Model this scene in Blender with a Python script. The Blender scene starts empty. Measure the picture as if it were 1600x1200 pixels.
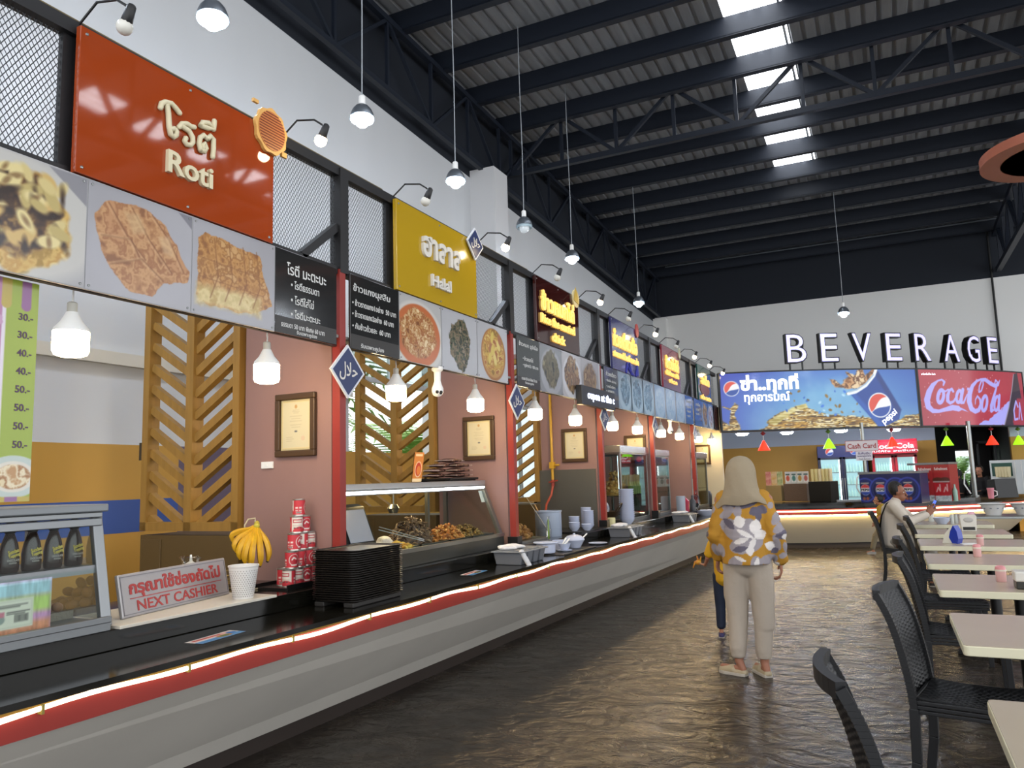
import bpy, bmesh, math, random
import numpy as np
from mathutils import Matrix, Vector
SC = bpy.context.scene
COL = SC.collection
PI = math.pi
R = math.radians

# ------------------------------------------------------------------ camera
camd = bpy.data.cameras.new('camera')
cam = bpy.data.objects.new('camera', camd)
COL.objects.link(cam)
SC.camera = cam
camd.sensor_width = 36.0
camd.lens = 27.0
camd.clip_end = 200
def cam_axes(f=1200.0, vpx=1385.0, roll=0.03, hy=749.0):
    a = Vector((0, hy - 600, f)); b = Vector((100, hy - 600 - roll * 100, f))
    n = a.cross(b).normalized()
    if n.y > 0: n = -n
    y = Vector((vpx - 800, hy - roll * (vpx - 800) - 600, f)).normalized()
    x = y.cross(n)
    return x, y, n
_x, _y, _z = cam_axes()
cam.matrix_world = Matrix(((_x.x, -_x.y, -_x.z, 0), (_y.x, -_y.y, -_y.z, 0), (_z.x, -_z.y, -_z.z, 1.5), (0, 0, 0, 1)))

# ------------------------------------------------------------------ world, exposure
SC.view_settings.view_transform = 'Standard'
SC.view_settings.look = 'None'
SC.view_settings.exposure = 0.5
SC.view_settings.gamma = 1.0
SC.view_settings.use_curve_mapping = False
W = bpy.data.worlds.new('daylight'); SC.world = W
W.use_nodes = True
_bg = W.node_tree.nodes['Background']
_bg.inputs[0].default_value = (0.95, 0.97, 1.0, 1)
_bg.inputs[1].default_value = 1.8

# ------------------------------------------------------------------ materials
def lin(c):
    if isinstance(c, str):
        c = [int(c[i:i + 2], 16) / 255 for i in (0, 2, 4)]
    return tuple(x / 12.92 if x <= 0.04045 else ((x + 0.055) / 1.055) ** 2.4 for x in c[:3])
MATS = {}
def mat(name, hexc, rough=0.5, metal=0.0, var=0.0, vscale=8.0, bump=0.0, bscale=40.0, emit=None, es=0.0, trans=0.0, alpha=1.0, stretch=None, coat=0.0, ior=1.45, var2=None):
    if name in MATS: return MATS[name]
    m = bpy.data.materials.new(name); m.use_nodes = True
    nt = m.node_tree; P = nt.nodes['Principled BSDF']
    c = lin(hexc) + (1,)
    P.inputs['Base Color'].default_value = c
    P.inputs['Roughness'].default_value = rough
    P.inputs['Metallic'].default_value = metal
    P.inputs['IOR'].default_value = ior
    if coat: P.inputs['Coat Weight'].default_value = coat; P.inputs['Coat Roughness'].default_value = 0.05
    if trans: P.inputs['Transmission Weight'].default_value = trans
    if alpha < 1: P.inputs['Alpha'].default_value = alpha
    if emit:
        P.inputs['Emission Color'].default_value = lin(emit) + (1,)
        P.inputs['Emission Strength'].default_value = es
    if var or bump:
        tc = nt.nodes.new('ShaderNodeTexCoord'); mp = nt.nodes.new('ShaderNodeMapping')
        nt.links.new(tc.outputs['Object'], mp.inputs[0])
        if stretch: mp.inputs['Scale'].default_value = stretch
        if var:
            n = nt.nodes.new('ShaderNodeTexNoise'); n.inputs['Scale'].default_value = vscale; n.inputs['Detail'].default_value = 5
            nt.links.new(mp.outputs[0], n.inputs['Vector'])
            r = nt.nodes.new('ShaderNodeValToRGB')
            r.color_ramp.elements[0].position = 0.3; r.color_ramp.elements[1].position = 0.7
            c2 = lin(var2) if var2 else tuple(x * (1 - var) for x in c[:3])
            r.color_ramp.elements[0].color = tuple(c2) + (1,)
            r.color_ramp.elements[1].color = tuple(min(1, x * (1 + (0 if var2 else var * 0.5))) for x in c[:3]) + (1,)
            nt.links.new(n.outputs['Fac'], r.inputs[0]); nt.links.new(r.outputs[0], P.inputs['Base Color'])
        if bump:
            n = nt.nodes.new('ShaderNodeTexNoise'); n.inputs['Scale'].default_value = bscale; n.inputs['Detail'].default_value = 4
            nt.links.new(mp.outputs[0], n.inputs['Vector'])
            b = nt.nodes.new('ShaderNodeBump'); b.inputs['Strength'].default_value = bump; b.inputs['Distance'].default_value = 0.02
            nt.links.new(n.outputs['Fac'], b.inputs['Height']); nt.links.new(b.outputs[0], P.inputs['Normal'])
    MATS[name] = m
    return m
def mat_print(name, rough=0.2, es=0.0, spec=0.5, keep=1.0):
    """printed sheet: colours come from the sheet's own colour attribute"""
    if name in MATS: return MATS[name]
    m = bpy.data.materials.new(name); m.use_nodes = True
    nt = m.node_tree; P = nt.nodes['Principled BSDF']
    a = nt.nodes.new('ShaderNodeVertexColor'); a.layer_name = 'Col'
    if keep < 1:
        mx = nt.nodes.new('ShaderNodeMix'); mx.data_type = 'RGBA'; mx.inputs[0].default_value = keep; mx.inputs[6].default_value = (0, 0, 0, 1)
        nt.links.new(a.outputs['Color'], mx.inputs[7]); nt.links.new(mx.outputs[2], P.inputs['Base Color'])
    else: nt.links.new(a.outputs['Color'], P.inputs['Base Color'])
    P.inputs['Roughness'].default_value = rough
    P.inputs['Specular IOR Level'].default_value = spec
    if es:
        nt.links.new(a.outputs['Color'], P.inputs['Emission Color']); P.inputs['Emission Strength'].default_value = es
    MATS[name] = m
    return m
def mat_glass(name='clear_glass', tint='eef6f4', gloss=0.12):
    if name in MATS: return MATS[name]
    m = bpy.data.materials.new(name); m.use_nodes = True
    nt = m.node_tree; nt.nodes.clear()
    o = nt.nodes.new('ShaderNodeOutputMaterial'); mx = nt.nodes.new('ShaderNodeMixShader')
    t = nt.nodes.new('ShaderNodeBsdfTransparent'); g = nt.nodes.new('ShaderNodeBsdfGlossy')
    t.inputs[0].default_value = lin(tint) + (1,); g.inputs['Roughness'].default_value = 0.02
    lw = nt.nodes.new('ShaderNodeLayerWeight'); lw.inputs[0].default_value = gloss * 2
    ma = nt.nodes.new('ShaderNodeMath'); ma.operation = 'MULTIPLY'; ma.inputs[1].default_value = 0.6
    nt.links.new(lw.outputs['Fresnel'], ma.inputs[0]); nt.links.new(ma.outputs[0], mx.inputs[0])
    nt.links.new(t.outputs[0], mx.inputs[1]); nt.links.new(g.outputs[0], mx.inputs[2]); nt.links.new(mx.outputs[0], o.inputs[0])
    MATS[name] = m
    return m
def mat_floor():
    m = bpy.data.materials.new('stamped_concrete'); m.use_nodes = True
    nt = m.node_tree; P = nt.nodes['Principled BSDF']; L = nt.links.new
    tc = nt.nodes.new('ShaderNodeTexCoord'); mp = nt.nodes.new('ShaderNodeMapping')
    L(tc.outputs['Object'], mp.inputs[0]); mp.inputs['Scale'].default_value = (0.95, 1.25, 1)
    n1 = nt.nodes.new('ShaderNodeTexNoise'); n1.inputs['Scale'].default_value = 2.2; n1.inputs['Detail'].default_value = 8; n1.inputs['Roughness'].default_value = 0.65; n1.inputs['Distortion'].default_value = 0.8
    L(mp.outputs[0], n1.inputs['Vector'])
    r = nt.nodes.new('ShaderNodeValToRGB'); e = r.color_ramp.elements
    e[0].position = 0.32; e[0].color = lin('1d1915') + (1,); e[1].position = 0.72; e[1].color = lin('3f372e') + (1,)
    L(n1.outputs['Fac'], r.inputs[0]); L(r.outputs[0], P.inputs['Base Color'])
    n2 = nt.nodes.new('ShaderNodeTexNoise'); n2.inputs['Scale'].default_value = 5.0; n2.inputs['Detail'].default_value = 6; n2.inputs['Distortion'].default_value = 1.2
    L(mp.outputs[0], n2.inputs['Vector'])
    b = nt.nodes.new('ShaderNodeBump'); b.inputs['Strength'].default_value = 0.55; b.inputs['Distance'].default_value = 0.05
    L(n2.outputs['Fac'], b.inputs['Height']); L(b.outputs[0], P.inputs['Normal'])
    rr = nt.nodes.new('ShaderNodeMapRange'); rr.inputs['To Min'].default_value = 0.16; rr.inputs['To Max'].default_value = 0.36
    P.inputs['Specular IOR Level'].default_value = 0.36
    L(n1.outputs['Fac'], rr.inputs['Value']); L(rr.outputs[0], P.inputs['Roughness'])
    return m

# ------------------------------------------------------------------ object helpers
def tag(o, label=None, cat=None, group=None, kind=None):
    if label: o['label'] = label
    if cat: o['category'] = cat
    if group: o['group'] = group
    if kind: o['kind'] = kind
    return o
BAS = {'L': Matrix(((0, 0, 1), (1, 0, 0), (0, 1, 0))),      # reads along +Y, faces +X (stall fronts)
       'F': Matrix(((1, 0, 0), (0, 0, -1), (0, 1, 0))),     # reads along +X, faces -Y
       'W': Matrix(((0, 0, 1), (1, 0, 0), (0, 1, 0)))}
def place(o, loc, rotz=0, basis=None):
    m = Matrix.Translation(loc) @ Matrix.Rotation(rotz, 4, 'Z')
    if basis: m = m @ BAS[basis].to_4x4()
    o.matrix_world = m
    return o
def thing(name, label, cat, loc=(0, 0, 0), rotz=0, group=None, basis=None):
    o = bpy.data.objects.new(name, None); COL.objects.link(o)
    o.empty_display_size = 0.1
    place(o, loc, rotz, basis)
    return tag(o, label, cat, group)
def dup(root, loc, rotz=0, label=None, group=None, basis=None, scale=None):
    r = root.copy(); COL.objects.link(r)
    place(r, loc, rotz, basis)
    if scale: r.scale = scale
    if label: r['label'] = label
    if group: r['group'] = group
    for ch in list(root.children):
        c = ch.copy(); COL.objects.link(c); c.parent = r; c.matrix_parent_inverse.identity()
        for g in list(ch.children):
            d = g.copy(); COL.objects.link(d); d.parent = c; d.matrix_parent_inverse.identity()
    return r
_TXT = {}
def text_mesh(body, bold=0.0):
    k = (body, bold)
    if k not in _TXT:
        c = bpy.data.curves.new('t', 'FONT'); c.body = body; c.resolution_u = 3; c.offset = bold
        o = bpy.data.objects.new('t', c); COL.objects.link(o)
        dg = bpy.context.evaluated_depsgraph_get(); dg.update()
        me = bpy.data.meshes.new_from_object(o.evaluated_get(dg))
        bm = bmesh.new(); bm.from_mesh(me)
        bmesh.ops.remove_doubles(bm, verts=bm.verts, dist=1e-5)
        bmesh.ops.dissolve_limit(bm, angle_limit=0.02, verts=bm.verts, edges=bm.edges)
        v = [tuple(p.co) for p in bm.verts]; bm.verts.index_update()
        f = [tuple(q.index for q in p.verts) for p in bm.faces]
        e = [tuple(q.index for q in x.verts) for x in bm.edges if len(x.link_faces) == 1]
        ed = []
        for x in bm.edges:
            if len(x.link_faces) == 1:
                lp = x.link_loops[0]; ed.append((lp.vert.index, lp.link_loop_next.vert.index))
        bm.free(); bpy.data.objects.remove(o); bpy.data.meshes.remove(me); bpy.data.curves.remove(c)
        _TXT[k] = (v, f, ed)
    return _TXT[k]
class MB:
    def __init__(s): s.v = []; s.f = []; s.M = None
    def add(s, v, f):
        b = len(s.v)
        s.v += [tuple(s.M @ Vector(p)) for p in v] if s.M is not None else [tuple(p) for p in v]
        s.f += [tuple(i + b for i in q) for q in f]
        return s
    def box(s, x0, y0, z0, x1, y1, z1):
        if x0 > x1: x0, x1 = x1, x0
        if y0 > y1: y0, y1 = y1, y0
        if z0 > z1: z0, z1 = z1, z0
        return s.add([(x0, y0, z0), (x1, y0, z0), (x1, y1, z0), (x0, y1, z0), (x0, y0, z1), (x1, y0, z1), (x1, y1, z1), (x0, y1, z1)],
                     [(3, 2, 1, 0), (4, 5, 6, 7), (0, 1, 5, 4), (1, 2, 6, 5), (2, 3, 7, 6), (3, 0, 4, 7)])
    def bar(s, p0, p1, w, h=None, up=(0, 0, 1)):
        p0, p1 = Vector(p0), Vector(p1); h = h or w
        d = (p1 - p0).normalized(); u = Vector(up)
        if abs(d.dot(u)) > 0.99: u = Vector((0, 1, 0))
        a = d.cross(u).normalized() * (w / 2); b = a.cross(d).normalized() * (h / 2)
        v = [p + sa * a + sb * b for p in (p0, p1) for sa, sb in ((-1, -1), (1, -1), (1, 1), (-1, 1))]
        return s.add(v, [(0, 1, 2, 3), (7, 6, 5, 4), (1, 0, 4, 5), (2, 1, 5, 6), (3, 2, 6, 7), (0, 3, 7, 4)])
    def tube(s, pts, r, n=8, closed=False):
        pts = [Vector(p) for p in pts]; N = len(pts); rs = r if isinstance(r, (list, tuple)) else [r] * N
        v = []; f = []; u = None
        for i, p in enumerate(pts):
            a = pts[(i - 1) % N] if (closed or i) else p; b = pts[(i + 1) % N] if (closed or i < N - 1) else p
            d = (b - a).normalized()
            if u is None: u = d.orthogonal().normalized()
            u = (u - d * u.dot(d)).normalized(); w = d.cross(u)
            v += [p + rs[i] * (math.cos(2 * PI * k / n) * u + math.sin(2 * PI * k / n) * w) for k in range(n)]
        for i in range(N if closed else N - 1):
            j = (i + 1) % N
            for k in range(n): f.append((i * n + k, i * n + (k + 1) % n, j * n + (k + 1) % n, j * n + k))
        if not closed: f += [tuple(range(n - 1, -1, -1)), tuple(range((N - 1) * n, N * n))]
        return s.add(v, f)
    def lathe(s, prof, n=24, c=(0, 0, 0)):
        v = []; f = []
        for r, z in prof: v += [(c[0] + r * math.cos(2 * PI * k / n), c[1] + r * math.sin(2 * PI * k / n), c[2] + z) for k in range(n)]
        for i in range(len(prof) - 1):
            for k in range(n): f.append((i * n + k, i * n + (k + 1) % n, (i + 1) * n + (k + 1) % n, (i + 1) * n + k))
        if prof[0][0] > 1e-4: f.append(tuple(range(n - 1, -1, -1)))
        if prof[-1][0] > 1e-4: f.append(tuple(range((len(prof) - 1) * n, len(prof) * n)))
        return s.add(v, f)
    def prism(s, poly, a, b, ax='z'):
        """polygon (counter-clockwise) extruded along an axis from a to b"""
        n = len(poly)
        mk = {'z': lambda p, t: (p[0], p[1], t), 'y': lambda p, t: (p[0], t, p[1]), 'x': lambda p, t: (t, p[0], p[1])}[ax]
        v = [mk(p, a) for p in poly] + [mk(p, b) for p in poly]
        return s.add(v, [tuple(range(n - 1, -1, -1)), tuple(range(n, 2 * n))] + [(i, (i + 1) % n, n + (i + 1) % n, n + i) for i in range(n)])
    def ball(s, c, rx, ry=None, rz=None, n=12, m=8, rot=None):
        ry = rx if ry is None else ry; rz = rx if rz is None else rz
        v = []; f = []; q = rot or Matrix.Identity(3)
        for i in range(m + 1):
            t = PI * i / m
            for k in range(n):
                p = q @ Vector((rx * math.sin(t) * math.cos(2 * PI * k / n), ry * math.sin(t) * math.sin(2 * PI * k / n), -rz * math.cos(t)))
                v.append((c[0] + p.x, c[1] + p.y, c[2] + p.z))
        for i in range(m):
            for k in range(n): f.append((i * n + k, i * n + (k + 1) % n, (i + 1) * n + (k + 1) % n, (i + 1) * n + k))
        return s.add(v, f)
    def cap(s, p0, p1, r0, r1=None, n=10):
        r1 = r0 if r1 is None else r1
        p0, p1 = Vector(p0), Vector(p1); d = (p1 - p0); L = d.length
        if L < 1e-6: return s.ball(p0, r0)
        d /= L; pts = []; rs = []
        for t in (-90, -55, -25): pts.append(p0 + d * r0 * math.sin(R(t))); rs.append(max(1e-4, r0 * math.cos(R(t))))
        for t in (25, 55, 90): pts.append(p1 + d * r1 * math.sin(R(t))); rs.append(max(1e-4, r1 * math.cos(R(t))))
        return s.tube(pts, rs, n)
    def text(s, body, x, y, h, depth=0.004, z=0.0, align='c', bold=0.0, w=None, sx=1.0, rot=0.0):
        """lettering on the local xy plane; h = height of the whole run's box, w = forced width"""
        v, f, ed = text_mesh(body, bold)
        if not v: return s
        x0 = min(p[0] for p in v); x1 = max(p[0] for p in v); y0 = min(p[1] for p in v); y1 = max(p[1] for p in v)
        k = h / (y1 - y0); kx = (w / (x1 - x0)) if w else k * sx
        ox = {'c': -(x0 + x1) / 2, 'l': -x0, 'r': -x1}[align]; oy = -(y0 + y1) / 2
        cr, sr = math.cos(rot), math.sin(rot)
        def tr(p, zz):
            a = (p[0] + ox) * kx; b = (p[1] + oy) * k
            return (x + a * cr - b * sr, y + a * sr + b * cr, zz)
        n = len(v)
        vv = [tr(p, z + depth) for p in v] + [tr(p, z) for p in v]
        return s.add(vv, list(f) + [(b, a, a + n, b + n) for a, b in ed])
    def ob(s, name, m, parent=None, smooth=None, bevel=0.0, seg=2):
        me = bpy.data.meshes.new(name)
        me.from_pydata(s.v, [], s.f); me.validate(); me.update()
        o = bpy.data.objects.new(name, me); COL.objects.link(o)
        if m: me.materials.append(m)
        if smooth is not None:
            me.shade_smooth(); me.set_sharp_from_angle(angle=R(smooth))
        if bevel:
            b = o.modifiers.new('bevel', 'BEVEL'); b.width = bevel; b.segments = seg; b.limit_method = 'ANGLE'
        if parent: o.parent = parent
        return o
def struct(name, mb, m, label=None, smooth=None, bevel=0):
    o = mb.ob(name, m, None, smooth, bevel); o['kind'] = 'structure'
    if label: o['label'] = label
    return o
def one(name, mb, m, label, cat, loc=(0, 0, 0), rotz=0, group=None, basis=None, smooth=None, bevel=0):
    o = mb.ob(name, m, None, smooth, bevel); place(o, loc, rotz, basis)
    return tag(o, label, cat, group)
def blob(mb, voxel=0.012, it=4, disp=None):
    """fuse overlapping closed shapes into ONE continuous skin; returns an MB"""
    me = bpy.data.meshes.new('b'); me.from_pydata(mb.v, [], mb.f); me.update()
    bm = bmesh.new(); bm.from_mesh(me); bmesh.ops.recalc_face_normals(bm, faces=bm.faces); bm.to_mesh(me); bm.free()
    o = bpy.data.objects.new('b', me); COL.objects.link(o)
    r = o.modifiers.new('r', 'REMESH'); r.mode = 'VOXEL'; r.voxel_size = voxel
    if it: k = o.modifiers.new('s', 'SMOOTH'); k.factor = 0.5; k.iterations = it
    dg = bpy.context.evaluated_depsgraph_get(); dg.update()
    m2 = bpy.data.meshes.new_from_object(o.evaluated_get(dg))
    out = MB(); out.v = [tuple(p.co) for p in m2.vertices]; out.f = [tuple(p.vertices) for p in m2.polygons]
    bpy.data.objects.remove(o); bpy.data.meshes.remove(me); bpy.data.meshes.remove(m2)
    return out
def set_colors(o, cols):
    """cols: (n,3) sRGB per vertex"""
    c = np.clip(np.asarray(cols, float), 0, 1)
    c = np.where(c <= 0.04045, c / 12.92, ((c + 0.055) / 1.055) ** 2.4)
    a = o.data.color_attributes.new('Col', 'FLOAT_COLOR', 'POINT')
    a.data.foreach_set('color', np.c_[c, np.ones(len(c))].astype(np.float32).ravel())
# ------------------------------------------------------------------ prints (pictures on posters, packets, lightboxes)
def h2(c): return np.array([int(c[i:i + 2], 16) / 255 for i in (0, 2, 4)])
class Pic:
    """a picture painted cell by cell; coordinates in metres, origin bottom left"""
    def __init__(s, w, h, px, bg='ffffff', seed=0):
        s.w, s.h = w, h; s.nx = max(2, int(w / px)); s.ny = max(2, int(h / px))
        s.X, s.Y = np.meshgrid(np.linspace(0, w, s.nx), np.linspace(0, h, s.ny))
        s.c = np.ones((s.ny, s.nx, 3)) * h2(bg); s.rng = np.random.RandomState(seed); s.px = px
    def noise(s, sc, oct=4, dx=1.0, dy=1.0):
        out = 0; amp = 1; tot = 0
        for o in range(oct):
            f = 2 ** o / sc
            g = s.rng.rand(int(s.h * f * dy) + 3, int(s.w * f * dx) + 3)
            x = s.X * f * dx; y = s.Y * f * dy
            i = x.astype(int); j = y.astype(int); u = x - i; v = y - j
            u = u * u * (3 - 2 * u); v = v * v * (3 - 2 * v)
            out = out + amp * ((g[j, i] * (1 - u) + g[j, i + 1] * u) * (1 - v) + (g[j + 1, i] * (1 - u) + g[j + 1, i + 1] * u) * v)
            tot += amp; amp *= 0.55
        return out / tot
    def put(s, a, col):
        a = np.clip(a, 0, 1)[..., None]
        s.c = s.c * (1 - a) + (h2(col) if isinstance(col, str) else col) * a
        return s
    def soft(s, d, e=None): e = e or s.px * 0.7; return np.clip(0.5 - d / (2 * e), 0, 1)
    def ell(s, cx, cy, rx, ry, col, ang=0, e=None, a=1.0, wob=None):
        x = s.X - cx; y = s.Y - cy; ca, sa = math.cos(ang), math.sin(ang)
        u = (x * ca + y * sa) / rx; v = (-x * sa + y * ca) / ry
        d = (np.sqrt(u * u + v * v) - 1) * min(rx, ry)
        if wob is not None: d = d + wob
        return s.put(s.soft(d, e) * a, col)
    def poly(s, pts, col, e=None, a=1.0, wob=None):
        d = np.full(s.X.shape, 1e9); ins = np.zeros(s.X.shape, bool); n = len(pts)
        for i in range(n):
            (x0, y0), (x1, y1) = pts[i], pts[(i + 1) % n]
            ex, ey = x1 - x0, y1 - y0; t = np.clip(((s.X - x0) * ex + (s.Y - y0) * ey) / (ex * ex + ey * ey + 1e-12), 0, 1)
            d = np.minimum(d, np.hypot(s.X - x0 - t * ex, s.Y - y0 - t * ey))
            if y0 != y1:
                ins ^= ((y0 > s.Y) != (y1 > s.Y)) & (s.X < (x1 - x0) * (s.Y - y0) / (y1 - y0) + x0)
        d = np.where(ins, -d, d)
        if wob is not None: d = d + wob
        return s.put(s.soft(d, e) * a, col)
    def line(s, pts, r, col, e=None, a=1.0):
        d = np.full(s.X.shape, 1e9); n = len(pts)
        rs = r if isinstance(r, (list, tuple)) else [r] * n
        for i in range(n - 1):
            (x0, y0), (x1, y1) = pts[i], pts[i + 1]
            ex, ey = x1 - x0, y1 - y0; t = np.clip(((s.X - x0) * ex + (s.Y - y0) * ey) / (ex * ex + ey * ey + 1e-12), 0, 1)
            d = np.minimum(d, np.hypot(s.X - x0 - t * ex, s.Y - y0 - t * ey) - (rs[i] * (1 - t) + rs[i + 1] * t))
        return s.put(s.soft(d, e) * a, col)
    def rect(s, x0, y0, x1, y1, col, e=None, a=1.0): return s.poly([(x0, y0), (x1, y0), (x1, y1), (x0, y1)], col, e, a)
    def mix(s, mask, pal, sc, dx=1, dy=1):
        """fill a mask with a palette chosen by noise"""
        n = s.noise(sc, 4, dx, dy); n = np.clip(((n - n.min()) / (n.max() - n.min() + 1e-9) - .5) * 1.7 + .5, 0, .9999) * (len(pal) - 1)
        P = np.array([h2(p) for p in pal]); i = np.clip(n.astype(int), 0, len(pal) - 2); t = (n - i)[..., None]
        t = t * t * (3 - 2 * t)
        return s.put(mask, P[i] * (1 - t) + P[i + 1] * t)
    def grid(s, curve=None):
        v = np.c_[s.X.ravel(), s.Y.ravel(), np.zeros(s.X.size)]
        nx, ny = s.nx, s.ny; k = np.arange((ny - 1) * (nx - 1)); i = k // (nx - 1) * nx + k % (nx - 1)
        f = np.c_[i, i + 1, i + nx + 1, i + nx]
        return v, f
    def ob(s, name, m, parent=None, off=(0, 0, 0), warp=None):
        v, f = s.grid(); v = v + np.array(off)
        if warp: v = np.array([warp(p) for p in v])
        me = bpy.data.meshes.new(name); me.from_pydata(v.tolist(), [], f.tolist()); me.update()
        o = bpy.data.objects.new(name, me); COL.objects.link(o); me.materials.append(m)
        set_colors(o, s.c.reshape(-1, 3))
        if parent: o.parent = parent
        return o
# ================================================================== MATERIALS USED IN MANY PLACES
M_white = mat('white_wall', 'c3c6c9', 0.7, var=0.06, vscale=0.6, stretch=(1, 1, 0.3))
M_black_wall = mat('black_wall', '171d27', 0.75)
M_steel = mat('navy_steel', '161d29', 0.5)
M_blacksteel = mat('black_steel', '1d1d1f', 0.45)
M_ochre = mat('ochre_paint', 'b58a3c', 0.6, var=0.05, vscale=1.5)
M_greyblue = mat('grey_blue_paint', 'a9b4c6', 0.7)
M_pink = mat('dusty_pink_paint', '93726b', 0.55, var=0.10, vscale=2.0, stretch=(1, 1, .5))
M_cream = mat('cream_paint', 'd9cbab', 0.6)
M_purple = mat('grey_purple_paint', '5d5266', 0.6)
M_blueband = mat('blue_paint', '2c4c92', 0.5)
M_red = mat('red_paint', '8e2f28', 0.4, var=0.08, vscale=3)
M_granite = mat('black_granite', '14130f', 0.12, var=0.3, vscale=60)
M_panel = mat('white_laminate', 'd6d1c7', 0.45, var=0.08, vscale=1.2)
M_creampanel = mat('cream_laminate', 'd8d0bd', 0.45)
M_kick = mat('brown_kickboard', '2a211c', 0.55)
M_led = mat('warm_led', 'fff2d8', 0.4, emit='fff0cf', es=3.2)
M_led2 = mat('warm_led_under', 'fff2d8', 0.4, emit='ffe6ae', es=7.0)
M_led3 = mat('under_counter_led', 'fff2d8', 0.4, emit='ffe2a0', es=30)
M_gold = mat('gold_edge', 'b78a3e', 0.3, 0.8)
M_wood = mat('tan_wood', '9a7434', 0.55, var=0.15, vscale=4, stretch=(6, 6, .6))
M_alu = mat('brushed_aluminium', '85888a', 0.36, 0.8)
M_sst = mat('stainless_steel', '8f9290', 0.28, 0.9)
M_dsst = mat('dull_stainless_sheet', '77776f', 0.38, 0.7)
M_glass = mat_glass()
M_plwhite = mat('white_plastic', 'e9e9e6', 0.35)
M_plblack = mat('black_plastic', '121212', 0.4)
M_ceram = mat('pale_blue_melamine', 'c3cbe0', 0.2)
M_paper = mat('paper', 'efece2', 0.7)
M_print = mat_print('glossy_print', 0.22)
M_matprint = mat_print('matt_print', 0.55)
M_lightbox = mat_print('backlit_print', 0.12, es=0.62, keep=.25)
M_towel = mat('white_towel', 'dddcdd', 0.95, bump=0.5, bscale=120)
M_skin = mat('skin', 'a8745a', 0.55, var=0.06, vscale=6)
M_hairblack = mat('black_hair', '15110f', 0.5, bump=0.4, bscale=90)

# ================================================================== THE HALL
WZ = lambda y: 6.66 - 0.045 * y            # where the white of the left wall ends
RZ = lambda y: 8.0 - 0.04 * y              # underside of the roof
Y0, YB = -4.0, 20.8
struct('floor', MB().box(-5.7, Y0, -0.1, 12, 27, 0.0), mat_floor(), 'dark stamped concrete floor')
def quadwall(x, ya, yb, za, zb, t=-0.15):
    m = MB(); zb = zb if callable(zb) else (lambda y, q=zb: q); za = za if callable(za) else (lambda y, q=za: q)
    v = []
    for xx in (x, x + t):
        v += [(xx, ya, za(ya)), (xx, yb, za(yb)), (xx, yb, zb(yb)), (xx, ya, zb(ya))]
    return m.add(v, [(0, 1, 2, 3), (7, 6, 5, 4), (1, 0, 4, 5), (2, 1, 5, 6), (3, 2, 6, 7), (0, 3, 7, 4)])
XW = -5.5
# left wall: ochre dado, white above, black top; two openings for windows
wl = MB()
for a in ((Y0, 7.1, 1.87, 2.75), (8.9, 11.0, 1.87, 2.75), (12.9, YB, 1.87, 2.75), (Y0, 7.1, 2.75, 3.4), (8.9, YB, 2.75, 3.4)):
    wl.add(*(lambda q: (q.v, q.f))(quadwall(XW, *a)))
wl.add(*(lambda q: (q.v, q.f))(quadwall(XW, Y0, YB, 3.4, WZ)))
struct('wall_left', wl, M_white, 'white side wall above the stalls')
od = MB()
for a in ((Y0, 4.75, 0, 1.17), (Y0, 4.75, 1.43, 1.87), (6.6, 11.0, 0, 1.87), (11.0, 12.9, 0, 1.1), (12.9, YB, 0, 1.87)):
    q = quadwall(XW, *a); od.add(q.v, q.f)
struct('wall_left_dado', od, M_ochre, 'ochre lower part of the side wall')
struct('trim_1', quadwall(XW + .002, Y0, 4.75, 1.17, 1.43), M_blueband, 'blue painted band on the ochre wall')
struct('wall_left_recess', quadwall(XW, 4.75, 6.6, 0, 1.87), M_purple, 'grey purple painted wall behind the first lattice')
struct('wall_left_upper', quadwall(XW, Y0, YB, WZ, RZ), M_black_wall, 'black painted strip above the white side wall')
struct('trim_2', MB().bar((XW + .03, Y0, 2.55), (XW + .03, 7.1, 2.55), .06, .10), mat('wall_trim_white', 'c8c4b8', .6), 'pale moulding along the kitchen wall')
struct('trim_3', MB().box(XW, 10.15, 1.9, XW + .42, 10.62, WZ(10.4) + .12), mat('pilaster_white', 'c9cacc', .7), 'white pilaster on the side wall')
# back wall
struct('wall_back', MB().box(XW, YB, 2.9, 12, YB + .2, 5.86).box(XW, YB, 2.13, 1.1, YB + .2, 2.9).box(2.6, YB, 2.13, 12, YB + .2, 2.9)
       .box(XW, YB - .18, 3.3, -5.15, YB, 5.80), mat('back_wall_brightened', 'e6e6e3', .8), 'white wall behind the beverage island')  # white lightened against the side wall, standing in for light that falls here
struct('wall_back_upper', MB().box(XW, YB, 5.86, 12, YB + .2, 7.4), M_black_wall, 'black upper part of the back wall')
struct('wall_back_band', MB().box(-5.3, YB - .012, 2.13, 1.1, YB, 3.2).box(2.6, YB - .012, 2.13, 12, YB, 3.2), M_greyblue, 'pale blue grey band of the back wall')
struct('wall_back_dado', MB().box(XW, YB - .014, 0, 1.1, YB + .2, 2.13).box(2.6, YB - .014, 0, 12, YB + .2, 2.13), M_ochre, 'ochre lower part of the back wall')
struct('trim_4', MB().box(-4.45, YB - .35, 0, -4.05, YB - .015, 2.13), mat('ochre_pilaster', '94722f', .6), 'ochre pilaster in the corner of the back wall')
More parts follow.
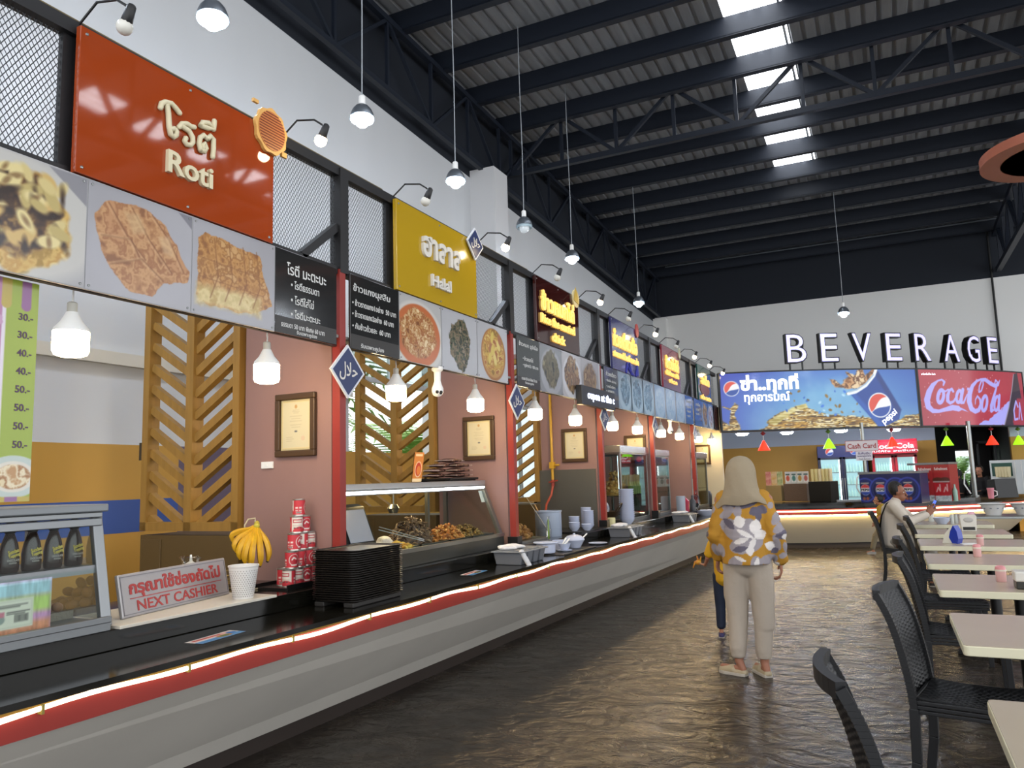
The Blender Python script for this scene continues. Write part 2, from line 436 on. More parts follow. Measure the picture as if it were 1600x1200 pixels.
# dark passage beyond the beverage island
dk = mat('dark_grey_paint', '3d3f42', 0.6)
struct('wall_passage', MB().box(1.1, 24.6, 0, 2.6, 24.75, .9).box(1.1, 24.6, 1.95, 2.6, 24.75, 2.9).box(1.1, 24.6, .9, 1.75, 24.75, 1.95).box(2.1, 24.6, .9, 2.6, 24.75, 1.95)
       .box(1.0, YB + .2, 0, 1.1, 24.75, 2.9).box(2.6, YB + .2, 0, 2.7, 24.75, 2.9), dk, 'dark grey walls of the passage')
struct('ceiling_passage', MB().box(1.0, YB + .2, 2.9, 2.7, 24.75, 3.0), dk)
struct('door_1', MB().box(2.12, 23.0, 0, 2.17, 23.05, 2.1).box(2.5, 23.0, 0, 2.55, 23.05, 2.1).box(2.12, 23.0, 2.05, 2.55, 23.05, 2.12).box(2.12, 23.0, 0, 2.55, 23.05, 1.2), mat('grey_door', '565a61', .5), 'grey door with a glass upper half in the passage')
fol = mat('leaf_green', '5d8a3a', 0.6, var=0.5, vscale=5, var2='a8c47a')
def win(n, fr, gl, label):
    o = struct('window_%d' % n, fr, mat('window_frame_grey', 'b8bcc0', .5), label)
    g = gl.ob('pane', M_glass, o); return o
win(1, MB().bar((XW - .05, 7.1, 2.75), (XW - .05, 8.9, 2.75), .06).bar((XW - .05, 7.1, 3.4), (XW - .05, 8.9, 3.4), .06).bar((XW - .05, 8.0, 2.75), (XW - .05, 8.0, 3.4), .05),
    MB().box(XW - .055, 7.1, 2.78, XW - .045, 8.9, 3.37), 'high kitchen window with greenery outside')
win(2, MB().bar((XW - .05, 11., 1.12), (XW - .05, 12.9, 1.12), .06).bar((XW - .05, 11., 2.72), (XW - .05, 12.9, 2.72), .06).bar((XW - .05, 11.8, 1.1), (XW - .05, 11.8, 2.75), .05),
    MB().box(XW - .055, 11., 1.14, XW - .045, 12.9, 2.7), 'kitchen window behind the third lattice')
win(3, MB().bar((1.75, 24.66, .92), (2.1, 24.66, .92), .04).bar((1.75, 24.66, 1.93), (2.1, 24.66, 1.93), .04),
    MB().box(1.75, 24.65, .93, 2.1, 24.66, 1.92), 'bright window at the end of the dark passage')
# plants outside the windows
def frond_bush(loc, h, n, seed, label):
    rng = random.Random(seed); t = thing('palm_bush', label, 'plant', loc, 0, 'palms outside the windows')
    m = MB()
    for i in range(n):
        a = rng.uniform(0, 2 * PI); L = h * rng.uniform(.5, .9); z0 = h * rng.uniform(.1, .75)
        pts = [Vector((math.cos(a) * L * s * .8, math.sin(a) * L * s * .8, z0 + L * (s * .9 - s * s * .75))) for s in (0, .25, .5, .75, 1)]
        for j in range(4):
            d = (pts[j + 1] - pts[j]); side = d.cross(Vector((0, 0, 1))).normalized()
            for k in range(5):
                p = pts[j] + d * (k / 5); w = L * .28 * (1 - abs((j + k / 5) / 4 - .45))
                for sg in (-1, 1):
                    q = p + side * sg * w + d * .35 + Vector((0, 0, -.1 * w))
                    m.add([p, p + d * .12, q], [(0, 1, 2)])
    m.ob('fronds', fol, t)
    MB().tube([(0, 0, 0), (.02, 0, h * .4), (0, 0.02, h * .8)], [.09, .07, .05]).ob('trunk', mat('palm_trunk', '6b5a3f', .9), t)
    return t
frond_bush((-8.6, 8.0, -.1), 4.2, 60, 1, 'green palm seen through the high kitchen window')
frond_bush((-8.3, 12.6, -.1), 3.0, 60, 2, 'green palm outside the window behind the third lattice')
frond_bush((2.0, 26.2, 0), 2.0, 40, 3, 'green palm beyond the window of the dark passage')
struct('ground', MB().box(-16, Y0, -.25, -5.7, 30, -.1).box(-5.7, 27, -.25, 12, 40, -.1), mat('outdoor_ground', '7d8a5a', .9))

# ------------------------------------------------------------------ roof
def roof_sheet(xa, xb, ya, yb):
    m = MB(); v = []; f = []; xs = []; p = 0.19
    x = xa
    while x < xb - 1e-6:
        xs += [(x, 0), (x + p * .62, 0), (x + p * .70, .035), (x + p * .92, .035)]; x += p
    xs.append((xb, 0)); n = len(xs); N = 3
    for i in range(N):
        y = ya + (yb - ya) * i / (N - 1)
        v += [(a, y, RZ(y) + b) for a, b in xs]
    for i in range(N - 1):
        for k in range(n - 1): f.append((i * n + k, (i + 1) * n + k, (i + 1) * n + k + 1, i * n + k + 1))
    return m.add(v, f)
rs = MB()
SKY = [(-1.49, -.90, 2.0, 15.7), (4.4, 5.0, 1.0, 14.6)]
for a in ((-5.6, -1.49, Y0, YB), (-1.49, -.90, Y0, 2.0), (-1.49, -.90, 15.7, YB), (-.90, 4.4, Y0, YB), (4.4, 5.0, Y0, 1.0), (4.4, 5.0, 14.6, YB), (5.0, 10.5, Y0, YB)):
    q = roof_sheet(*a); rs.add(q.v, q.f)
M_roof = mat('corrugated_roof', '95989c', 0.5, 0.1, var=0.25, vscale=1.6, stretch=(4, .5, 1))
struct('ceiling', rs, M_roof, 'corrugated metal roof seen from below')
for i, a in enumerate(SKY):
    struct('window_%d' % (4 + i), roof_sheet(*a), mat('skylight_sheet', 'f2f6f8', .5, emit='f4f8ff', es=4.0), 'translucent roof light strip')
ord_ = ['last', 'second', 'third', 'fourth', 'fifth', 'sixth', 'seventh', 'eighth', 'ninth', 'tenth', 'eleventh', 'twelfth', 'thirteenth', 'fourteenth', 'fifteenth']
for i in range(15):
    y = 20.4 - 1.035 * i; z = RZ(y) - .005
    m = MB().box(-5.48, y - .035, z - .27, 10.5, y + .035, z).box(-5.48, y - .035, z - .285, 10.5, y + .07, z - .262)
    one('roof_purlin', m, M_steel, ('dark steel purlin under the roof, ' + ('nearest the back wall' if i == 0 else '%s one counting from the back wall' % ord_[i])), 'beam', (0, 0, 0), 0, 'roof purlins')
# cross truss and the trusses along both sides
def truss(name, label, along, fixed, a, b, zb, zt, step, first, w=.07):
    t = thing(name, label, 'truss', (0, 0, 0), 0, None)
    P = (lambda s, z: (s, fixed, z)) if along == 'x' else (lambda s, z: (fixed, s, z))
    MB().bar(P(a, zb(a)), P(b, zb(b)), w * 1.2).ob('bottom_chord', M_steel, t)
    MB().bar(P(a, zt(a)), P(b, zt(b)), w * 1.3).ob('top_chord', M_steel, t)
    k = 0; s = first
    while s <= b:
        if s >= a: MB().bar(P(s, zb(s)), P(s, zt(s)), w * .7).ob('upright', M_steel, t)
        if k % 2 == 0:
            for e in (s - step, s + step):
                if a <= e <= b and a <= s <= b: MB().bar(P(s, zb(s)), P(e, zt(e)), w * .75).ob('diagonal', M_steel, t)
        s += step; k += 1
    return t
truss('roof_truss', 'open steel truss spanning the hall under the skylight', 'x', 11.25, -5.4, 10.4, lambda s: 6.60, lambda s: 7.42, .93, -5.3)
truss('wall_truss', 'dark steel truss running along the top of the left wall', 'y', -5.30, Y0, 20.6, lambda s: WZ(s) + .12, lambda s: RZ(s) - .3, 1.05, -3.9, .06)
truss('side_truss', 'dark steel truss ending at the back wall beside the ring lamp', 'y', 2.72, 3.0, 20.7, lambda s: 6.02, lambda s: RZ(s) - .3, .9, 3.1, .09)
one('conduit_pipe', MB().tube([(2.58, YB - .05, 7.1), (2.58, YB - .05, 3.4)], .025), M_plblack, 'thin black pipe running down the back wall behind the last letter', 'pipe')
one('conduit_pipe', MB().tube([(-5.0, 20.3, 7.13), (2.9, 20.3, 7.13)], .02), mat('grey_pipe', '5b626a', .5), 'thin grey pipe along the top of the black back wall', 'pipe')

# ------------------------------------------------------------------ the long food counter
XE = lambda y: -2.72 + .0135 * (y - 1.0)
XL = lambda y: -3.15 + .022 * (y - 2.5)
XBs = lambda y: -3.36 + .0225 * (y - 1.5)
def sect(prof, ya=-1.0, yb=15.4, n=1):
    """prof: functions of y giving a closed outline (x, z)"""
    m = MB(); v = []; k = len(prof)
    for i in range(n + 1):
        y = ya + (yb - ya) * i / n
        v += [(p[0](y), y, p[1]) for p in prof]
    f = [tuple(range(k)), tuple(range(n * k + k - 1, n * k - 1, -1))]
    for i in range(n):
        for j in range(k): f.append((i * k + j, (i + 1) * k + j, (i + 1) * k + (j + 1) % k, i * k + (j + 1) % k))
    return m.add(v, f)
cnt = thing('food_counter', 'long black topped food counter with a red edge and warm light strip', 'counter', (0, 0, 0))
sect([(XE, .775), (XE, .80), (lambda y: XL(y) - .02, .80), (lambda y: XL(y) - .02, .775)]).ob('worktop', M_granite, cnt)
sect([(XL, .80), (XL, .89), (lambda y: XL(y) - .8, .89), (lambda y: XL(y) - .8, .80)]).ob('raised_shelf', M_granite, cnt, bevel=.004)
sect([(lambda y: XE(y) - .012, .67), (lambda y: XE(y) - .012, .774), (lambda y: XE(y) - .05, .774), (lambda y: XE(y) - .05, .67)]).ob('red_edge', M_red, cnt)
sect([(lambda y: XE(y) - .03, .668), (lambda y: XE(y) - .06, .66), (lambda y: XBs(y) - .03, .10), (XBs, .10)]).ob('front_panel', M_panel, cnt)
sect([(lambda y: XBs(y) - .04, .0), (lambda y: XBs(y) - .04, .10), (lambda y: XBs(y) - .6, .10), (lambda y: XBs(y) - .6, .0)]).ob('kickboard', M_kick, cnt)
sect([(lambda y: XE(y) + .002, .766), (lambda y: XE(y) + .002, .775), (lambda y: XE(y) - .012, .775), (lambda y: XE(y) - .012, .766)]).ob('gold_trim', M_gold, cnt)
rng = random.Random(4); pts = []
y = -1.0
while y < 15.3:
    pts.append((XE(y) + .001, y, .757 + .006 * math.sin(y * 7.3) + .005 * math.sin(y * 3.1 + 1))); y += .09
led = MB().tube(pts, .0095, 6).ob('light_strip', M_led, cnt, smooth=40)
y = -.7
while y < 15:
    MB().box(XE(y) - .012, y, .740, XE(y) + .012, y + .010, .773).ob('strip_clip', mat('clip_brass', '8a7a3a', .4), cnt); y += .62

# ------------------------------------------------------------------ the round beverage counter
BC = (-2.5, 21.0)
def arc(prof, a0, a1, c=BC, n=48):
    m = MB(); v = []; k = len(prof); f = []
    for i in range(n + 1):
        a = R(a0 + (a1 - a0) * i / n)
        v += [(c[0] + p[0] * math.cos(a), c[1] + p[0] * math.sin(a), p[1]) for p in prof]
    for i in range(n):
        for j in range(k): f.append((i * k + j, i * k + (j + 1) % k, (i + 1) * k + (j + 1) % k, (i + 1) * k + j))
    f += [tuple(range(k - 1, -1, -1)), tuple(range(n * k, n * k + k))]
    return m.add(v, f)
bev = thing('beverage_counter', 'curved beverage counter with a lit cream front at the back of the hall', 'counter', (0, 0, 0))
A0, A1 = -91.5, 0
arc([(5.65, .782), (5.65, .802), (5.10, .802), (5.10, .782)], A0, A1).ob('worktop', M_granite, bev)
arc([(5.24, .802), (5.24, .875), (4.5, .875), (4.5, .802)], A0, A1).ob('raised_shelf', M_granite, bev)
arc([(5.63, .675), (5.63, .78), (5.58, .78), (5.58, .675)], A0, A1).ob('red_edge', M_red, bev)
arc([(5.655, .735), (5.655, .755), (5.635, .755), (5.635, .735)], A0, A1).ob('light_strip', M_led2, bev)
arc([(5.60, .645), (5.60, .665), (5.57, .665), (5.57, .645)], A0 + 2, A1).ob('under_light', M_led3, bev)
arc([(5.56, .67), (5.50, .67), (4.87, .10), (4.93, .10)], A0, A1).ob('front_panel', M_creampanel, bev)
arc([(4.88, .0), (4.88, .10), (4.5, .10), (4.5, .0)], A0, A1).ob('kickboard', M_kick, bev)

# ------------------------------------------------------------------ stall partitions with certificate and lattice
PY = [3.93, 6.46, 8.96, 11.28, 13.98]            # the red posts
def lattice(zt=3.05, z0=1.21, w=.95):
    t = thing('lattice_screen', 'x', 'screen', (0, 0, 0), 0, 'chevron lattices')
    fr = MB()
    for x in (0, w / 2 - .035, w - .06): fr.box(x, -.05, z0, x + (.07 if 0 < x < w * .8 else .06), .05, zt)
    fr.box(0, -.05, z0, w, .05, z0 + .06).box(0, -.05, zt - .06, w, .05, zt)
    fr.ob('frame', M_wood, t)
    sl = MB(); z = z0 - .15; pitch = .158; rise = .24
    while z < zt:
        for xa, xb, za, zb in ((.06, w / 2 - .03, z + rise, z), (w / 2 + .03, w - .06, z, z + rise)):
            # clip against the frame
            pts = []
            za_, zb_ = za, zb
            if max(za, zb) < z0 + .09 or min(za, zb) > zt - .1: continue
            if za < z0 + .04: s = (z0 + .04 - za) / (zb - za); xa = xa + (xb - xa) * s; za = z0 + .04
            if zb < z0 + .04: s = (z0 + .04 - zb) / (za - zb); xb = xb + (xa - xb) * s; zb = z0 + .04
            sl.bar((xa, 0, za), (xb, 0, zb), .055, .055, up=(0, 1, 0))
        z += pitch
    sl.ob('slats', M_wood, t)
    return t
lat0 = None
frame_wood = mat('dark_brown_frame', '4a3520', .4)
cert_c = Pic(.25, .33, .0035, 'b9ad84', 3)
cert_c.rect(.012, .012, .238, .318, 'd8c48d').rect(.016, .016, .234, .314, 'c8c0a0')
cert_c.ell(.125, .285, .011, .013, 'b98f5a')
for i, (yy, ww) in enumerate(((.262, .05), (.252, .06), (.243, .04), (.222, .1), (.206, .075), (.19, .1), (.165, .09), (.15, .07), (.085, .05), (.073, .06), (.06, .045))):
    x0 = .125 - ww / 2 if i < 6 or i in (6, 7) else .045
    cert_c.line([(x0, yy), (x0 + ww, yy)], .0012, '9a8f78', a=.7)
cert_c.ell(.125, .122, .012, .006, '5a5a60'); cert_c.ell(.185, .075, .016, .016, 'c99a86', a=.4)
def certificate():
    t = thing('certificate_frame', 'x', 'picture', (0, 0, 0), 0, 'framed certificates')
    w, h, b = .335, .415, .04
    MB().box(0, -.03, 0, w, 0, b).box(0, -.03, h - b, w, 0, h).box(0, -.03, b, b, 0, h - b).box(w - b, -.03, b, w, 0, h - b).ob('frame', frame_wood, t, bevel=.006)
    o = cert_c.ob('certificate', M_matprint, t); o.matrix_local = Matrix.Translation((.0425, -.012, .0425)) @ BAS['F'].to_4x4()
    return t
cert0 = None
ordn = ['first', 'second', 'third', 'fourth', 'fifth']
certlab = ['wooden framed certificate on the pink wall above the red tins', 'wooden framed certificate above the packets on the lit food case',
           'wooden framed certificate above the steel splash sheet', 'wooden framed certificate right of the glass cabinets, partly behind their corner', 'wooden framed certificate on the cream wall at the far end of the stalls']
latlab = ['tan chevron lattice nearest the camera beside the blue wall band', 'tan chevron lattice behind the lit food case', 'tan chevron lattice behind the glass chicken box', '', '']
for i, y in enumerate(PY):
    m = MB().box(-3.92, y + .0, .86, -3.18, y + .08, 2.86)
    if i < 3: m.box(-4.98, y, 3.06, -3.92, y + .08, 3.12)
    else: m.box(-4.98, y, 0, -3.92, y + .08, 2.86)
    struct('wall_divider', m, M_pink, '%s pink partition wall between two stalls' % ordn[i])
    if i < 3:
        if lat0 is None: lat0 = lattice(); place(lat0, (-4.9, y + .02, 0)); lat0['label'] = latlab[0]
        else: dup(lat0, (-4.9, y + .02, 0), 0, latlab[i])
        one('low_cabinet', MB().box(-4.9, y - .02, .0, -3.95, y + .4, 1.18).box(-4.88, y - .03, .1, -4.68, y - .02, 1.15), mat('brown_board', '5d4a2a', .5),
            'brown board cabinet under the lattice ' + ['beside the blue wall band', 'behind the lit food case', 'behind the glass chicken box'][i], 'cabinet', bevel=.004)
    if i < 4:
        sx = -3.63 if i < 3 else -3.55
        if cert0 is None: cert0 = certificate(); place(cert0, (sx, y - .002, 1.69)); cert0['label'] = certlab[0]
        else: dup(cert0, (sx, y - .002, 1.69), 0, certlab[i])
struct('wall_divider', MB().box(-4.98, 16.35, .86, -3.05, 16.43, 2.86), M_cream, 'cream partition wall at the far end of the stalls')
dup(cert0, (-3.62, 16.348, 1.69), 0, certlab[4])
# small fittings on the partitions
one('wall_switch', MB().box(0, -.012, 0, .1, 0, .045).box(.042, -.016, .012, .058, -.012, .032), M_plwhite, 'white blank switch plate on the pink wall below the first certificate', 'switch', (-3.76, 3.928, 1.62), bevel=.002)
one('socket_box', MB().box(0, -.05, 0, .05, 0, .13), mat('dark_socket', '3a3226', .5), 'dark socket box beside the first lattice', 'socket', (-4.952, 3.97, 1.72))
# red posts between the stalls, black block under each
postlab = ['red post behind the stack of black trays', 'red post at the far end of the lit food case', 'red post beside the stacked white bowls', 'red post between the two lit glass cabinets', 'red post behind the last glass cabinet']
for i, y in enumerate(PY):
    t = thing('stall_post', postlab[i], 'post', (-3.12, y, .89), 0, 'red stall posts')
    MB().box(-.05, -.05, 0, .05, .05, .09).ob('base_block', M_plblack, t)
    MB().box(-.03, -.03, .09, .03, .03, 2.0).ob('post', M_red, t)
# ================================================================== SIGNS OF THE STALL ROW
SXF = -3.07
M_letter = mat('cream_letter', 'd9cfae', 0.45)
M_letw = mat('white_letter', 'd8d4cc', 0.45)
M_lety = mat('lit_yellow_letter', 'f0cf7c', 0.45, emit='ffc95e', es=.55)
M_chalk = mat('white_print_letter', 'd5d5d2', 0.6)
def acrylic(n, c, r=.04): return mat(n, c, r, coat=.5, var=.04, vscale=1.2)
SL = [2.06, 4.51, 6.99, 9.38, 11.90, 14.46]
SZ0, SZ1 = 2.88, 3.56
def sign(name, label, y, w, m, border=None):
    t = thing(name, label, 'sign', (SXF, y, SZ0), 0, 'stall name signs', 'L')
    MB().box(0, 0, -.02, w, SZ1 - SZ0, .012).ob('panel', m, t, bevel=.003)
    sc = MB()
    for a in (.03, w / 2, w - .03):
        for b in (.03, SZ1 - SZ0 - .03): sc.lathe([(.008, .012), (.006, .016), (0, .017)], 8, (a, b, 0))
    sc.ob('screws', M_sst, t)
    return t
# 1 orange
s = sign('stall_sign', 'orange Roti sign with raised cream letters', SL[0], 1.20, acrylic('orange_acrylic', '9c401a'))
H = lambda z: z - SZ0
m = MB()
for pts in [[(0.413,0.47),(0.418,0.494),(0.44,0.512),(0.476,0.52),(0.503,0.507),(0.525,0.492)],[(0.451,0.498),(0.46,0.457),(0.466,0.395),(0.476,0.358),(0.492,0.351),(0.509,0.369),(0.51,0.39),(0.496,0.398),(0.473,0.384)],[(0.525,0.418),(0.542,0.443),(0.569,0.455),(0.597,0.451),(0.617,0.456)],[(0.548,0.427),(0.586,0.422),(0.608,0.398),(0.611,0.373),(0.596,0.35),(0.572,0.346),(0.559,0.359),(0.567,0.376)],[(0.661,0.348),(0.649,0.381),(0.657,0.416),(0.679,0.438),(0.703,0.426)],[(0.703,0.426),(0.723,0.452),(0.743,0.441),(0.744,0.395),(0.74,0.343)],[(0.661,0.348),(0.684,0.35),(0.697,0.376),(0.685,0.395),(0.672,0.38),(0.679,0.367)],[(0.658,0.48),(0.671,0.505),(0.709,0.518),(0.744,0.497),(0.704,0.487),(0.658,0.48)],[(0.743,0.496),(0.747,0.544)]]:
    m.tube([(a, b, .024) for a, b in pts], .0138, 8)
    for a, b in (pts[0], pts[-1]): m.ball((a, b, .024), .0138, n=8, m=6)
m.ob('thai_letters', M_letter, s, smooth=60)
MB().text('Roti', .60, H(3.10), .115, .022, .012, w=.28, bold=.02).ob('letters', M_letter, s)
e = MB(); n = 40
e.prism([(1.16 + (.125 + .006 * math.sin(9 * a)) * math.cos(a) , H(3.535) + (.135 + .006 * math.sin(9 * a)) * math.sin(a)) for a in [2 * PI * k / n for k in range(n)]], .014, .034)
e.box(1.02, H(3.66), .014, 1.06, H(3.68), .03); e.box(1.25, H(3.42), .014, 1.29, H(3.45), .03)
eo = e.ob('emblem', mat('emblem_rim', 'd6a55c', .5), s)
p = Pic(.23, .25, .004, 'c98a4a', 5); 
for k in range(15): p.line([(0, .02 + k * .016), (.23, .012 + k * .016)], .0022, '8b4a2c')
p.c = p.c * 1.0
e2 = MB().prism([(1.16 + .105 * math.cos(a), H(3.535) + .115 * math.sin(a)) for a in [2 * PI * k / n for k in range(n)]], .034, .037)
e2.ob('emblem_face', mat('emblem_face', 'b9743f', .5), eo)
st = MB()
for k in range(13):
    yy = H(3.535) - .1 + k * .0165; ww = .1 * math.sqrt(max(0, 1 - ((yy - H(3.535)) / .112) ** 2))
    if ww > .01: st.box(1.16 - ww, yy, .037, 1.16 + ww, yy + .006, .040)
st.ob('emblem_lines', mat('emblem_line', '7d3a25', .5), eo)
# 2 yellow
s = sign('stall_sign', 'mustard yellow Halal sign with raised white letters', SL[1], 1.21, acrylic('yellow_acrylic', 'b8951c', .2))
MB().text('ฮาลาล', .62, H(3.30), .17, .022, .012, w=.58, bold=.035).ob('thai_letters', M_letw, s)
MB().text('Halal', .60, H(3.05), .095, .022, .012, w=.29, bold=.03).ob('letters', M_letw, s)
def rhombus(name, label, loc, d, group, basis='L'):
    t = thing(name, label, 'sign', loc, 0, group, basis)
    k = d / 2
    MB().prism([(-k, 0), (0, -k), (k, 0), (0, k)], 0, .012).ob('board', mat('rhombus_white', 'd5d8de', .4), t)
    k *= .87
    MB().prism([(-k, 0), (0, -k), (k, 0), (0, k)], .012, .015).ob('blue_face', mat('rhombus_blue', '27345f', .35), t)
    MB().text('\uFEDD\uFEFC\uFEA3', 0, .0, d * .34, .002, .016, w=d * .52, bold=.01).ob('script', M_letw, t)
    return t
rhombus('rhombus_sign', 'blue and white rhombus sign on the top corner of the yellow Halal sign', (SXF + .03, 5.66, 3.52), .29, None)
rl = ['blue script rhombus sign hanging by the first red post, the largest of its row', 'blue script rhombus sign by the post at the end of the lit food case', 'blue script rhombus sign under the moving text display',
      'small blue script rhombus sign on the post between the two glass cabinets', 'smallest blue script rhombus sign, on the post nearest the beverage island']
for i, y in enumerate(PY):
    rhombus('rhombus_sign', rl[i], (-3.075, y + .02, 2.22), (.35, .34, .33, .31, .31)[i], 'halal rhombus signs')
# 3 maroon
s = sign('stall_sign', 'dark maroon sign with lit yellow letters about rice and chick', SL[2], 1.20, acrylic('maroon_acrylic', '3a1613'))
MB().text('ข้าวหมกไก่', .57, H(3.33), .22, .02, .012, w=.92, bold=.03).ob('thai_letters', M_lety, s)
MB().text('Rice the curried', .56, H(3.135), .10, .02, .012, w=.94, bold=.02).ob('letters', M_lety, s)
MB().text('chick', .55, H(2.975), .10, .02, .012, w=.36, bold=.02).ob('letters', M_lety, s)
e = MB().prism([(1.10 + .10 * math.cos(a), H(3.53) + .105 * math.sin(a)) for a in [2 * PI * k / 24 for k in range(24)]], .014, .03); eo = e.ob('emblem', mat('emblem_cream', 'c9b98a', .5), s)
MB().prism([(1.02, H(3.5)), (1.17, H(3.47)), (1.13, H(3.6)), (1.08, H(3.66))], .03, .036).ob('emblem_face', mat('emblem_yellow', 'b99b3c', .5), eo)
# 4 blue-purple
s = sign('stall_sign', 'violet blue beef noodle sign with lit yellow letters', SL[3], 1.17, acrylic('violet_acrylic', '2a2a63', .2))
MB().text('ก๋วยเตี๋ยวเนื้อ', .56, H(3.30), .24, .02, .012, w=1.06, bold=.03).ob('thai_letters', M_lety, s)
MB().text('steamed beef noodle', .57, H(3.09), .10, .02, .012, w=1.12, bold=.02).ob('letters', M_lety, s)
b = MB()
for pts in ([(.55, .0), (.62, .14), (.72, .17), (.80, .0)], [(.60, .12), (.72, .05), (.9, .0)], [(.92, .18), (1.0, .24), (1.08, .15), (1.1, .02)], [(1.0, .0), (1.06, .1)]):
    b.tube([(x, y, .012) for x, y in pts], .018, 6)
b.ob('cow_outline', mat('outline_blue', '3b3fa0', .4), s)
MB().prism([(1.13 + .07 * math.cos(a), H(3.55) + .10 * math.sin(a)) for a in [2 * PI * k / 20 for k in range(20)]], .014, .03).ob('emblem', mat('emblem_red', 'a33a35', .5), s)
# 5 crimson, 6 green
s = sign('stall_sign', 'crimson chicken rice sign with lit yellow letters', SL[4], 1.15, acrylic('crimson_acrylic', '8d2536', .2))
MB().text('ข้าวมันไก่', .58, H(3.31), .22, .02, .012, w=.85, bold=.03).ob('thai_letters', M_lety, s)
MB().text('chicken with', .56, H(3.14), .09, .02, .012, w=.85, bold=.02).ob('letters', M_lety, s)
MB().text('rice', .6, H(3.02), .08, .02, .012, w=.5, bold=.02).ob('letters', M_lety, s)
MB().box(0, 0, .0121, 1.15, .12, .0135).prism([(.5, .12), (.62, .22), (.72, .2), (.7, .12)], .0121, .0135).prism([(.85, .12), (.9, .26), (1.0, .3), (1.08, .2), (1.1, .12)], .0121, .0135).ob('hen_shapes', mat('plum', '5a1d38', .3), s)
MB().prism([(1.12 + .07 * math.cos(a), H(3.56) + .10 * math.sin(a)) for a in [2 * PI * k / 20 for k in range(20)]], .014, .03).ob('emblem', mat('emblem_grey', 'a8a892', .5), s)
s = sign('stall_sign', 'dark green sign with a bowl picture, last of the stall row', SL[5], 1.16, acrylic('green_acrylic', '1d4a45', .2))
MB().text('สเต็ก', .6, H(3.30), .2, .02, .012, w=.75, bold=.03).ob('thai_letters', M_lety, s)
MB().text('a la carte', .6, H(2.96), .10, .02, .012, w=.9, bold=.02).ob('letters', M_lety, s)
MB().prism([(.55 + .42 * math.cos(a), .24 + .12 * math.sin(a)) for a in [2 * PI * k / 24 for k in range(24)]], .012, .02).ob('bowl_picture', mat('bowl_brown', '7a3b26', .4), s)

# ------------------------------------------------------------------ posters and menu boards (flat printed sheets)
PZ0, PZ1 = 2.375, 2.875
def poster(name, label, y, w, pic, cat='poster', group='food photographs above the counter', z0=PZ0, h=None):
    t = thing(name, label, cat, (SXF, y, z0), 0, group, 'L')
    h = h or PZ1 - PZ0
    MB().box(0, 0, -.012, w, h, 0).ob('board', mat('poster_back', 'a9a9ab', .5), t)
    pic.ob('print', M_print, t, (.003, .003, .002))
    sc = MB()
    for a in (.02, w - .02):
        for b in (.02, h - .02): sc.lathe([(.006, .002), (.005, .006), (0, .007)], 8, (a, b, 0))
    sc.ob('screws', M_sst, t)
    return t
def fpic(w, seed, bg='b3b2b6', px=.0038):
    p = Pic(w - .006, .494, px, bg, seed)
    n = p.noise(.5, 2); p.c *= (1 + .10 * (n - .5))[..., None]
    return p
w = .57
p = fpic(.80, 11, 'a3a2a5')
p.ell(.48, .24, .40, .27, 'bbb9b4', e=.03).poly([(.62, .49), (.8, .49), (.8, .36)], '88878c')
wob = (p.noise(.12, 3) - .5) * .08
p.mix(p.soft(np.hypot((p.X - .50) / 1.15, p.Y - .235) - .21 + wob, .008), ['9c7a34', 'c9a65c', 'b58c45', 'd8bf7e'], .06)
p.mix(p.soft(np.hypot((p.X - .50) / 1.1, p.Y - .26) - .18 + wob * 1.2, .008), ['3a2618', '5a3d24', '8a6a38', '442c1b', '2e1d13'], .07)
for k in range(34):
    a, b = p.rng.rand(2); r = .03 + .02 * p.rng.rand(); cx = .50 + (a - .5) * .36; cy = .28 + (b - .5) * .3
    p.ell(cx, cy, r * 1.25, r * .62, ['cdbb80', 'd9c98f', 'b7a468', 'c7a868'][k % 4], p.rng.rand() * 3, .006, wob=(wob * .25))
    if k % 3 == 0: p.ell(cx + .01, cy - r * .8, r * 1.3, r * .45, '2e1d13', p.rng.rand() * 3, .008, wob=(wob * .3))
    if k % 4 == 1: p.ell(cx, cy, r * .6, r * .25, '6a4a2a', p.rng.rand() * 3, .006, .7)
poster('food_poster', 'photograph of a roti topped with banana and chocolate, beside the price banner', 1.33, .80, p)
p = fpic(.57, 12, 'a4a3a8')
p.ell(.29, .2, .30, .22, 'a6a5ab', e=.03).poly([(.48, .49), (.57, .49), (.57, .42)], '807f86')
wob = (p.noise(.08, 4) - .5) * .035
sh = [(.03, .35), (.10, .43), (.30, .45), (.40, .40), (.55, .20), (.54, .15), (.40, .11), (.34, .03), (.22, .03), (.12, .12), (.06, .24)]
p.poly(sh, 'a8774f', .004, wob=wob)
m = p.soft(np.where(p.c[..., 0] - p.c[..., 2] > .15, -1., 1.))
p.mix(m, ['8a5f42', 'a97a54', 'c09468', '9c6c4a', 'b98a62'], .055)
for a in ([(.10, .42), (.20, .29), (.30, .20)], [(.22, .43), (.32, .30), (.45, .17)], [(.33, .43), (.43, .33), (.52, .19)], [(.07, .26), (.22, .28), (.27, .20)], [(.12, .14), (.28, .20), (.40, .12)]):
    p.line(a, .004, '7a5138', a=.7); p.line([(x - .012, y) for x, y in a], .006, 'cfa87c', a=.4)
p.poly([(.18, .40), (.26, .41), (.30, .33), (.23, .31)], 'c9ab80', .01, .6).poly([(.37, .33), (.43, .35), (.46, .25), (.40, .26)], 'd2b48c', .01, .6)
poster('food_poster', 'photograph of a folded golden roti cut in pieces on a white plate', 2.13, w, p)
p = fpic(.59, 13, 'a09fa4')
wob = (p.noise(.06, 4) - .5) * .03
p.poly([(.04, .40), (.08, .44), (.46, .40), (.56, .14), (.40, .06), (.10, .06), (.03, .10)], 'a77a4c', .004, wob=wob)
m = p.soft(np.where(p.c[..., 0] - p.c[..., 2] > .15, -1., 1.))
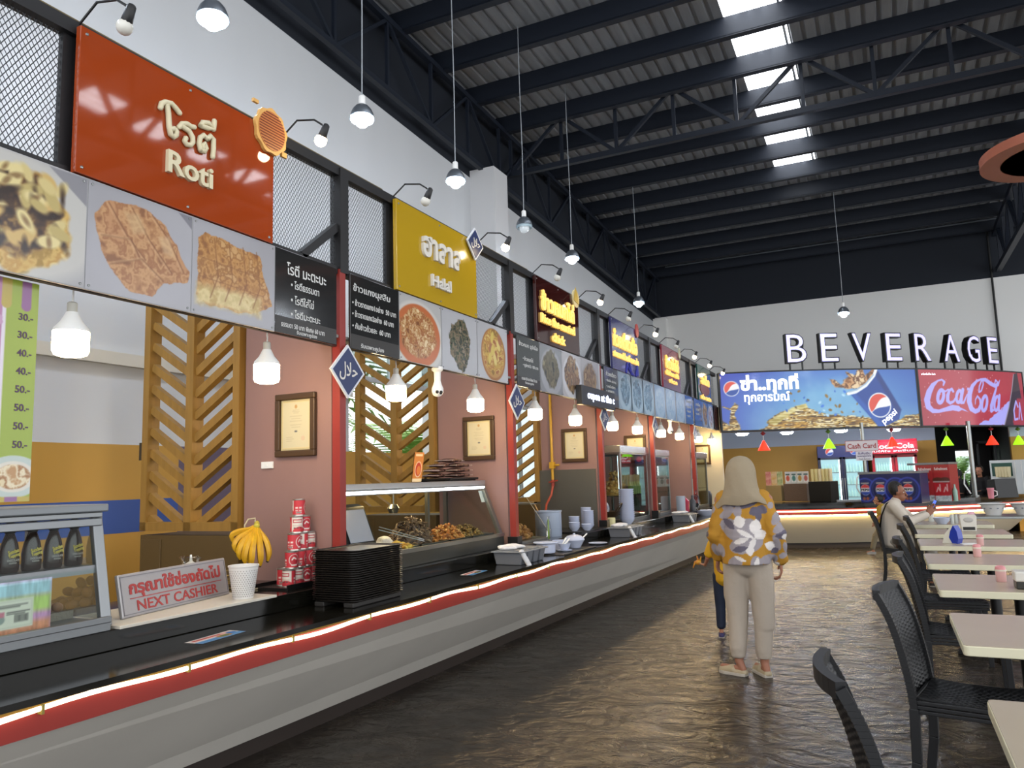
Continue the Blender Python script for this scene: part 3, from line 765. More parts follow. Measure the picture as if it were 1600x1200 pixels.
p.mix(m, ['8d5f39', 'a97845', 'bd8d55', '96683d', 'c49a66'], .04)
p.mix(p.soft(np.maximum(np.abs(p.X - .25) - .22, np.abs(p.Y - .11) - .05) + wob, .02), ['c2ad78', 'd4c08c', 'b59a62'], .05)
for x in (.14, .24, .34, .44): p.line([(x, .42), (x + .03, .22), (x - .02, .10)], .004, '7b5030', a=.6)
for y in (.20, .30): p.line([(.05, y), (.5, y - .02)], .003, '805535', a=.5)
poster('food_poster', 'photograph of a square pan fried roti, next to the first menu board', 2.70, .59, p)
def menu(label, y, w, lines, h=None, base='232323', foot='2e2b29'):
    t = thing('menu_board', label, 'menu', (SXF, y, PZ0), 0, 'menu boards of the stalls', 'L')
    h = PZ1 - PZ0
    MB().box(0, 0, -.012, w, h, .003).ob('board', mat('menu_' + base, base, .12, coat=.4), t, bevel=.002)
    MB().box(.004, .004, .003, w - .004, .10, .0045).ob('footer', mat('menu_foot_' + foot, foot, .3), t)
    for body, x, z, hh, ww, al in lines: MB().text(body, x, z - PZ0, hh, .0012, .0042, al, .012, w=ww).ob('text_line', M_chalk, t)
    return t
menu('black roti menu board with four lines of white Thai writing', 3.29, .55, [('โรตี มะตะบะ', .27, 2.77, .075, .35, 'c'), ('• โรตีธรรมดา', .13, 2.68, .05, .25, 'l'), ('• โรตีใส่ไข่', .13, 2.59, .055, .20, 'l'),
     ('• โรตีมะตะบะ', .13, 2.505, .05, .26, 'l'), ('ธรรมดา 50 บาท พิเศษ 60 บาท', .24, 2.43, .03, .38, 'c'), ('รับเฉพาะคูปอง', .27, 2.395, .03, .18, 'c')])
menu('black curry rice menu board listing 50 and 60 baht dishes', 3.98, .56, [('ข้าวแกงมุสลิม', .24, 2.785, .07, .42, 'c'), ('• ข้าวราดแกง1อย่าง  50 บาท', .02, 2.69, .045, .50, 'l'), ('• ข้าวราดแกง2อย่าง  60 บาท', .02, 2.615, .045, .47, 'l'),
     ('• กับข้าวถ้วยละ  60 บาท', .02, 2.535, .045, .43, 'l'), ('รับเฉพาะคูปอง', .24, 2.405, .04, .26, 'c')])
p = fpic(.585, 21, 'b4b2b0')
p.ell(.25, .2, .36, .27, 'c5c2bc', e=.01).ell(.25, .21, .31, .235, 'b8673c', e=.006)
p.mix(p.soft(np.hypot((p.X - .25) / 1.3, p.Y - .22) - .19 + (p.noise(.09, 3) - .5) * .06, .008), ['7c4a28', 'b98a54', '94582f', 'd2b283', 'a5713f', 'e0c79a'], .05)
poster('food_poster', 'photograph of a red curry in a white bowl under the yellow sign', 4.545, .585, p)
p = fpic(.585, 22, 'b2b2b6')
p.mix(p.soft(np.hypot((p.X - .30) / .85, (p.Y - .24) / 1.05) - .20 + (p.noise(.07, 4) - .5) * .12, .006), ['33382a', '59503c', '7c6a52', '434a34', '2b3024', '8d7c66'], .05)
poster('food_poster', 'photograph of dark stir fried greens, middle poster under the yellow sign', 5.135, .585, p)
p = fpic(.585, 23, 'b2b2b6')
p.ell(.30, .23, .235, .235, '9d6b3d', e=.005).ell(.30, .235, .215, .215, 'b5874d')
p.mix(p.soft(np.hypot(p.X - .3, p.Y - .25) - .20 + (p.noise(.08, 3) - .5) * .05, .006), ['8d6a34', 'c6a24e', 'a8743e', 'd6bb6a', '9a5f38'], .07)
for k in range(9):
    p.ell(.16 + .27 * p.rng.rand(), .15 + .24 * p.rng.rand(), .055, .03, ['cdb45c', 'b98c48', 'd8c274', 'a26a48'][k % 4], 1.2 + p.rng.rand(), .005)
poster('food_poster', 'photograph of yellow potato curry in a brown bowl, before the second red post', 5.725, .585, p)
menu('grey black menu board beneath the maroon sign', 6.52, .52, [('ข้าวหมก ซุปเนื้อ', .26, 2.79, .06, .44, 'c'), ('• ข้าวหมกไก่', .12, 2.66, .045, .24, 'l'), ('• ซุปหางวัว 100 บาท', .12, 2.59, .045, .36, 'l'), ('ธรรมดา 50 บาท พิเศษ 70 บาท', .26, 2.46, .03, .36, 'c'), ('รับเฉพาะคูปอง', .26, 2.42, .03, .2, 'c')], base='33383a')
def stew(seed, pal, bg='a8a8ab', ring='c4c4c8'):
    p = fpic(.60, seed, bg, .006)
    p.ell(.3, .22, .29, .24, ring, e=.01)
    p.mix(p.soft(np.hypot((p.X - .3) / 1.05, p.Y - .26) - .20 + (p.noise(.1, 3) - .5) * .10, .01), pal, .07, 1, .7)
    return p
brown = ['54463a', '8a6f50', '6e5138', 'a58a64', '4a4038']
poster('food_poster', 'photograph of chicken in dark gravy under the left half of the maroon sign', 7.05, .585, stew(31, ['3f4038', '6c6650', '55503f', '8b8263'], '85878a', '9a9ca0'))
poster('food_poster', 'photograph of grilled chicken legs under the right half of the maroon sign', 7.64, .585, stew(32, brown, 'a9a7a8'))
poster('food_poster', 'photograph of shredded meat left of the moving text display', 8.23, .66, stew(33, ['6d5638', '8f7650', '5b4630', 'a58b62'], '9c9a9a', '8f8d8c'))
menu('small black menu board above the moving text display', 9.04, .54, [('ก๋วยเตี๋ยว', .27, 2.79, .06, .4, 'c'), ('• เส้นเล็ก เส้นใหญ่', .06, 2.70, .04, .4, 'l'), ('• บะหมี่ หมี่ขาว', .06, 2.63, .04, .36, 'l'), ('• เกาเหลา', .06, 2.56, .04, .3, 'l')], base='2c3434')
bl = ['3d5663', '6b8492', '52707e', '8fa6b2', '46585e']
blb = ['photograph of a grey blue noodle bowl under the violet sign', 'middle photograph of a noodle bowl under the violet sign', 'noodle photograph right beside the fourth red post']
for i in range(3): poster('food_poster', blb[i], 9.59 + .56 * i, .555, stew(40 + i, bl, '86969f', '9db0ba'))
blc = ['pale blue chicken photograph just after the fourth red post', 'pale blue rice photograph under the crimson sign', 'pale blue soup photograph left of the blue menu board']
for i in range(3): poster('food_poster', blc[i], 11.36 + .66 * i, .655, stew(50 + i, ['7f96a8', 'a3b5c4', '8aa3b6', 'b3c1c9'], '8398ad', '9fb2c3'))
menu('blue menu board left of the last red post', 13.34, .58, [('ข้าวมันไก่', .29, 2.78, .06, .4, 'c'), ('• ธรรมดา 50', .08, 2.68, .04, .35, 'l'), ('• พิเศษ 60', .08, 2.6, .04, .3, 'l'), ('• รวม 70', .08, 2.52, .04, .25, 'l')], base='1f4a80', foot='24558f')
menu('blue menu board right of the last red post', 14.05, .60, [('สเต็ก', .3, 2.78, .06, .35, 'c'), ('• ไก่ 89', .08, 2.68, .04, .3, 'l'), ('• ปลา 99', .08, 2.6, .04, .3, 'l')], base='1f4a80', foot='24558f')
poster('food_poster', 'photograph of fried food on blue next to the last menu board', 14.66, .55, stew(60, ['7c6030', 'a98544', '5d4a2c', 'c0a060'], '4d6f9a', '7d95b5'))
poster('food_poster', 'photograph of a white plate second from the beverage sign', 15.22, .5, stew(61, ['a0a9b5', 'c9ccd2', '8c6a62', 'b9b2ac'], '6a86ad', 'b8c4d2'))
poster('food_poster', 'dark steak photograph touching the beverage sign', 15.73, .42, stew(62, ['3b2723', '5a3530', '2a1d1c', '74453a'], '3a3336', '4d4446'))
# ------------------------------------------------------------------ steel frame and expanded metal above
fr = thing('sign_frame', 'long black steel frame carrying the stall signs and mesh', 'frame', (-3.13, 0, 0))
for z, wd in ((3.56, .065), (2.885, .05), (2.395, .03)): MB().bar((0, .3, z), (0, 16.4, z), wd).ob('rail', M_blacksteel, fr)
posts = [0.62] + [y + .02 for y in PY]
for y in posts: MB().bar((0, y, 2.87), (0, y, 3.58), .085).ob('post', M_blacksteel, fr)
for y, d in [(SL[i] + d, d) for i in range(6) for d in (-.02, 1.22)]: MB().bar((-.01, y + (.05 if d < 0 else -.05), 2.89), (-.01, y + (.05 if d < 0 else -.05), 3.6), .03, .13).ob('upright', M_blacksteel, fr)
for y in PY: MB().bar((0, y - .02, 3.18), (0, y - .36, 2.9), .05).ob('brace', M_blacksteel, fr)
gs = MB().box(-.03, .3, 3.592, .03, 4.4, 3.600).box(-.03, 5.8, 3.592, .03, 6.9, 3.600); gs.ob('rail_cap', mat('bronze_cap', '6b5d3a', .4), fr)
def mesh_panel(w, h=.66):
    m = MB(); px, pz = .0245, .038; t = 0.0
    nx = int(w / px) + 1; nz = int(h / pz) + 1
    for i in range(-nz, nx + 1):
        for sg in (1, -1):
            x0 = i * px if sg > 0 else i * px + nz * px
            # one strand, clipped to the panel
            a0, a1 = 0.0, h; xa, xb = x0, x0 + sg * h * px / pz
            if xa == xb: continue
            def at(x): return (x - xa) / (xb - xa) * h
            lo, hi = sorted((at(0.0), at(w))); s0, s1 = max(0, lo), min(h, hi)
            if s1 - s0 < .004: continue
            X0 = xa + (xb - xa) * s0 / h; X1 = xa + (xb - xa) * s1 / h
            q = .0027
            m.add([(X0 - q, s0, 0), (X0 + q, s0, t * sg), (X1 + q, s1, t * sg), (X1 - q, s1, 0)], [(0, 1, 2, 3)])
    return m
M_mesh = mat('expanded_metal', '55585b', 0.5, 0.2)
bays = []
for i, y in enumerate(posts):
    left = (SL[i - 1] + 1.22) if i else .34
    right = SL[i] - .02 if i < 6 else 16
    bays += [(left, y - .04), (y + .04, right)]
bl = ['left of the first post beyond the frame edge', 'left of the orange Roti sign', 'right of the orange Roti sign', 'left of the yellow Halal sign', 'right of the yellow Halal sign', 'left of the maroon sign', 'right of the maroon sign',
      'left of the violet sign', 'right of the violet sign', 'left of the crimson sign', 'right of the crimson sign', 'left of the dark green sign']
for (a, b), l in zip(bays, bl):
    if b - a > .1: one('mesh_panel', mesh_panel(b - a), M_mesh, 'expanded metal mesh panel ' + l, 'mesh', (-3.14, a, 2.91), 0, 'mesh panels of the sign frame', 'L')
one('mesh_panel', mesh_panel(.62), M_mesh, 'expanded metal mesh panel right of the dark green sign', 'mesh', (-3.14, 15.70, 2.91), 0, 'mesh panels of the sign frame', 'L')
# ------------------------------------------------------------------ small spot lamps on the frame
M_spoton = mat('spot_bulb_on', 'fff4dc', .3, emit='ffe2ae', es=26)
M_spotoff = mat('spot_bulb_off', 'd7d5cc', .2)
def spot(y, lit, label, first=[None, None]):
    k = 1 if lit else 0
    if first[k] is None:
        t = thing('spot_lamp', label, 'lamp', (-3.10, y, 3.585), 0, 'spot lamps above the signs'); first[k] = t
        MB().tube([(0, 0, 0), (.10, .01, .08), (.22, .02, .06), (.30, .03, .0)], .006, 6).ob('arm', M_plblack, t)
        MB().cap((.30, .03, .0), (.275, .03, -.05), .022, .03).ob('socket', M_blacksteel, t, smooth=50)
        MB().ball((.262, .03, -.075), .036).ob('bulb', M_spoton if lit else M_spotoff, t, smooth=60)
        return t
    return dup(first[k], (-3.10, y, 3.585), 0, label)
nm = ['orange Roti', 'yellow Halal', 'maroon', 'violet', 'crimson', 'dark green']
for i, y in enumerate(SL):
    spot(y + .02, i in (5,), 'small arm lamp at the upper left corner of the %s sign' % nm[i])
    spot(y + 1.32, True, 'small arm lamp at the upper right corner of the %s sign' % nm[i])
# ------------------------------------------------------------------ moving text display
t = thing('text_display', 'dark moving text display with glowing white letters over the posters', 'display', (-2.99, 8.02, 2.31), 0, None, 'L')
MB().box(0, 0, -.07, 1.17, .22, .0).ob('case', mat('display_case', '2b2b2c', .4), t, bevel=.006)
MB().text('oupon at the c', .66, .11, .12, .002, .001, w=.96, bold=.03).ob('glowing_text', mat('glow_text', 'dfe6ff', .4, emit='d4deff', es=2.2), t)
# ------------------------------------------------------------------ hanging warm bulbs
M_bulb = mat('warm_bulb', 'fff6e2', .4, emit='ffdca2', es=42)
def bulb():
    t = thing('hanging_bulb', 'x', 'light bulb', (0, 0, 0), 0, 'warm bulbs along the counter')
    MB().lathe([(.0, -.075), (.045, -.074), (.066, -.066), (.0735, -.05), (.0735, .035), (.070, .042), (0, .042)], 24).ob('glass', M_bulb, t, smooth=40)
    MB().lathe([(.0735, .036), (.070, .052), (.045, .082), (.030, .112), (.024, .125), (0, .125)], 24).ob('neck', M_plwhite, t, smooth=40)
    MB().lathe([(.021, .12), (.021, .165), (.016, .17), (0, .17)], 16).ob('socket', mat('socket_grey', 'b7b5ab', .5), t, smooth=40)
    MB().tube([(0, 0, .165), (.004, 0, .20), (-.003, 0, .26)], .004, 6).tube([(.006, 0, .165), (-.004, .002, .21), (.003, 0, .26)], .003, 6).ob('cord', M_plwhite, t)
    MB().box(-.05, -.05, .255, .05, .05, .268).ob('mount', M_plwhite, t)
    return t
BYS = [2.17, 3.37, 4.69, 5.91, 7.19, 8.33, 9.68, 10.82, 12.12, 13.35, 14.83, 16.10]
bb = ['nearest hanging bulb, in front of the white wall left of the first lattice', 'hanging bulb in front of the pink wall left of the first certificate', 'hanging bulb in front of the second lattice', 'hanging bulb just above the second certificate',
      'hanging bulb right of the second red post', 'hanging bulb above the third certificate', 'hanging bulb above the large glass cabinet', 'hanging bulb left of the fourth rhombus sign', 'hanging bulb above the narrow glass cabinet, left of the second camera',
      'hanging bulb left of the last rhombus sign', 'hanging bulb right of the last rhombus sign', 'hanging bulb nearest the beverage sign']
b0 = None
for y, l in zip(BYS, bb):
    if b0 is None: b0 = bulb(); place(b0, (-3.2, y, 2.17)); b0['label'] = l
    else: dup(b0, (-3.2, y, 2.17), 0, l)
one('soffit_board', MB().box(-3.29, .3, 2.437, -3.10, 16.3, 2.455), mat('soffit', '8f8d88', .6), 'thin board behind the posters that carries the hanging bulbs', 'board')
# ------------------------------------------------------------------ dome cameras
def cctv(loc, label):
    t = thing('security_camera', label, 'camera', loc, 0, 'white security cameras')
    MB().lathe([(.045, .19), (.045, .165), (.028, .15), (.026, .08), (.034, .05), (.046, .02), (.046, 0), (0, 0)][::-1], 18).ob('housing', M_plwhite, t, smooth=40)
    MB().ball((0, 0, 0), .046, n=16, m=12).ob('dome', M_plwhite, t, smooth=60)
    MB().ball((.036, -.012, -.014), .016).ball((.018, -.036, -.010), .014).ob('lens', M_plblack, t, smooth=60)
    return t
cctv((-3.10, 5.11, 2.20), 'white dome camera under the posters beside the second lattice')
cctv((-3.10, 12.33, 2.20), 'white dome camera between two hanging bulbs near the narrow glass cabinet')
# ------------------------------------------------------------------ cool white pendant lamps under the roof
M_cool = mat('cool_bulb', 'ffffff', .3, emit='e3efff', es=190)
M_cooloff = mat('dim_bulb', 'b9c0c4', .2, emit='dfe8ef', es=.25)
M_shade = mat('clear_shade', 'c3dbe6', .12, alpha=.45)
def pendant(lit, L=2.75):
    t = thing('pendant_lamp', 'x', 'pendant lamp', (0, 0, 0), 0, 'cool pendant lamps under the roof')
    MB().ball((0, 0, -.04), .066, n=16, m=10).ob('bulb', M_cool if lit else M_cooloff, t, smooth=60)
    MB().lathe([(.108, -.01), (.104, .02), (.088, .06), (.06, .095), (.034, .112), (0, .112)], 28).ob('dome', mat('lamp_dome_grey', '70777f', .3, .6), t, smooth=40)
    MB().lathe([(.108, -.012), (.110, -.03), (.100, -.045), (.098, -.045), (.107, -.028), (.105, -.012)], 28).ob('rim', M_shade, t, smooth=40)
    MB().lathe([(.032, .11), (.030, .19), (.02, .20), (0, .20)], 16).ob('cap', M_plwhite, t, smooth=40)
    MB().tube([(0, 0, .2), (.006, 0, .2 + L * .3), (-.004, 0, .2 + L * .7), (0, 0, .2 + L)], .006, 6).ob('cord', mat('cord_grey', '9aa0a6', .5), t)
    return t
pl = [(3.70, 'cool pendant lamp at the top left above the orange sign, nearest the camera'), (5.44, 'cool pendant lamp above the steel mesh left of the yellow sign'), (7.14, 'cool pendant lamp above the yellow sign, left of the white pilaster'),
      (8.95, 'switched off pendant lamp right of the white pilaster'), (10.68, 'cool pendant lamp above the violet sign, fifth along the left wall'), (14.2, 'cool pendant lamp in front of the far left corner')]
p0 = None
for y, l in pl:
    if 'off' in l: q = pendant(False); place(q, (-4.05, y, 4.83)); q['label'] = l; q.scale = (1, 1, 1)
    elif p0 is None: p0 = pendant(True); place(p0, (-4.05, y, 4.83)); p0['label'] = l
    else: dup(p0, (-4.05, y, 4.83), 0, l)
for x, y, z, l in ((-.52, 16.5, 4.62, 'cool pendant lamp in front of the back wall above the letters'), (4.3, 16.8, 4.7, 'added cool pendant lamp above the seats, unseen outside the right edge, beside the back wall'), (4.6, 11.5, 4.83, 'added cool pendant lamp above the seats, unseen outside the right edge, halfway along'),
    (4.6, 6.0, 4.83, 'added cool pendant lamp above the seats, unseen outside the right edge, nearest the camera'), (-4.05, 1.9, 4.83, 'added unseen pendant lamp above the left frame edge'), (-4.05, .1, 4.83, 'added unseen pendant lamp left of the camera')):
    dup(p0, (x, y, z), 0, l)  # all but the first are unseen lamps, added to light the walls
# ------------------------------------------------------------------ ring chandelier
M_copper = mat('copper_orange', 'a4604a', .4, var=.1, vscale=3)
t = thing('ring_chandelier', 'copper coloured ring chandelier at the right edge under the roof', 'chandelier', (1.92, 9.5, 4.70))
def ring(r0, r1, h): return MB().lathe([(r0, 0), (r1, 0), (r1, h), (r0, h), (r0, 0)], 64)
for r0, r1 in ((.55, .74), (.27, .47)): ring(r0, r1, .10).ob('ring', M_copper, t, smooth=30)
MB().lathe([(0, 0), (.2, 0), (.2, .1), (0, .1)], 48).ob('disc', mat('copper_glow', 'b8653f', .4), t, smooth=30)
m = MB()
for k in range(3):
    a = R(k * 120 + 20); m.bar((0, 0, .08), (.73 * math.cos(a), .73 * math.sin(a), .08), .03)
m.ob('spokes', M_blacksteel, t)
MB().tube([(0, 0, .1), (0, 0, 2.85)], .01).ob('rod', M_blacksteel, t)
# ------------------------------------------------------------------ price banner at the far left
t = thing('price_banner', 'hanging green and pink price banner listing 30, 40 and 50 baht', 'banner', (-3.155, 1.52, 1.47), 0, None, 'L')
p = Pic(.47, .905, .003, '93a63a', 70)
p.rect(0, 0, .33, .905, 'b07ba0').rect(.325, 0, .34, .8, 'd8d0dc')
for k in range(6): p.rect(k * .08, .80, k * .08 + .04, .905, '8d5f8e' if k % 2 else 'b3a04a').ell(k * .08 + .02, .80, .02, .02, '8d5f8e' if k % 2 else 'b3a04a')
for k in range(20): p.ell(p.rng.rand() * .32, .2 + p.rng.rand() * .55, .012, .012, 'c096b8')
p.ell(.40, .10, .12, .085, 'b7c3bd', 0).ell(.40, .10, .09, .062, 'd5cfc2'); p.mix(p.soft(np.hypot((p.X - .40) / 1.4, p.Y - .10) - .05), ['b58a5c', 'e0d3b4', '9a6a40', 'd9c8a0'], .04)
p.rect(0, 0, .47, .02, 'b3a04a').rect(.37, 0, .42, .02, '8d5f8e')
p.ob('sheet', M_print, t)
for k, a in enumerate(('30.-', '30.-', '40.-', '40.-', '50.-', '50.-', '50.-', '50.-')): MB().text(a, .42, .755 - k * .075, .03, .001, .001, w=.06, bold=.02).ob('price', mat('price_ink', '5d4a5e', .6), t)
# ================================================================== THINGS ON THE FOOD COUNTER
ZL, ZC = .89, .80
def glassbox_frame(m, x0, y0, z0, x1, y1, z1, w=.03):
    for x in (x0, x1):
        for y in (y0, y1): m.bar((x, y, z0), (x, y, z1), w)
    for z in (z0, z1):
        for y in (y0, y1): m.bar((x0, y, z), (x1, y, z), w)
        for x in (x0, x1): m.bar((x, y0, z), (x, y1, z), w)
# ---- small glass case at the far left: slanting front
t = thing('display_case', 'aluminium glass case with sauce bottles at the left edge of the counter', 'display case', (-3.16, 1.30, ZL))
L = 1.07; H_ = .545; D = .56; SLN = .09
f = MB()
for y in (.015, L - .015):
    f.bar((0, y, .02), (-SLN, y, H_ - .05), .05, .03).bar((-D, y, .02), (-D, y, H_ - .03), .03)
f.box(-D, 0, 0, .02, L, .045).box(-D, 0, H_ - .05, -SLN + .03, L, H_ - .025)
f.bar((.012, 0, .05), (.012, L, .05), .028).bar((-SLN + .012, 0, H_ - .07), (-SLN + .012, L, H_ - .07), .035)
f.ob('frame', M_alu, t, bevel=.004)
MB().box(-D - .01, -.01, H_ - .025, -SLN + .05, L + .015, H_ + .01).ob('top', mat('pale_alu', '7d8184', .4, .5), t, bevel=.006)
MB().box(-.50, .03, .262, -.055, L - .03, .285).bar((-.05, .03, .27), (-.05, L - .03, .27), .012, .035).ob('shelf', M_alu, t)
g = MB(); g.add([(.004, .03, .05), (.004, L - .03, .05), (-SLN + .004, L - .03, H_ - .08), (-SLN + .004, .03, H_ - .08)], [(0, 1, 2, 3)])
g.add([(-.02, L - .012, .05), (-D + .02, L - .012, .05), (-D + .02, L - .012, H_ - .06), (-SLN - .02, L - .012, H_ - .06)], [(0, 1, 2, 3)])
g.ob('glass', M_glass, t)
# sauce bottles on the case shelf
def sauce(col, name):
    b = thing('sauce_bottle', 'x', 'bottle', (0, 0, 0), 0, 'sauce bottles in the case')
    k = MB().lathe([(0, 0), (.036, 0), (.040, .008), (.042, .03), (.041, .075), (.034, .115), (.022, .15), (.018, .16), (.018, .165), (0, .165)], 20)
    k.v = [(x * .72, y, z) for x, y, z in k.v]
    k.ob('body', mat('sauce_' + name, col, .18, coat=.3), b, smooth=40)
    c = MB().lathe([(.020, .162), (.019, .185), (.011, .225), (.010, .23), (0, .23)], 14); c.ob('cap', mat('cap_' + name, '1a1412' if name == 'choc' else '7e1d24', .35), b, smooth=40)
    x = MB(); x.M = BAS['L'].to_4x4()
    x.text('Sundae', 0, .088, .017, .0008, .0292, w=.045, rot=.25, bold=.03).text('Topping', .004, .070, .018, .0008, .0302, w=.048, rot=.25, bold=.03)
    x.ob('label_name', mat('label_yellow', 'cdbb52', .5), b)
    x = MB(); x.M = BAS['L'].to_4x4(); x.text('CHOCOLATE' if name == 'choc' else 'STRAWBERRY', 0, .052, .009, .0008, .0304, w=.05).text('FLAVOUR', 0, .040, .007, .0008, .0304, w=.03); x.ob('label_text', mat('label_white', 'c9c4bb', .5), b)
    return b
sc0 = sauce('2c1d15', 'choc')
for i, (yy, l) in enumerate(((.985, 'brown sauce bottle at the right end of the case shelf'), (.88, 'brown sauce bottle second from the right end of the case shelf'), (.775, 'brown sauce bottle third from the right end of the case shelf'), (.67, 'brown sauce bottle beside the red one'))):
    loc = (-3.32, 2.305 - .095 * i, ZL + .286)
    if i == 0: place(sc0, loc); sc0['label'] = l
    else: dup(sc0, loc, 0, l)
q = sauce('8c1c2a', 'berry'); place(q, (-3.32, 1.925, ZL + .286)); q['label'] = 'dark red sauce bottle at the left edge of the picture'
q = dup(q, (-3.32, 1.83, ZL + .286), 0, 'dark red sauce bottle cut off by the left edge, left of the other red one')
# eggs in a tray on the case floor
one('egg_tray', MB().box(-.15, -.16, 0, .15, .16, .02).box(-.15, -.16, .02, -.14, .16, .035).box(.14, -.16, .02, .15, .16, .035), mat('grey_pulp', '8d8578', .9, bump=.4, bscale=60), 'pulp egg tray under the brown eggs', 'tray', (-3.52, 2.19, ZL + .046))
egg = None; eggs = [(-.105 + .06 * (k % 4), -.13 + .066 * (k // 4), .048) for k in range(20)] + [(-.07 + .066 * (k % 3), -.09 + .07 * (k // 3), .092) for k in range(9)] + [(-.04, -.04, .134), (.03, -.05, .134), (-.01, .03, .132)]
M_egg = mat('brown_egg', '9b7250', .45, var=.1, vscale=30)
for k, (a, b, c) in enumerate(eggs):
    if egg is None:
        egg = MB().lathe([(0, -.027), (.012, -.0245), (.019, -.015), (.0215, -.002), (.0195, .013), (.013, .023), (.006, .0275), (0, .0285)], 14).ob('egg', M_egg, None, smooth=80)
        o = egg
    else:
        o = egg.copy(); COL.objects.link(o)
    r = random.Random(k)
    o.matrix_world = Matrix.Translation((-3.52 + a, 2.19 + b, ZL + .046 + c)) @ Matrix.Rotation(r.uniform(.6, 1.6), 4, (r.random() - .5, r.random() - .5, .1))
    tag(o, 'brown egg in the heap on the egg tray in the glass case', 'egg', 'brown eggs in the glass case')
# pastel pack of napkins
t = thing('paper_pack', 'pastel striped plastic pack with a white label in the glass case', 'packet', (-3.20, 1.83, ZL + .046), 0, None, 'L')
p = Pic(.30, .215, .004, 'b98ab0', 80); n = p.noise(.05, 3)
p.rect(0, .15, .3, .215, '9fc3cc', .012).rect(0, .085, .3, .15, 'a9c46a', .012).rect(0, 0, .3, .05, 'cf8a68', .012)
p.c *= (.82 + .4 * p.noise(.03, 3, 3, .4))[..., None]
p.rect(.055, .03, .225, .145, 'dcdccb').rect(.06, .035, .22, .14, 'c9cbb9').rect(.064, .039, .216, .136, 'dcdccb')
for a, b, ww in ((.07, .122, .13), (.07, .115, .10), (.12, .095, .09), (.12, .088, .07)): p.line([(a, b), (a + ww, b)], .002, '5a5a55')
p.ell(.09, .07, .022, .018, '8d9a92').rect(.075, .08, .11, .10, 'c97a8a')
for k in range(12): p.rect(.150 + k * .0048, .055, .1525 + k * .0048, .082, '3a3a38')
MB().box(0, 0, -.10, .30, .215, 0).ob('pack', mat('pastel_pack', 'b6a3ad', .35), t, bevel=.012)
p.ob('printed_front', M_print, t, (0, 0, .0015))
# ---- white board and NEXT CASHIER plate
one('white_board', MB().prism([(-3.23, 2.40), (-3.12, 2.40), (-3.10, 3.36), (-3.24, 3.36), (-3.62, 3.36), (-3.6, 2.45)], ZL, ZL + .014), mat('white_board', 'c9c3b6', .4), 'white board lying on the shelf under the cashier plate', 'board', bevel=.002)
SGA = math.atan2(.82, -.17)   # direction of the plate in plan
t = thing('cashier_sign', 'silver NEXT CASHIER plate with red Thai and English letters', 'sign', (0, 0, 0))
xv = Vector((-.14, .80, 0)).normalized(); nz = Vector((xv.y, -xv.x, 0)); tilt = .20
yv = (Vector((0, 0, 1)) * math.cos(tilt) - nz * math.sin(tilt)); zv = xv.cross(yv)
t.matrix_world = Matrix(((xv.x, yv.x, zv.x, -3.26), (xv.y, yv.y, zv.y, 2.52), (xv.z, yv.z, zv.z, ZL + .016), (0, 0, 0, 1)))
MB().box(0, 0, -.02, .80, .205, 0).ob('plate', mat('silver_plate', 'a5a2a3', .3, .35, bump=.12, bscale=12), t, bevel=.006)
rm = MB().box(.012, .012, 0, .788, .016, .002).box(.012, .189, 0, .788, .193, .002).box(.012, .012, 0, .016, .193, .002).box(.784, .012, 0, .788, .193, .002)
rm.ob('rim_line', mat('plate_line', '77757a', .4), t)
mr = mat('sign_red', 'a23a38', .4)
MB().text('กรุณาใช้ช่องถัดไป', .40, .130, .092, .0016, .001, w=.68, bold=.035).ob('thai_letters', mr, t)
MB().text('NEXT CASHIER', .40, .048, .05, .0016, .001, w=.60, bold=.012).ob('letters', mr, t)
MB().box(.06, .083, .001, .74, .087, .002).ob('red_line', mr, t)
# ---- pump bottle in a plastic bag
t = thing('pump_bottle', 'pale yellow squeeze bottle with a white cap behind the cashier plate', 'bottle', (-3.50, 3.12, ZL + .014))
MB().lathe([(0, 0), (.036, 0), (.038, .01), (.038, .15), (.03, .165), (0, .165)], 18).ob('bottle', mat('oil_yellow', 'a99a5c', .15, alpha=.75), t, smooth=40)
MB().lathe([(.034, .16), (.034, .185), (.016, .195), (.009, .20), (.005, .235), (0, .235)], 16).ob('cap', M_plwhite, t, smooth=40)
MB().tube([(0, .045 + .02 * math.sin(a), .07 + .03 * math.cos(a)) for a in [PI * k / 8 for k in range(9)]], .007, 8).ob('handle', M_plwhite, t)
b = MB().lathe([(.042, .02), (.046, .10), (.044, .17), (.05, .20), (.056, .225)], 9); rr = random.Random(3); b.v = [(x + rr.uniform(-.006, .006), y + rr.uniform(-.006, .006), z + rr.uniform(-.01, .01)) for x, y, z in b.v]
b.ob('bag', mat_glass('thin_plastic', 'f4f4f0', .16), t, smooth=60)
# ---- wire basket behind
bk = MB()
for z, r in ((0, .10), (.05, .13), (.10, .15)): bk.tube([(r * math.cos(a), r * math.sin(a), z) for a in [2 * PI * k / 24 for k in range(24)]], .004, 6, True)
for k in range(16): a = 2 * PI * k / 16; bk.tube([(.10 * math.cos(a), .10 * math.sin(a), 0), (.15 * math.cos(a), .15 * math.sin(a), .10)], .003, 5)
one('wire_basket', bk, mat('brass_wire', '8f7a4a', .4, .6), 'brass wire basket left of the bananas', 'basket', (-3.62, 3.45, ZL + .005))
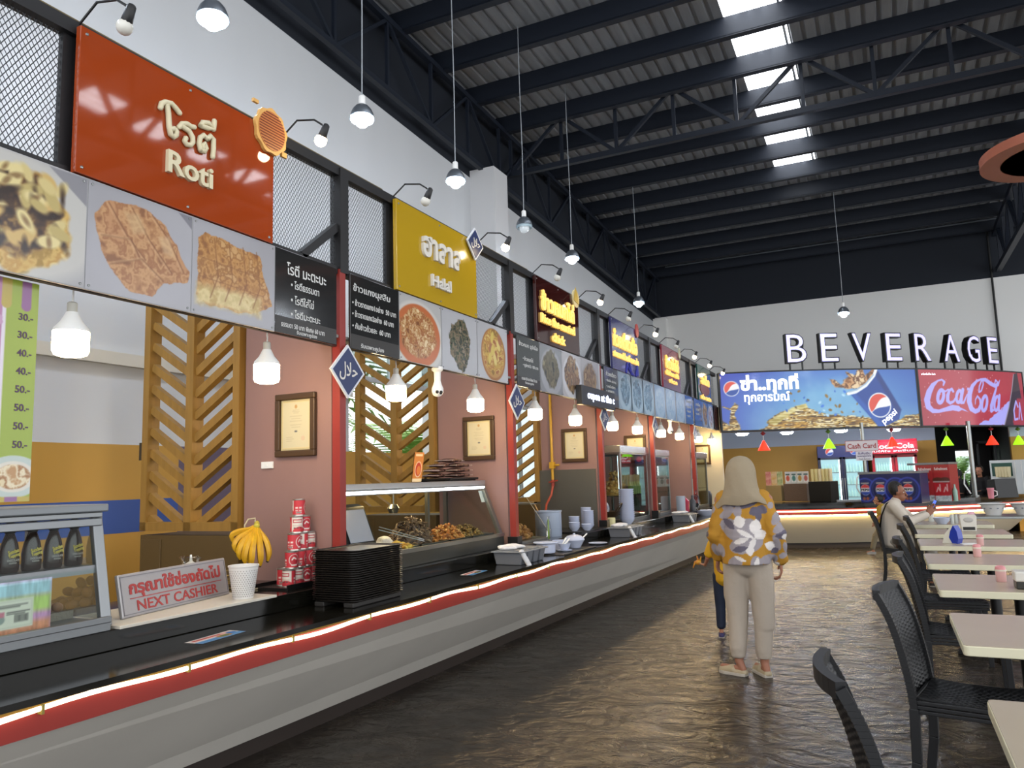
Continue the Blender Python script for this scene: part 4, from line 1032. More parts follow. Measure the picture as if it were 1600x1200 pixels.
# ---- white perforated cup
t = thing('paper_holder', 'white perforated plastic pot beside the bananas', 'pot', (-3.20, 3.21, ZL + .014))
n = 28; v = []; f = []
cup = MB().lathe([(.052, 0), (.054, .004), (.078, .165), (.082, .17), (.082, .176), (.074, .176), (.05, .006), (0, .006)], n)
cup.ob('pot', mat('white_pot', 'd9d6d2', .5), t, smooth=30)
dots = MB()
for j in range(13):
    for k in range(32):
        z = .014 + j * .0112; r = .0545 + (.078 - .054) * z / .165; a = 2 * PI * (k + .5 * (j % 2)) / 32
        c = (r * math.cos(a), r * math.sin(a), z); d = .0034
        ux, uy = -math.sin(a), math.cos(a); nx_, ny_ = math.cos(a) * .0006, math.sin(a) * .0006
        dots.add([(c[0] - ux * d + nx_, c[1] - uy * d + ny_, z), (c[0] + nx_, c[1] + ny_, z - d), (c[0] + ux * d + nx_, c[1] + uy * d + ny_, z), (c[0] + nx_, c[1] + ny_, z + d)], [(0, 1, 2, 3)])
dots.ob('perforations', mat('hole_grey', '86827e', .8), t)
# ---- bananas on a wire stand
t = thing('banana_bunch', 'ripe yellow banana bunch hanging on a stand', 'bananas', (-3.50, 3.60, ZL), R(43.8))
M_ban = mat('banana_yellow', 'd8a81c', .4, var=.18, vscale=14, var2='c08f1e')
top = Vector((.01, .0, .375))
spec = [(-78, .03, 0), (-60, .10, 0), (-43, .14, 0), (-27, .16, 0), (-10, .16, 0), (10, .14, 0), (30, .09, 0), (-52, .02, 1), (-33, .05, 1), (-14, .07, 1), (8, .06, 1), (28, .02, 1), (-20, -.06, 1)]
for k, (deg, near, row) in enumerate(spec):
    a = R(deg); L = .235 - .02 * row
    dx, dz = math.sin(a), -math.cos(a)
    bend = Vector((-.02 + .045 * (dx < 0), -.0, .0))
    P = [top + Vector((.012 * dx + .006 * (k % 3 - 1), -near * .12, -.012 * row)), top + Vector((dx * .05, -near * .55, dz * .035 - .012)), top + Vector((dx * .115, -near * .85, dz * .10 - .012)), top + Vector((dx * .145, -near * .95, dz * .17 - .02)), top + Vector((dx * .13, -near * .85, dz * .17 - .065))]
    pts = []
    for i in range(13):
        s = i / 12 * 4; j = min(3, int(s)); u = s - j
        p0_, p1_, p2_, p3_ = P[max(0, j - 1)], P[j], P[j + 1], P[min(4, j + 2)]
        pts.append(.5 * ((2 * p1_) + (p2_ - p0_) * u + (2 * p0_ - 5 * p1_ + 4 * p2_ - p3_) * u * u + (3 * p1_ - p0_ - 3 * p2_ + p3_) * u ** 3))
    rs = [.007, .008, .011, .0145, .017, .018, .0185, .0185, .018, .0165, .013, .009, .005]
    ba = MB().tube(pts, rs, 5).ob('banana', M_ban, t, smooth=50)
    MB().ball(pts[-1], .0065).ob('tip', mat('banana_tip', '2e2615', .7), ba)
MB().cap(top + Vector((0, -.03, .0)), top + Vector((0, .03, .012)), .020, .018).ob('stalk', mat('banana_stalk', 'b9ab3a', .5), t)
MB().tube([(-.06, .03, .0), (-.06, .03, .38), (-.04, .03, .415), (0, .02, .42), (.0, .02, .40)], .005, 8).tube([(.09 * math.cos(a) - .03, .09 * math.sin(a) + .03, .005) for a in [2 * PI * k / 24 for k in range(24)]], .005, 6, True).ob('stand', mat('stand_wire', 'c9bd9a', .35, .5), t)
# ---- pyramid of milk tins
def tin():
    t = thing('milk_tin', 'x', 'tin', (0, 0, 0), 0, 'pyramid of milk tins')
    r, h = .0375, .103
    MB().lathe([(0, 0), (r + .001, 0), (r + .001, .004), (r, .006), (r, h - .006), (r + .001, h - .004), (r + .001, h), (r - .003, h), (r - .004, h - .003), (0, h - .003)], 24).ob('can', mat('tin_metal', 'b8b4ac', .3, .8), t, smooth=30)
    n = 48; W_ = 2 * PI * r; p = Pic(W_, h - .016, .0022, 'c0303a', 90)
    hh = h - .016
    p.rect(0, 0, W_ * .36, hh, 'd8d2c6').rect(W_ * .04, hh * .62, W_ * .30, hh * .86, 'b02a35').rect(W_ * .06, hh * .68, W_ * .28, hh * .80, 'd8cfc0')
    p.ell(W_ * .22, -.004, .045, .034, 'c0303a').line([(W_ * .05, hh * .42), (W_ * .3, hh * .40)], .004, 'c9b8a8')
    for k in range(3): p.rect(W_ * (.06 + .08 * k), hh * .22, W_ * (.11 + .08 * k), hh * .30, '5a3a3a')
    for a in (.42, .52): p.rect(W_ * a, hh * .42, W_ * (a + .07), hh * .54, 'e3cfc8').rect(W_ * a, hh * .24, W_ * (a + .07), hh * .32, 'd8b8b0')
    p.rect(W_ * .44, hh * .08, W_ * .58, hh * .20, 'ddd6cc')
    for k in range(10): p.rect(W_ * (.45 + .012 * k), hh * .09, W_ * (.456 + .012 * k), hh * .19, '4a3030')
    p.ell(W_ * .80, hh * .50, .034, .034, 'd9d2c8').ell(W_ * .80, hh * .50, .029, .031, 'b52a36').line([(W_ * .74, hh * .52), (W_ * .78, hh * .66), (W_ * .85, hh * .55)], .004, 'e3d9d0').rect(W_ * .72, hh * .1, W_ * .88, hh * .2, 'e3d5cc')
    p.ob('label_paper', M_matprint, t, (0, 0, 0), warp=lambda q: ((r + .0006) * math.cos(q[0] / r), (r + .0006) * math.sin(q[0] / r), q[1] + .008))
    return t
tn0 = None
one('tin_stand', MB().box(-.14, -.22, 0, .12, .20, .012).box(-.14, -.22, .012, -.13, .20, .03).box(.11, -.22, .012, .12, .20, .03), M_plblack, 'low black tray under the milk tins', 'tray', (-3.34, 3.80, ZL))
row = [(5, 0), (4, 1), (3, 2), (2, 3), (1, 4)]
lv = ['bottom', 'second', 'third', 'fourth', 'top']; od5 = ['leftmost', 'second from the left', 'third from the left', 'fourth from the left', 'rightmost']
rr = random.Random(12); cnt_t = 0
dx, dy = Vector((-.10, .99, 0)).normalized() * .0795, None
base = Vector((-3.28, 3.655, ZL + .012))
for nrow, (k, lev) in enumerate(row):
    for i in range(k):
        pos = base + dx * (i + .5 * lev) + Vector((-.012 * lev, 0, .103 * lev))
        face = [3.6, 4.6, .9, 2.2, 1.6][(i + lev * 2) % 5]
        lab = ('topmost red and white milk tin of the pyramid' if lev == 4 else 'milk tin %s in the %s row of the pyramid' % (od5[i] if i < k - 1 else 'rightmost', lv[lev]))
        if tn0 is None: tn0 = tin(); place(tn0, pos, face); tn0['label'] = lab
        else: dup(tn0, pos, face, lab)
for j, (a, b) in enumerate(((.035, -.085), (.045, -.0))):
    dup(tn0, base + dx * (j + .5) + Vector((-.075, 0, 0)), 2.0 + j, 'milk tin standing behind the bottom row, ' + ('left one' if j == 0 else 'right one'))
# ---- stack of black trays
def tray():
    t = thing('serving_tray', 'x', 'tray', (0, 0, 0), 0, 'stack of black serving trays')
    w, l, r = .165, .255, .045
    def rr_(k, z):
        o = []
        for cx, cy, a0 in ((w - r, l - r, 0), (-w + r, l - r, 90), (-w + r, -l + r, 180), (w - r, -l + r, 270)):
            for q in range(5):
                a = R(a0 + q * 22.5); o.append((cx + (r + k) * math.cos(a), cy + (r + k) * math.sin(a), z))
        return o
    rings = [rr_(-.018, .0), rr_(-.012, .012), rr_(.0, .0125), rr_(.0, .0095), rr_(-.014, .009), rr_(-.02, .003)]
    n = 20; v = sum(rings, []); f = [tuple(range(n - 1, -1, -1))]
    for i in range(5):
        for k in range(n): f.append((i * n + k, i * n + (k + 1) % n, (i + 1) * n + (k + 1) % n, (i + 1) * n + k))
    f.append(tuple(range(5 * n, 6 * n)))
    m = MB().add(v, f); m.ob('tray', mat('tray_black', '17120e', .42), t, smooth=35)
    return t
NT = 23; tr0 = None
for k in range(NT):
    loc = (-2.925 + .0015 * math.sin(k * 2.1), 3.87 + .002 * math.cos(k * 1.7), ZC + .028 + k * .0128)
    lab = 'topmost black tray of the tall stack on the counter' if k == NT - 1 else ('lowest black tray of the tall stack, on two feet' if k == 0 else 'black tray inside the tall stack, number %d from the top' % (NT - k))
    if tr0 is None: tr0 = tray(); place(tr0, loc); tr0['label'] = lab
    else: dup(tr0, loc, 0, lab)
one('tray_rack', MB().box(-.14, -.24, 0, -.07, .24, .028).box(.07, -.24, 0, .14, .24, .028), mat('rack_grey', '2b2927', .5), 'dark feet under the stack of black trays', 'rack', (-2.925, 3.87, ZC), bevel=.006)
# ---- flyers taped on the counter
def flyer(loc, rz, label):
    t = thing('flyer', label, 'flyer', loc, rz, 'flyers taped on the counter')
    p = Pic(.30, .105, .004, 'd8d2d0', 95)
    p.rect(.0, .0, .30, .045, '4f86b8').rect(.02, .06, .28, .095, 'd3a6a2').line([(.03, .08), (.2, .08)], .008, 'b5443c').ell(.19, .04, .05, .022, 'a5723f').ell(.19, .04, .03, .013, '5f7a3a').ell(.26, .06, .03, .02, '3f6fae')
    p.ob('sheet', M_print, t, warp=lambda q: (-q[1], q[0], .0012)); return t
flyer((-2.855, 2.62, ZC), .10, 'colourful flyer taped on the black counter left of the trays')
flyer((-2.83, 5.12, ZC), .10, 'colourful flyer taped on the black counter in front of the lit food case')
# ================================================================== HEATED FOOD CASE
hx0, hy0, hy1 = -3.20, 4.02, 6.36
t = thing('food_case', 'long stainless food case with a lit slanting glass front', 'display case', (0, 0, 0))
f = MB().box(hx0 - .60, hy0, ZL, hx0 + .02, hy1, ZL + .10)
f.ob('base', mat('dark_steel', '55554f', .3, .7), t, bevel=.004)
f = MB().box(hx0 - .62, hy0 - .02, 1.455, hx0 - .17, hy1 + .02, 1.50); f.ob('top', mat('hood_steel', 'a6a8aa', .3, .7), t, bevel=.005)
MB().box(hx0 - .20, hy0 - .01, 1.415, hx0 - .165, hy1 + .01, 1.455).ob('top_rail', M_sst, t, bevel=.004)
MB().box(hx0 - .168, hy0 + .02, 1.425, hx0 - .158, hy1 - .02, 1.445).ob('light_tube', mat('cool_tube', 'ffffff', .3, emit='e9f2ff', es=12), t)
f = MB()
for y in (hy0 + .02, hy1 - .02):
    f.bar((hx0, y, ZL + .09), (hx0 - .18, y, 1.44), .045, .035).bar((hx0 - .58, y, ZL + .09), (hx0 - .58, y, 1.46), .035)
f.bar((hx0 - .30, hy0 + 1.55, ZL + .1), (hx0 - .30, hy0 + 1.55, 1.45), .03)
f.bar((hx0 + .01, hy0, ZL + .115), (hx0 + .01, hy1, ZL + .115), .03)
f.ob('frame', M_sst, t)
g = MB(); g.add([(hx0 - .005, hy0 + .04, ZL + .12), (hx0 - .005, hy1 - .04, ZL + .12), (hx0 - .175, hy1 - .04, 1.42), (hx0 - .175, hy0 + .04, 1.42)], [(0, 1, 2, 3)])
g.add([(hx0 - .02, hy1 - .02, ZL + .12), (hx0 - .56, hy1 - .02, ZL + .12), (hx0 - .56, hy1 - .02, 1.43), (hx0 - .19, hy1 - .02, 1.43)], [(0, 1, 2, 3)])
g.ob('glass', M_glass, t)
MB().box(-.03, -.002, 0, .03, .002, .11).ob('sticker', M_paper, t).matrix_local = Matrix.Translation((hx0 - .15, hy1 - .07, 1.30)) @ Matrix.Rotation(-.3, 4, 'Y') @ Matrix.Rotation(PI / 2, 4, 'Z')
# steel trays and heaps of food in the case
def heap(name, label, cat, cx, cy, rx, ry, h, pal, piece, n, seed, z, kind='nug'):
    rng = random.Random(seed); ms = [MB() for _ in pal]
    for k in range(n):
        a = rng.uniform(0, 2 * PI); r = math.sqrt(rng.random()); x = cx + rx * r * math.cos(a); y = cy + ry * r * math.sin(a)
        zz = z + 1.25 * h * (1 - r ** 2.2) * rng.uniform(.55, 1.0) + piece * .4
        m = ms[k % len(pal)]
        q = Matrix.Rotation(rng.uniform(0, PI), 3, (rng.random() - .5, rng.random() - .5, rng.random() + .1))
        if kind == 'nug': m.ball((x, y, zz), piece * rng.uniform(.7, 1.2), piece * rng.uniform(.5, .9), piece * rng.uniform(.35, .7), 7, 5, q)
        else:
            p0 = Vector((x, y, zz)); d = q @ Vector((piece * 2.2, 0, 0)); m.tube([p0 - d * .5, p0 + Vector((0, 0, piece * .5)), p0 + d * .5], [piece * .18, piece * .32, piece * .14], 5)
    base = MB().ball((cx, cy, z), rx * .95, ry * .95, h * .75, 16, 10); base.v = [(x, y, max(zz, z - .004)) for x, y, zz in base.v]
    o = base.ob(name, mat('food_base_' + pal[0], pal[0], .6), None, smooth=80); o['kind'] = 'stuff'; tag(o, label, cat)
    for m, c in zip(ms, pal): m.ob('pieces', mat('food_' + c, c, .45, var=.25, vscale=60), o, smooth=70)
    return o
zt = ZL + .115
def gn(label, y0, y1):
    one('food_pan', MB().box(hx0 - .50, y0, zt - .012, hx0 - .05, y1, zt - .002).box(hx0 - .50, y0, zt, hx0 - .485, y1, zt + .02).box(hx0 - .065, y0, zt, hx0 - .05, y1, zt + .02).box(hx0 - .5, y0, zt, hx0 - .05, y0 + .012, zt + .02).box(hx0 - .5, y1 - .012, zt, hx0 - .05, y1, zt + .02), M_sst, label, 'pan', group='pans in the food case')
gn('steel pan with sliced yellow omelette in the lit food case', 4.62, 5.06); gn('steel pan under the dark fried fish in the lit food case', 5.08, 5.50)
gn('steel pan under the orange fried pieces in the lit food case', 5.52, 5.88); gn('steel pan at the right end of the lit food case', 5.90, 6.30)
heap('omelette', 'sliced yellow omelette at the left end of the lit food case', 'food', hx0 - .14, 4.86, .10, .16, .03, ['c9a23c', 'd8b54c', 'b8862c'], .03, 40, 1, zt, 'nug')
heap('fried_fish', 'grey brown heap of crisp fried fish in the lit food case', 'food', hx0 - .30, 5.32, .16, .24, .17, ['5d4a3c', '77604e', '8b7660', '4a3a32'], .026, 260, 2, zt, 'stk')
heap('fried_chicken', 'orange heap of fried pieces in the lit food case', 'food', hx0 - .20, 5.68, .13, .24, .10, ['b06c2c', 'c98a44', 'd3a262', '8f5426'], .019, 330, 3, zt)
heap('stir_fry', 'brown heap of stir fry at the right end of the lit food case', 'food', hx0 - .25, 6.10, .17, .20, .08, ['6f5530', '8f7442', '5a4427', 'a58a54'], .016, 330, 4, zt)
t = thing('food_tongs', 'steel tongs lying across the yellow omelette', 'tongs', (hx0 - .1, 4.98, zt + .05))
MB().bar((.1, .06, .0), (-.16, -.16, .10), .016, .006).bar((.1, .06, .012), (-.17, -.14, .12), .016, .006).ob('tongs', M_sst, t)
one('cloth_bundle', blob(MB().ball((0, 0, .03), .07, .10, .035).ball((-.02, .02, .06), .05, .07, .03).ball((.02, -.03, .055), .04, .05, .03), .01, 4), M_towel, 'grey white cloth beside the till in the food case', 'cloth', (hx0 - .32, 4.98, zt), smooth=70)
# POS terminal standing behind the case front
t = thing('till_screen', 'black till with a slanted grey screen seen through the food case glass', 'till', (hx0 - .42, 4.72, ZL + .10))
MB().prism([(-.12, 0), (.14, 0), (.10, .06), (-.02, .34), (-.08, .36)], -.20, .16, 'y').ob('body', M_plblack, t, bevel=.006)
sc = MB(); sc.add([(.103, -.16, .085), (.103, .12, .085), (.008, .12, .318), (.008, -.16, .318)], [(0, 1, 2, 3)]); sc.ob('screen', mat('screen_grey', '8e8f9c', .15, emit='a5a8b8', es=.18), t)
t = thing('shower_lamp', 'chrome warming lamp head under the top of the food case', 'lamp', (hx0 - .36, 5.16, 1.30))
MB().lathe([(0, -.04), (.032, -.038), (.05, 0), (.03, .03), (0, .035)], 14).ob('head', M_sst, t, smooth=40); MB().tube([(0, 0, .03), (0, 0, .155)], .006).ob('stem', M_sst, t)
for i, y in enumerate((4.45, 5.1, 5.65)):
    one('warm_light', MB().box(-.05, -.13, -.012, .05, .13, 0), mat('warm_panel', 'fff0d0', .4, emit='ffd99a', es=22), 'flat warm light under the food case top, %s' % ('left', 'middle', 'right')[i] + ' one', 'lamp', (hx0 - .42, y, 1.452), 0, 'warm lights in the food case')
# packets and leaflets on the case top
t0 = None
one('bag_tray', MB().box(-.17, -.24, 0, .17, .24, .012).box(-.19, -.26, .012, .19, .26, .03), M_plblack, 'black tray on top of the lit food case carrying packets', 'tray', (hx0 - .42, 6.10, 1.50), bevel=.004)
pos = [(-.06, -.1, 0), (.06, .08, 0), (-.05, -.1, .045), (.06, .08, .045), (-.03, -.04, .09), (.04, .11, .09), (0, .06, .135)]
pn = ['lower left', 'lower right', 'second layer left', 'second layer right', 'third layer left', 'third layer right', 'topmost']
m0 = blob(MB().ball((0, 0, .022), .085, .125, .022, 16, 8).box(-.075, -.11, .008, .075, .11, .032), .009, 5)
for i, (a, b, c) in enumerate(pos):
    if t0 is None:
        t0 = thing('snack_packet', 'x', 'packet', (hx0 - .42 + a, 6.10 + b, 1.532 + c), .1, 'dark packets on the food case'); m0.ob('packet', mat('packet_dark', '33221f', .25, var=.5, vscale=40, var2='6d5148'), t0, smooth=70)
        MB().box(-.09, -.13, .019, .09, -.115, .023).box(-.09, .115, .019, .09, .13, .023).ob('seal', mat('packet_clear', 'b8aba4', .2), t0)
        t0['label'] = 'dark snack packet on the food case, ' + pn[i]
    else: dup(t0, (hx0 - .42 + a, 6.10 + b, 1.532 + c), .1 * ((-1) ** i), 'dark snack packet on the food case, ' + pn[i] + ' of the pile')
t = thing('menu_stand', 'orange upright menu leaflet on top of the lit food case', 'leaflet', (hx0 - .50, 5.64, 1.502), 0, None, 'L')
p = Pic(.15, .26, .004, 'c07a3c', 99); p.rect(.0, .0, .15, .03, 'd8c9a8').rect(.02, .225, .13, .245, 'e0c8a0').ell(.08, .11, .055, .07, 'd8c0a0').ell(.08, .11, .045, .06, 'b0402c').ell(.085, .10, .03, .04, 'c9763c')
sh_ = lambda q: (q[0] + .22 * q[1], q[1], q[2])
p.ob('print', M_print, t, (0, 0, .004), warp=sh_)
MB().prism([(0, 0), (.15, 0), (.15 + .22 * .26, .26), (.22 * .26, .26)], -.006, .003).ob('holder', mat_glass('acrylic_holder', 'f4efe8'), t)
# ------------------------------------------------------------------ a point of the photograph turned into a place in the hall
def ray(u, v):
    d = Vector((u - 800, v - 600, 1200.0)); return Vector((_x.dot(d), _y.dot(d), _z.dot(d)))
def atz(u, v, z): d = ray(u, v); return d * ((z - 1.5) / d.z) + Vector((0, 0, 1.5))
def aty(u, v, y): d = ray(u, v); return d * (y / d.y) + Vector((0, 0, 1.5))
# ================================================================== FURTHER ALONG THE COUNTER
M_cut = mat('grey_cutlery_box', '6b6e74', .4)
def cutlery(loc, label, towlabel, rz=-.02):
    t = thing('cutlery_box', label, 'box', loc, rz, 'grey cutlery boxes')
    m = MB(); n = 4; L, w, h = .52, .29, .105
    for k in range(n):
        y0 = -L / 2 + .02 + k * (L - .04) / n; y1 = y0 + (L - .04) / n - .016
        a = [(-w / 2 + .03, y0 + .012, 0), (w / 2 - .03, y0 + .012, 0), (w / 2 - .03, y1 - .012, 0), (-w / 2 + .03, y1 - .012, 0), (-w / 2 + .01, y0, h), (w / 2 - .01, y0, h), (w / 2 - .01, y1, h), (-w / 2 + .01, y1, h)]
        m.add(a, [(3, 2, 1, 0), (0, 1, 5, 4), (1, 2, 6, 5), (2, 3, 7, 6), (3, 0, 4, 7), (4, 5, 6, 7)])
    m.ob('compartments', M_cut, t, bevel=.008)
    MB().box(-w / 2, -L / 2, h - .004, w / 2, L / 2, h + .006).ob('rim', mat('grey_box_rim', '85888c', .4), t, bevel=.003)
    lid = MB()
    for k in range(n): y0 = -L / 2 + .03 + k * (L - .04) / n; lid.box(-w / 2 + .03, y0, h + .006, w / 2 - .03, y0 + .09, h + .014)
    lid.ob('lids', mat('grey_box_lid', '777a7e', .4), t, bevel=.003)
    b = MB(); rng = random.Random(len(label))
    for k in range(9): b.ball((rng.uniform(-.05, .05) - .04, -.20 + k * .026, .13 + rng.uniform(0, .012)), .07, .035, .018, 8, 6)
    for k in range(5): b.ball((.12 + .012 * k, -.22 + .01 * k, .11 - .028 * k), .022, .035, .022, 8, 6)
    o = blob(b, .011, 4).ob('towel', M_towel, None, smooth=80); place(o, loc, rz); tag(o, towlabel, 'towel', 'towels on the cutlery boxes')
    return t
cutlery((-2.86, 6.02, ZC), 'grey cutlery box nearest the camera, right of the lit food case', 'white towel draped on the nearest grey cutlery box')
cutlery((-2.82, 8.85, ZC), 'grey cutlery box in front of the brown wok', 'white towel draped on the grey cutlery box in front of the wok')
cutlery((-2.77, 11.6, ZC), 'grey cutlery box farthest along the counter', 'white towel draped on the farthest grey cutlery box')
def bowl_prof(r, h, t=.004): return [(0, 0), (r * .5, 0), (r * .55, .008), (r * .8, h * .45), (r, h), (r - t, h), (r * .78 - t, h * .45), (r * .5, .012), (0, .012)]
def bowl(label, loc, r=.075, h=.055, m=M_ceram, grp=None): return one('bowl', MB().lathe(bowl_prof(r, h), 24), m, label, 'bowl', loc, 0, grp, smooth=40)
t = thing('condiment_pot', 'pale blue pot with a wide flat lid on a tray on the counter', 'pot', (-2.90, 6.66, ZC + .016))
MB().lathe([(0, 0), (.085, 0), (.09, .01), (.09, .085), (0, .085)], 26).ob('pot', M_ceram, t, smooth=40); MB().lathe([(0, .086), (.115, .088), (.12, .094), (.115, .10), (.03, .106), (0, .106)], 26).ob('lid', M_ceram, t, smooth=40)
one('serving_tray', MB().box(-.2, -.42, 0, .2, .42, .006).box(-.2, -.42, .006, -.19, .42, .014).box(.19, -.42, .006, .2, .42, .014), M_plblack, 'black tray under the pale blue condiment pots', 'tray', (-2.88, 7.0, ZC), bevel=.003)
t = thing('sauce_bowl', 'small white sauce bowl on a saucer with ladles in it', 'bowl', (-2.82, 6.92, ZC + .008))
MB().lathe([(0, 0), (.07, .004), (.075, .012), (0, .01)], 24).ob('saucer', M_ceram, t, smooth=40); MB().lathe([(q, z + .012) for q, z in bowl_prof(.062, .06)], 24).ob('bowl', M_ceram, t, smooth=40)
MB().lathe([(0, .06), (.05, .06)], 20).ob('sauce', mat('chili_sauce', '6e2a1c', .3), t); MB().tube([(0, 0, .06), (.03, .06, .11)], .008).tube([(-.02, 0, .06), (-.01, .07, .115)], .008).ob('ladle', M_plwhite, t)
t = thing('condiment_pot', 'pale blue pot without a lid beside the lidded bowl', 'pot', (-2.92, 7.06, ZC + .008)); MB().lathe([(0, 0), (.075, 0), (.08, .01), (.08, .09), (.075, .09), (.073, .012), (0, .012)], 26).ob('pot', M_ceram, t, smooth=40)
t = thing('lidded_bowl', 'pale blue bowl with a domed lid and spoon on the black tray', 'bowl', (-2.86, 7.28, ZC + .008))
MB().lathe([(0, 0), (.06, 0), (.065, .01), (.10, .07), (.105, .075), (0, .075)], 26).ob('bowl', M_ceram, t, smooth=40); MB().lathe([(.105, .075), (.10, .09), (.07, .115), (.03, .125), (.012, .127), (.012, .14), (0, .142)], 26).ob('lid', M_ceram, t, smooth=40); MB().tube([(.06, .05, .08), (.10, .10, .13)], .007).ob('spoon', M_plwhite, t)
one('saucer', MB().lathe([(0, 0), (.08, .004), (.10, .014), (.098, .017), (.05, .008), (0, .008)], 24), M_ceram, 'white saucer with a spoon on the counter right of the lidded bowl', 'saucer', (-2.78, 7.75, ZC + .001), smooth=40)
# acrylic box with fried chicken
t = thing('acrylic_box', 'clear acrylic box with a slanting front full of fried chicken', 'display case', (-3.24, 6.98, ZL))
g = MB(); prof = [(.06, .02), (.06, .1), (-.16, .42), (-.34, .42), (-.34, .02)]
for y in (-.36, .36): g.add([(a, y, b) for a, b in prof], [(0, 1, 2, 3, 4)])
g.add([(.06, -.36, .1), (.06, .36, .1), (-.16, .36, .42), (-.16, -.36, .42)], [(0, 1, 2, 3)]).add([(-.16, -.36, .42), (-.16, .36, .42), (-.34, .36, .42), (-.34, -.36, .42)], [(0, 1, 2, 3)]).add([(.06, -.36, .02), (.06, .36, .02), (.06, .36, .1), (.06, -.36, .1)], [(0, 1, 2, 3)])
g.ob('walls', mat_glass('acrylic', 'f1f0ea', .14), t)
e = MB()
for y in (-.36, .36): e.tube([(a, y, b) for a, b in prof], .003, 5, True)
e.ob('edges', mat('acrylic_edge', 'b9b29a', .2), t); MB().box(-.34, -.36, 0, .06, .36, .02).ob('base', M_sst, t)
heap('fried_chicken', 'golden heap of fried chicken in the acrylic box', 'food', -3.36, 6.98, .12, .28, .10, ['8f6230', 'a97a40', '7a5128', 'bd9252'], .034, 90, 9, ZL + .025)
t = thing('plastic_bag', 'clear bag of green chopsticks hanging on the acrylic box', 'bag', (-3.10, 7.20, ZL)); k = MB().lathe([(.01, 0), (.045, .03), (.05, .10), (.03, .17), (.012, .20), (.03, .23)], 9); k.v = [(x * .5, y * .8, z) for x, y, z in k.v]; k.ob('bag', mat_glass('thin_plastic'), t, smooth=60)
m = MB()
for i in range(7): m.tube([(0, -.02 + i * .006, .01), (0, -.012 + i * .004, .2)], .003, 5)
m.ob('chopsticks', mat('chopstick_green', '8fae4c', .5), t)
t = thing('stock_pot', 'large pale grey blue pot with a rim behind the acrylic box', 'pot', (-3.28, 7.62, ZL))
MB().lathe([(0, 0), (.135, 0), (.14, .01), (.14, .25), (.146, .255), (.146, .268), (.136, .268), (.134, .02), (0, .02)], 32).ob('pot', mat('pot_blue_grey', '9aa6b8', .3), t, smooth=40)
MB().tube([(.02, -.03, .03), (-.10, -.12, .34)], .007).ob('ladle', mat('ladle_wood', 'b98d54', .5), t)
# steel splash sheet, gas pipe
one('steel_sheet', MB().box(-4.0, PY[2] - .012, .85, -3.2, PY[2] - .002, 1.60), M_dsst, 'dull stainless splash sheet on the pink wall', 'sheet')
t = thing('gas_pipe', 'yellow gas pipe with a tap and red hose on the pink wall', 'pipe', (0, 0, 0)); yy = PY[2] - .04
MB().tube([(-3.76, yy, 3.0), (-3.76, yy, 1.46)], .018, 10).ob('pipe', mat('gas_yellow', 'c99a2c', .4), t, smooth=50)
MB().tube([(-3.76, yy, 1.66), (-3.66, yy - .02, 1.66)], .014, 8).box(-3.79, yy - .03, 1.62, -3.73, yy + .03, 1.70).ob('branch', mat('gas_yellow', 'c99a2c', .4), t)
MB().tube([(-3.76, yy, 1.48), (-3.76, yy, 1.40)], .022, 8).bar((-3.80, yy - .03, 1.45), (-3.68, yy - .03, 1.47), .015).ob('tap', mat('tap_red', '9c3a2a', .4), t)
MB().tube([(-3.76, yy, 1.42), (-3.77, yy - .03, 1.3), (-3.83, yy - .06, 1.18), (-3.86, yy - .08, .98)], .015, 8).ob('hose', mat('hose_orange', 'b04a2c', .4), t, smooth=50)
# bowls stacks on the ledge
def stack(n, loc, r, h, gap, first, label, m=M_ceram):
    b = first
    for k in range(n):
        l = label + (', topmost one' if k == n - 1 else (', lowest one' if k == 0 else ', number %d from the bottom' % (k + 1)))
        p = (loc[0], loc[1], loc[2] + k * gap)
        if b is None: b = bowl(l, p, r, h, m, 'stacked bowls')
        else:
            o = b.copy(); COL.objects.link(o); place(o, p); o['label'] = l; o['group'] = 'stacked bowls'
    return b
one('shelf_tray', MB().box(-.2, -.45, 0, .16, .45, .012), M_plblack, 'black tray under the stacked white bowls by the third post', 'tray', (-3.22, 8.48, ZL))
sm = stack(9, (-3.18, 8.58, ZL + .013), .065, .05, .020, None, 'bowl in the front stack by the third post'); stack(11, (-3.27, 8.74, ZL + .013), .065, .05, .019, sm, 'bowl in the rear stack by the third post')
stack(3, (-3.22, 8.22, ZL + .013), .065, .05, .022, sm, 'bowl in the low stack left of the tall ones'); stack(2, (-3.10, 8.30, ZL + .013), .065, .05, .022, sm, 'bowl in the smallest stack in front of the low one'); stack(6, (-3.30, 8.42, ZL + .013), .065, .05, .02, sm, 'bowl in the stack behind the low one')
stack(14, (-3.04, 9.62, ZL), .10, .08, .028, None, 'large white bowl in the tall stack beside the wok')
t = thing('wok', 'brown wok with a loop handle beside the tall bowl stack', 'wok', (-3.27, 9.46, ZL + .05)); MB().lathe([(0, 0), (.08, .01), (.15, .06), (.19, .12), (.185, .12), (.14, .065), (.07, .018), (0, .012)], 30).ob('pan', mat('wok_brown', '4a3a28', .4, .5), t, smooth=50)
MB().tube([(.17 + .05 * math.sin(a) , .0 + .05 * math.cos(a) , .15 + .07 * math.sin(a)) for a in [2 * PI * k / 14 for k in range(14)]], .008, 6, True).ob('handle', mat('wok_brown', '4a3a28', .4, .5), t); MB().lathe([(.10, -.05), (.11, -.05), (.11, .0), (.10, .02)], 20).ob('ring_stand', M_plblack, t)
t = thing('seasoning_bag', 'white and blue seasoning bag in the brown wok', 'bag', (-3.27, 9.42, ZL + .13)); blob(MB().ball((0, 0, .07), .06, .10, .08).ball((0, .03, .12), .04, .06, .04), .012, 3).ob('bag', mat('bag_white', 'c4c1bd', .5, var=.6, vscale=16, var2='3f587f'), t, smooth=80)
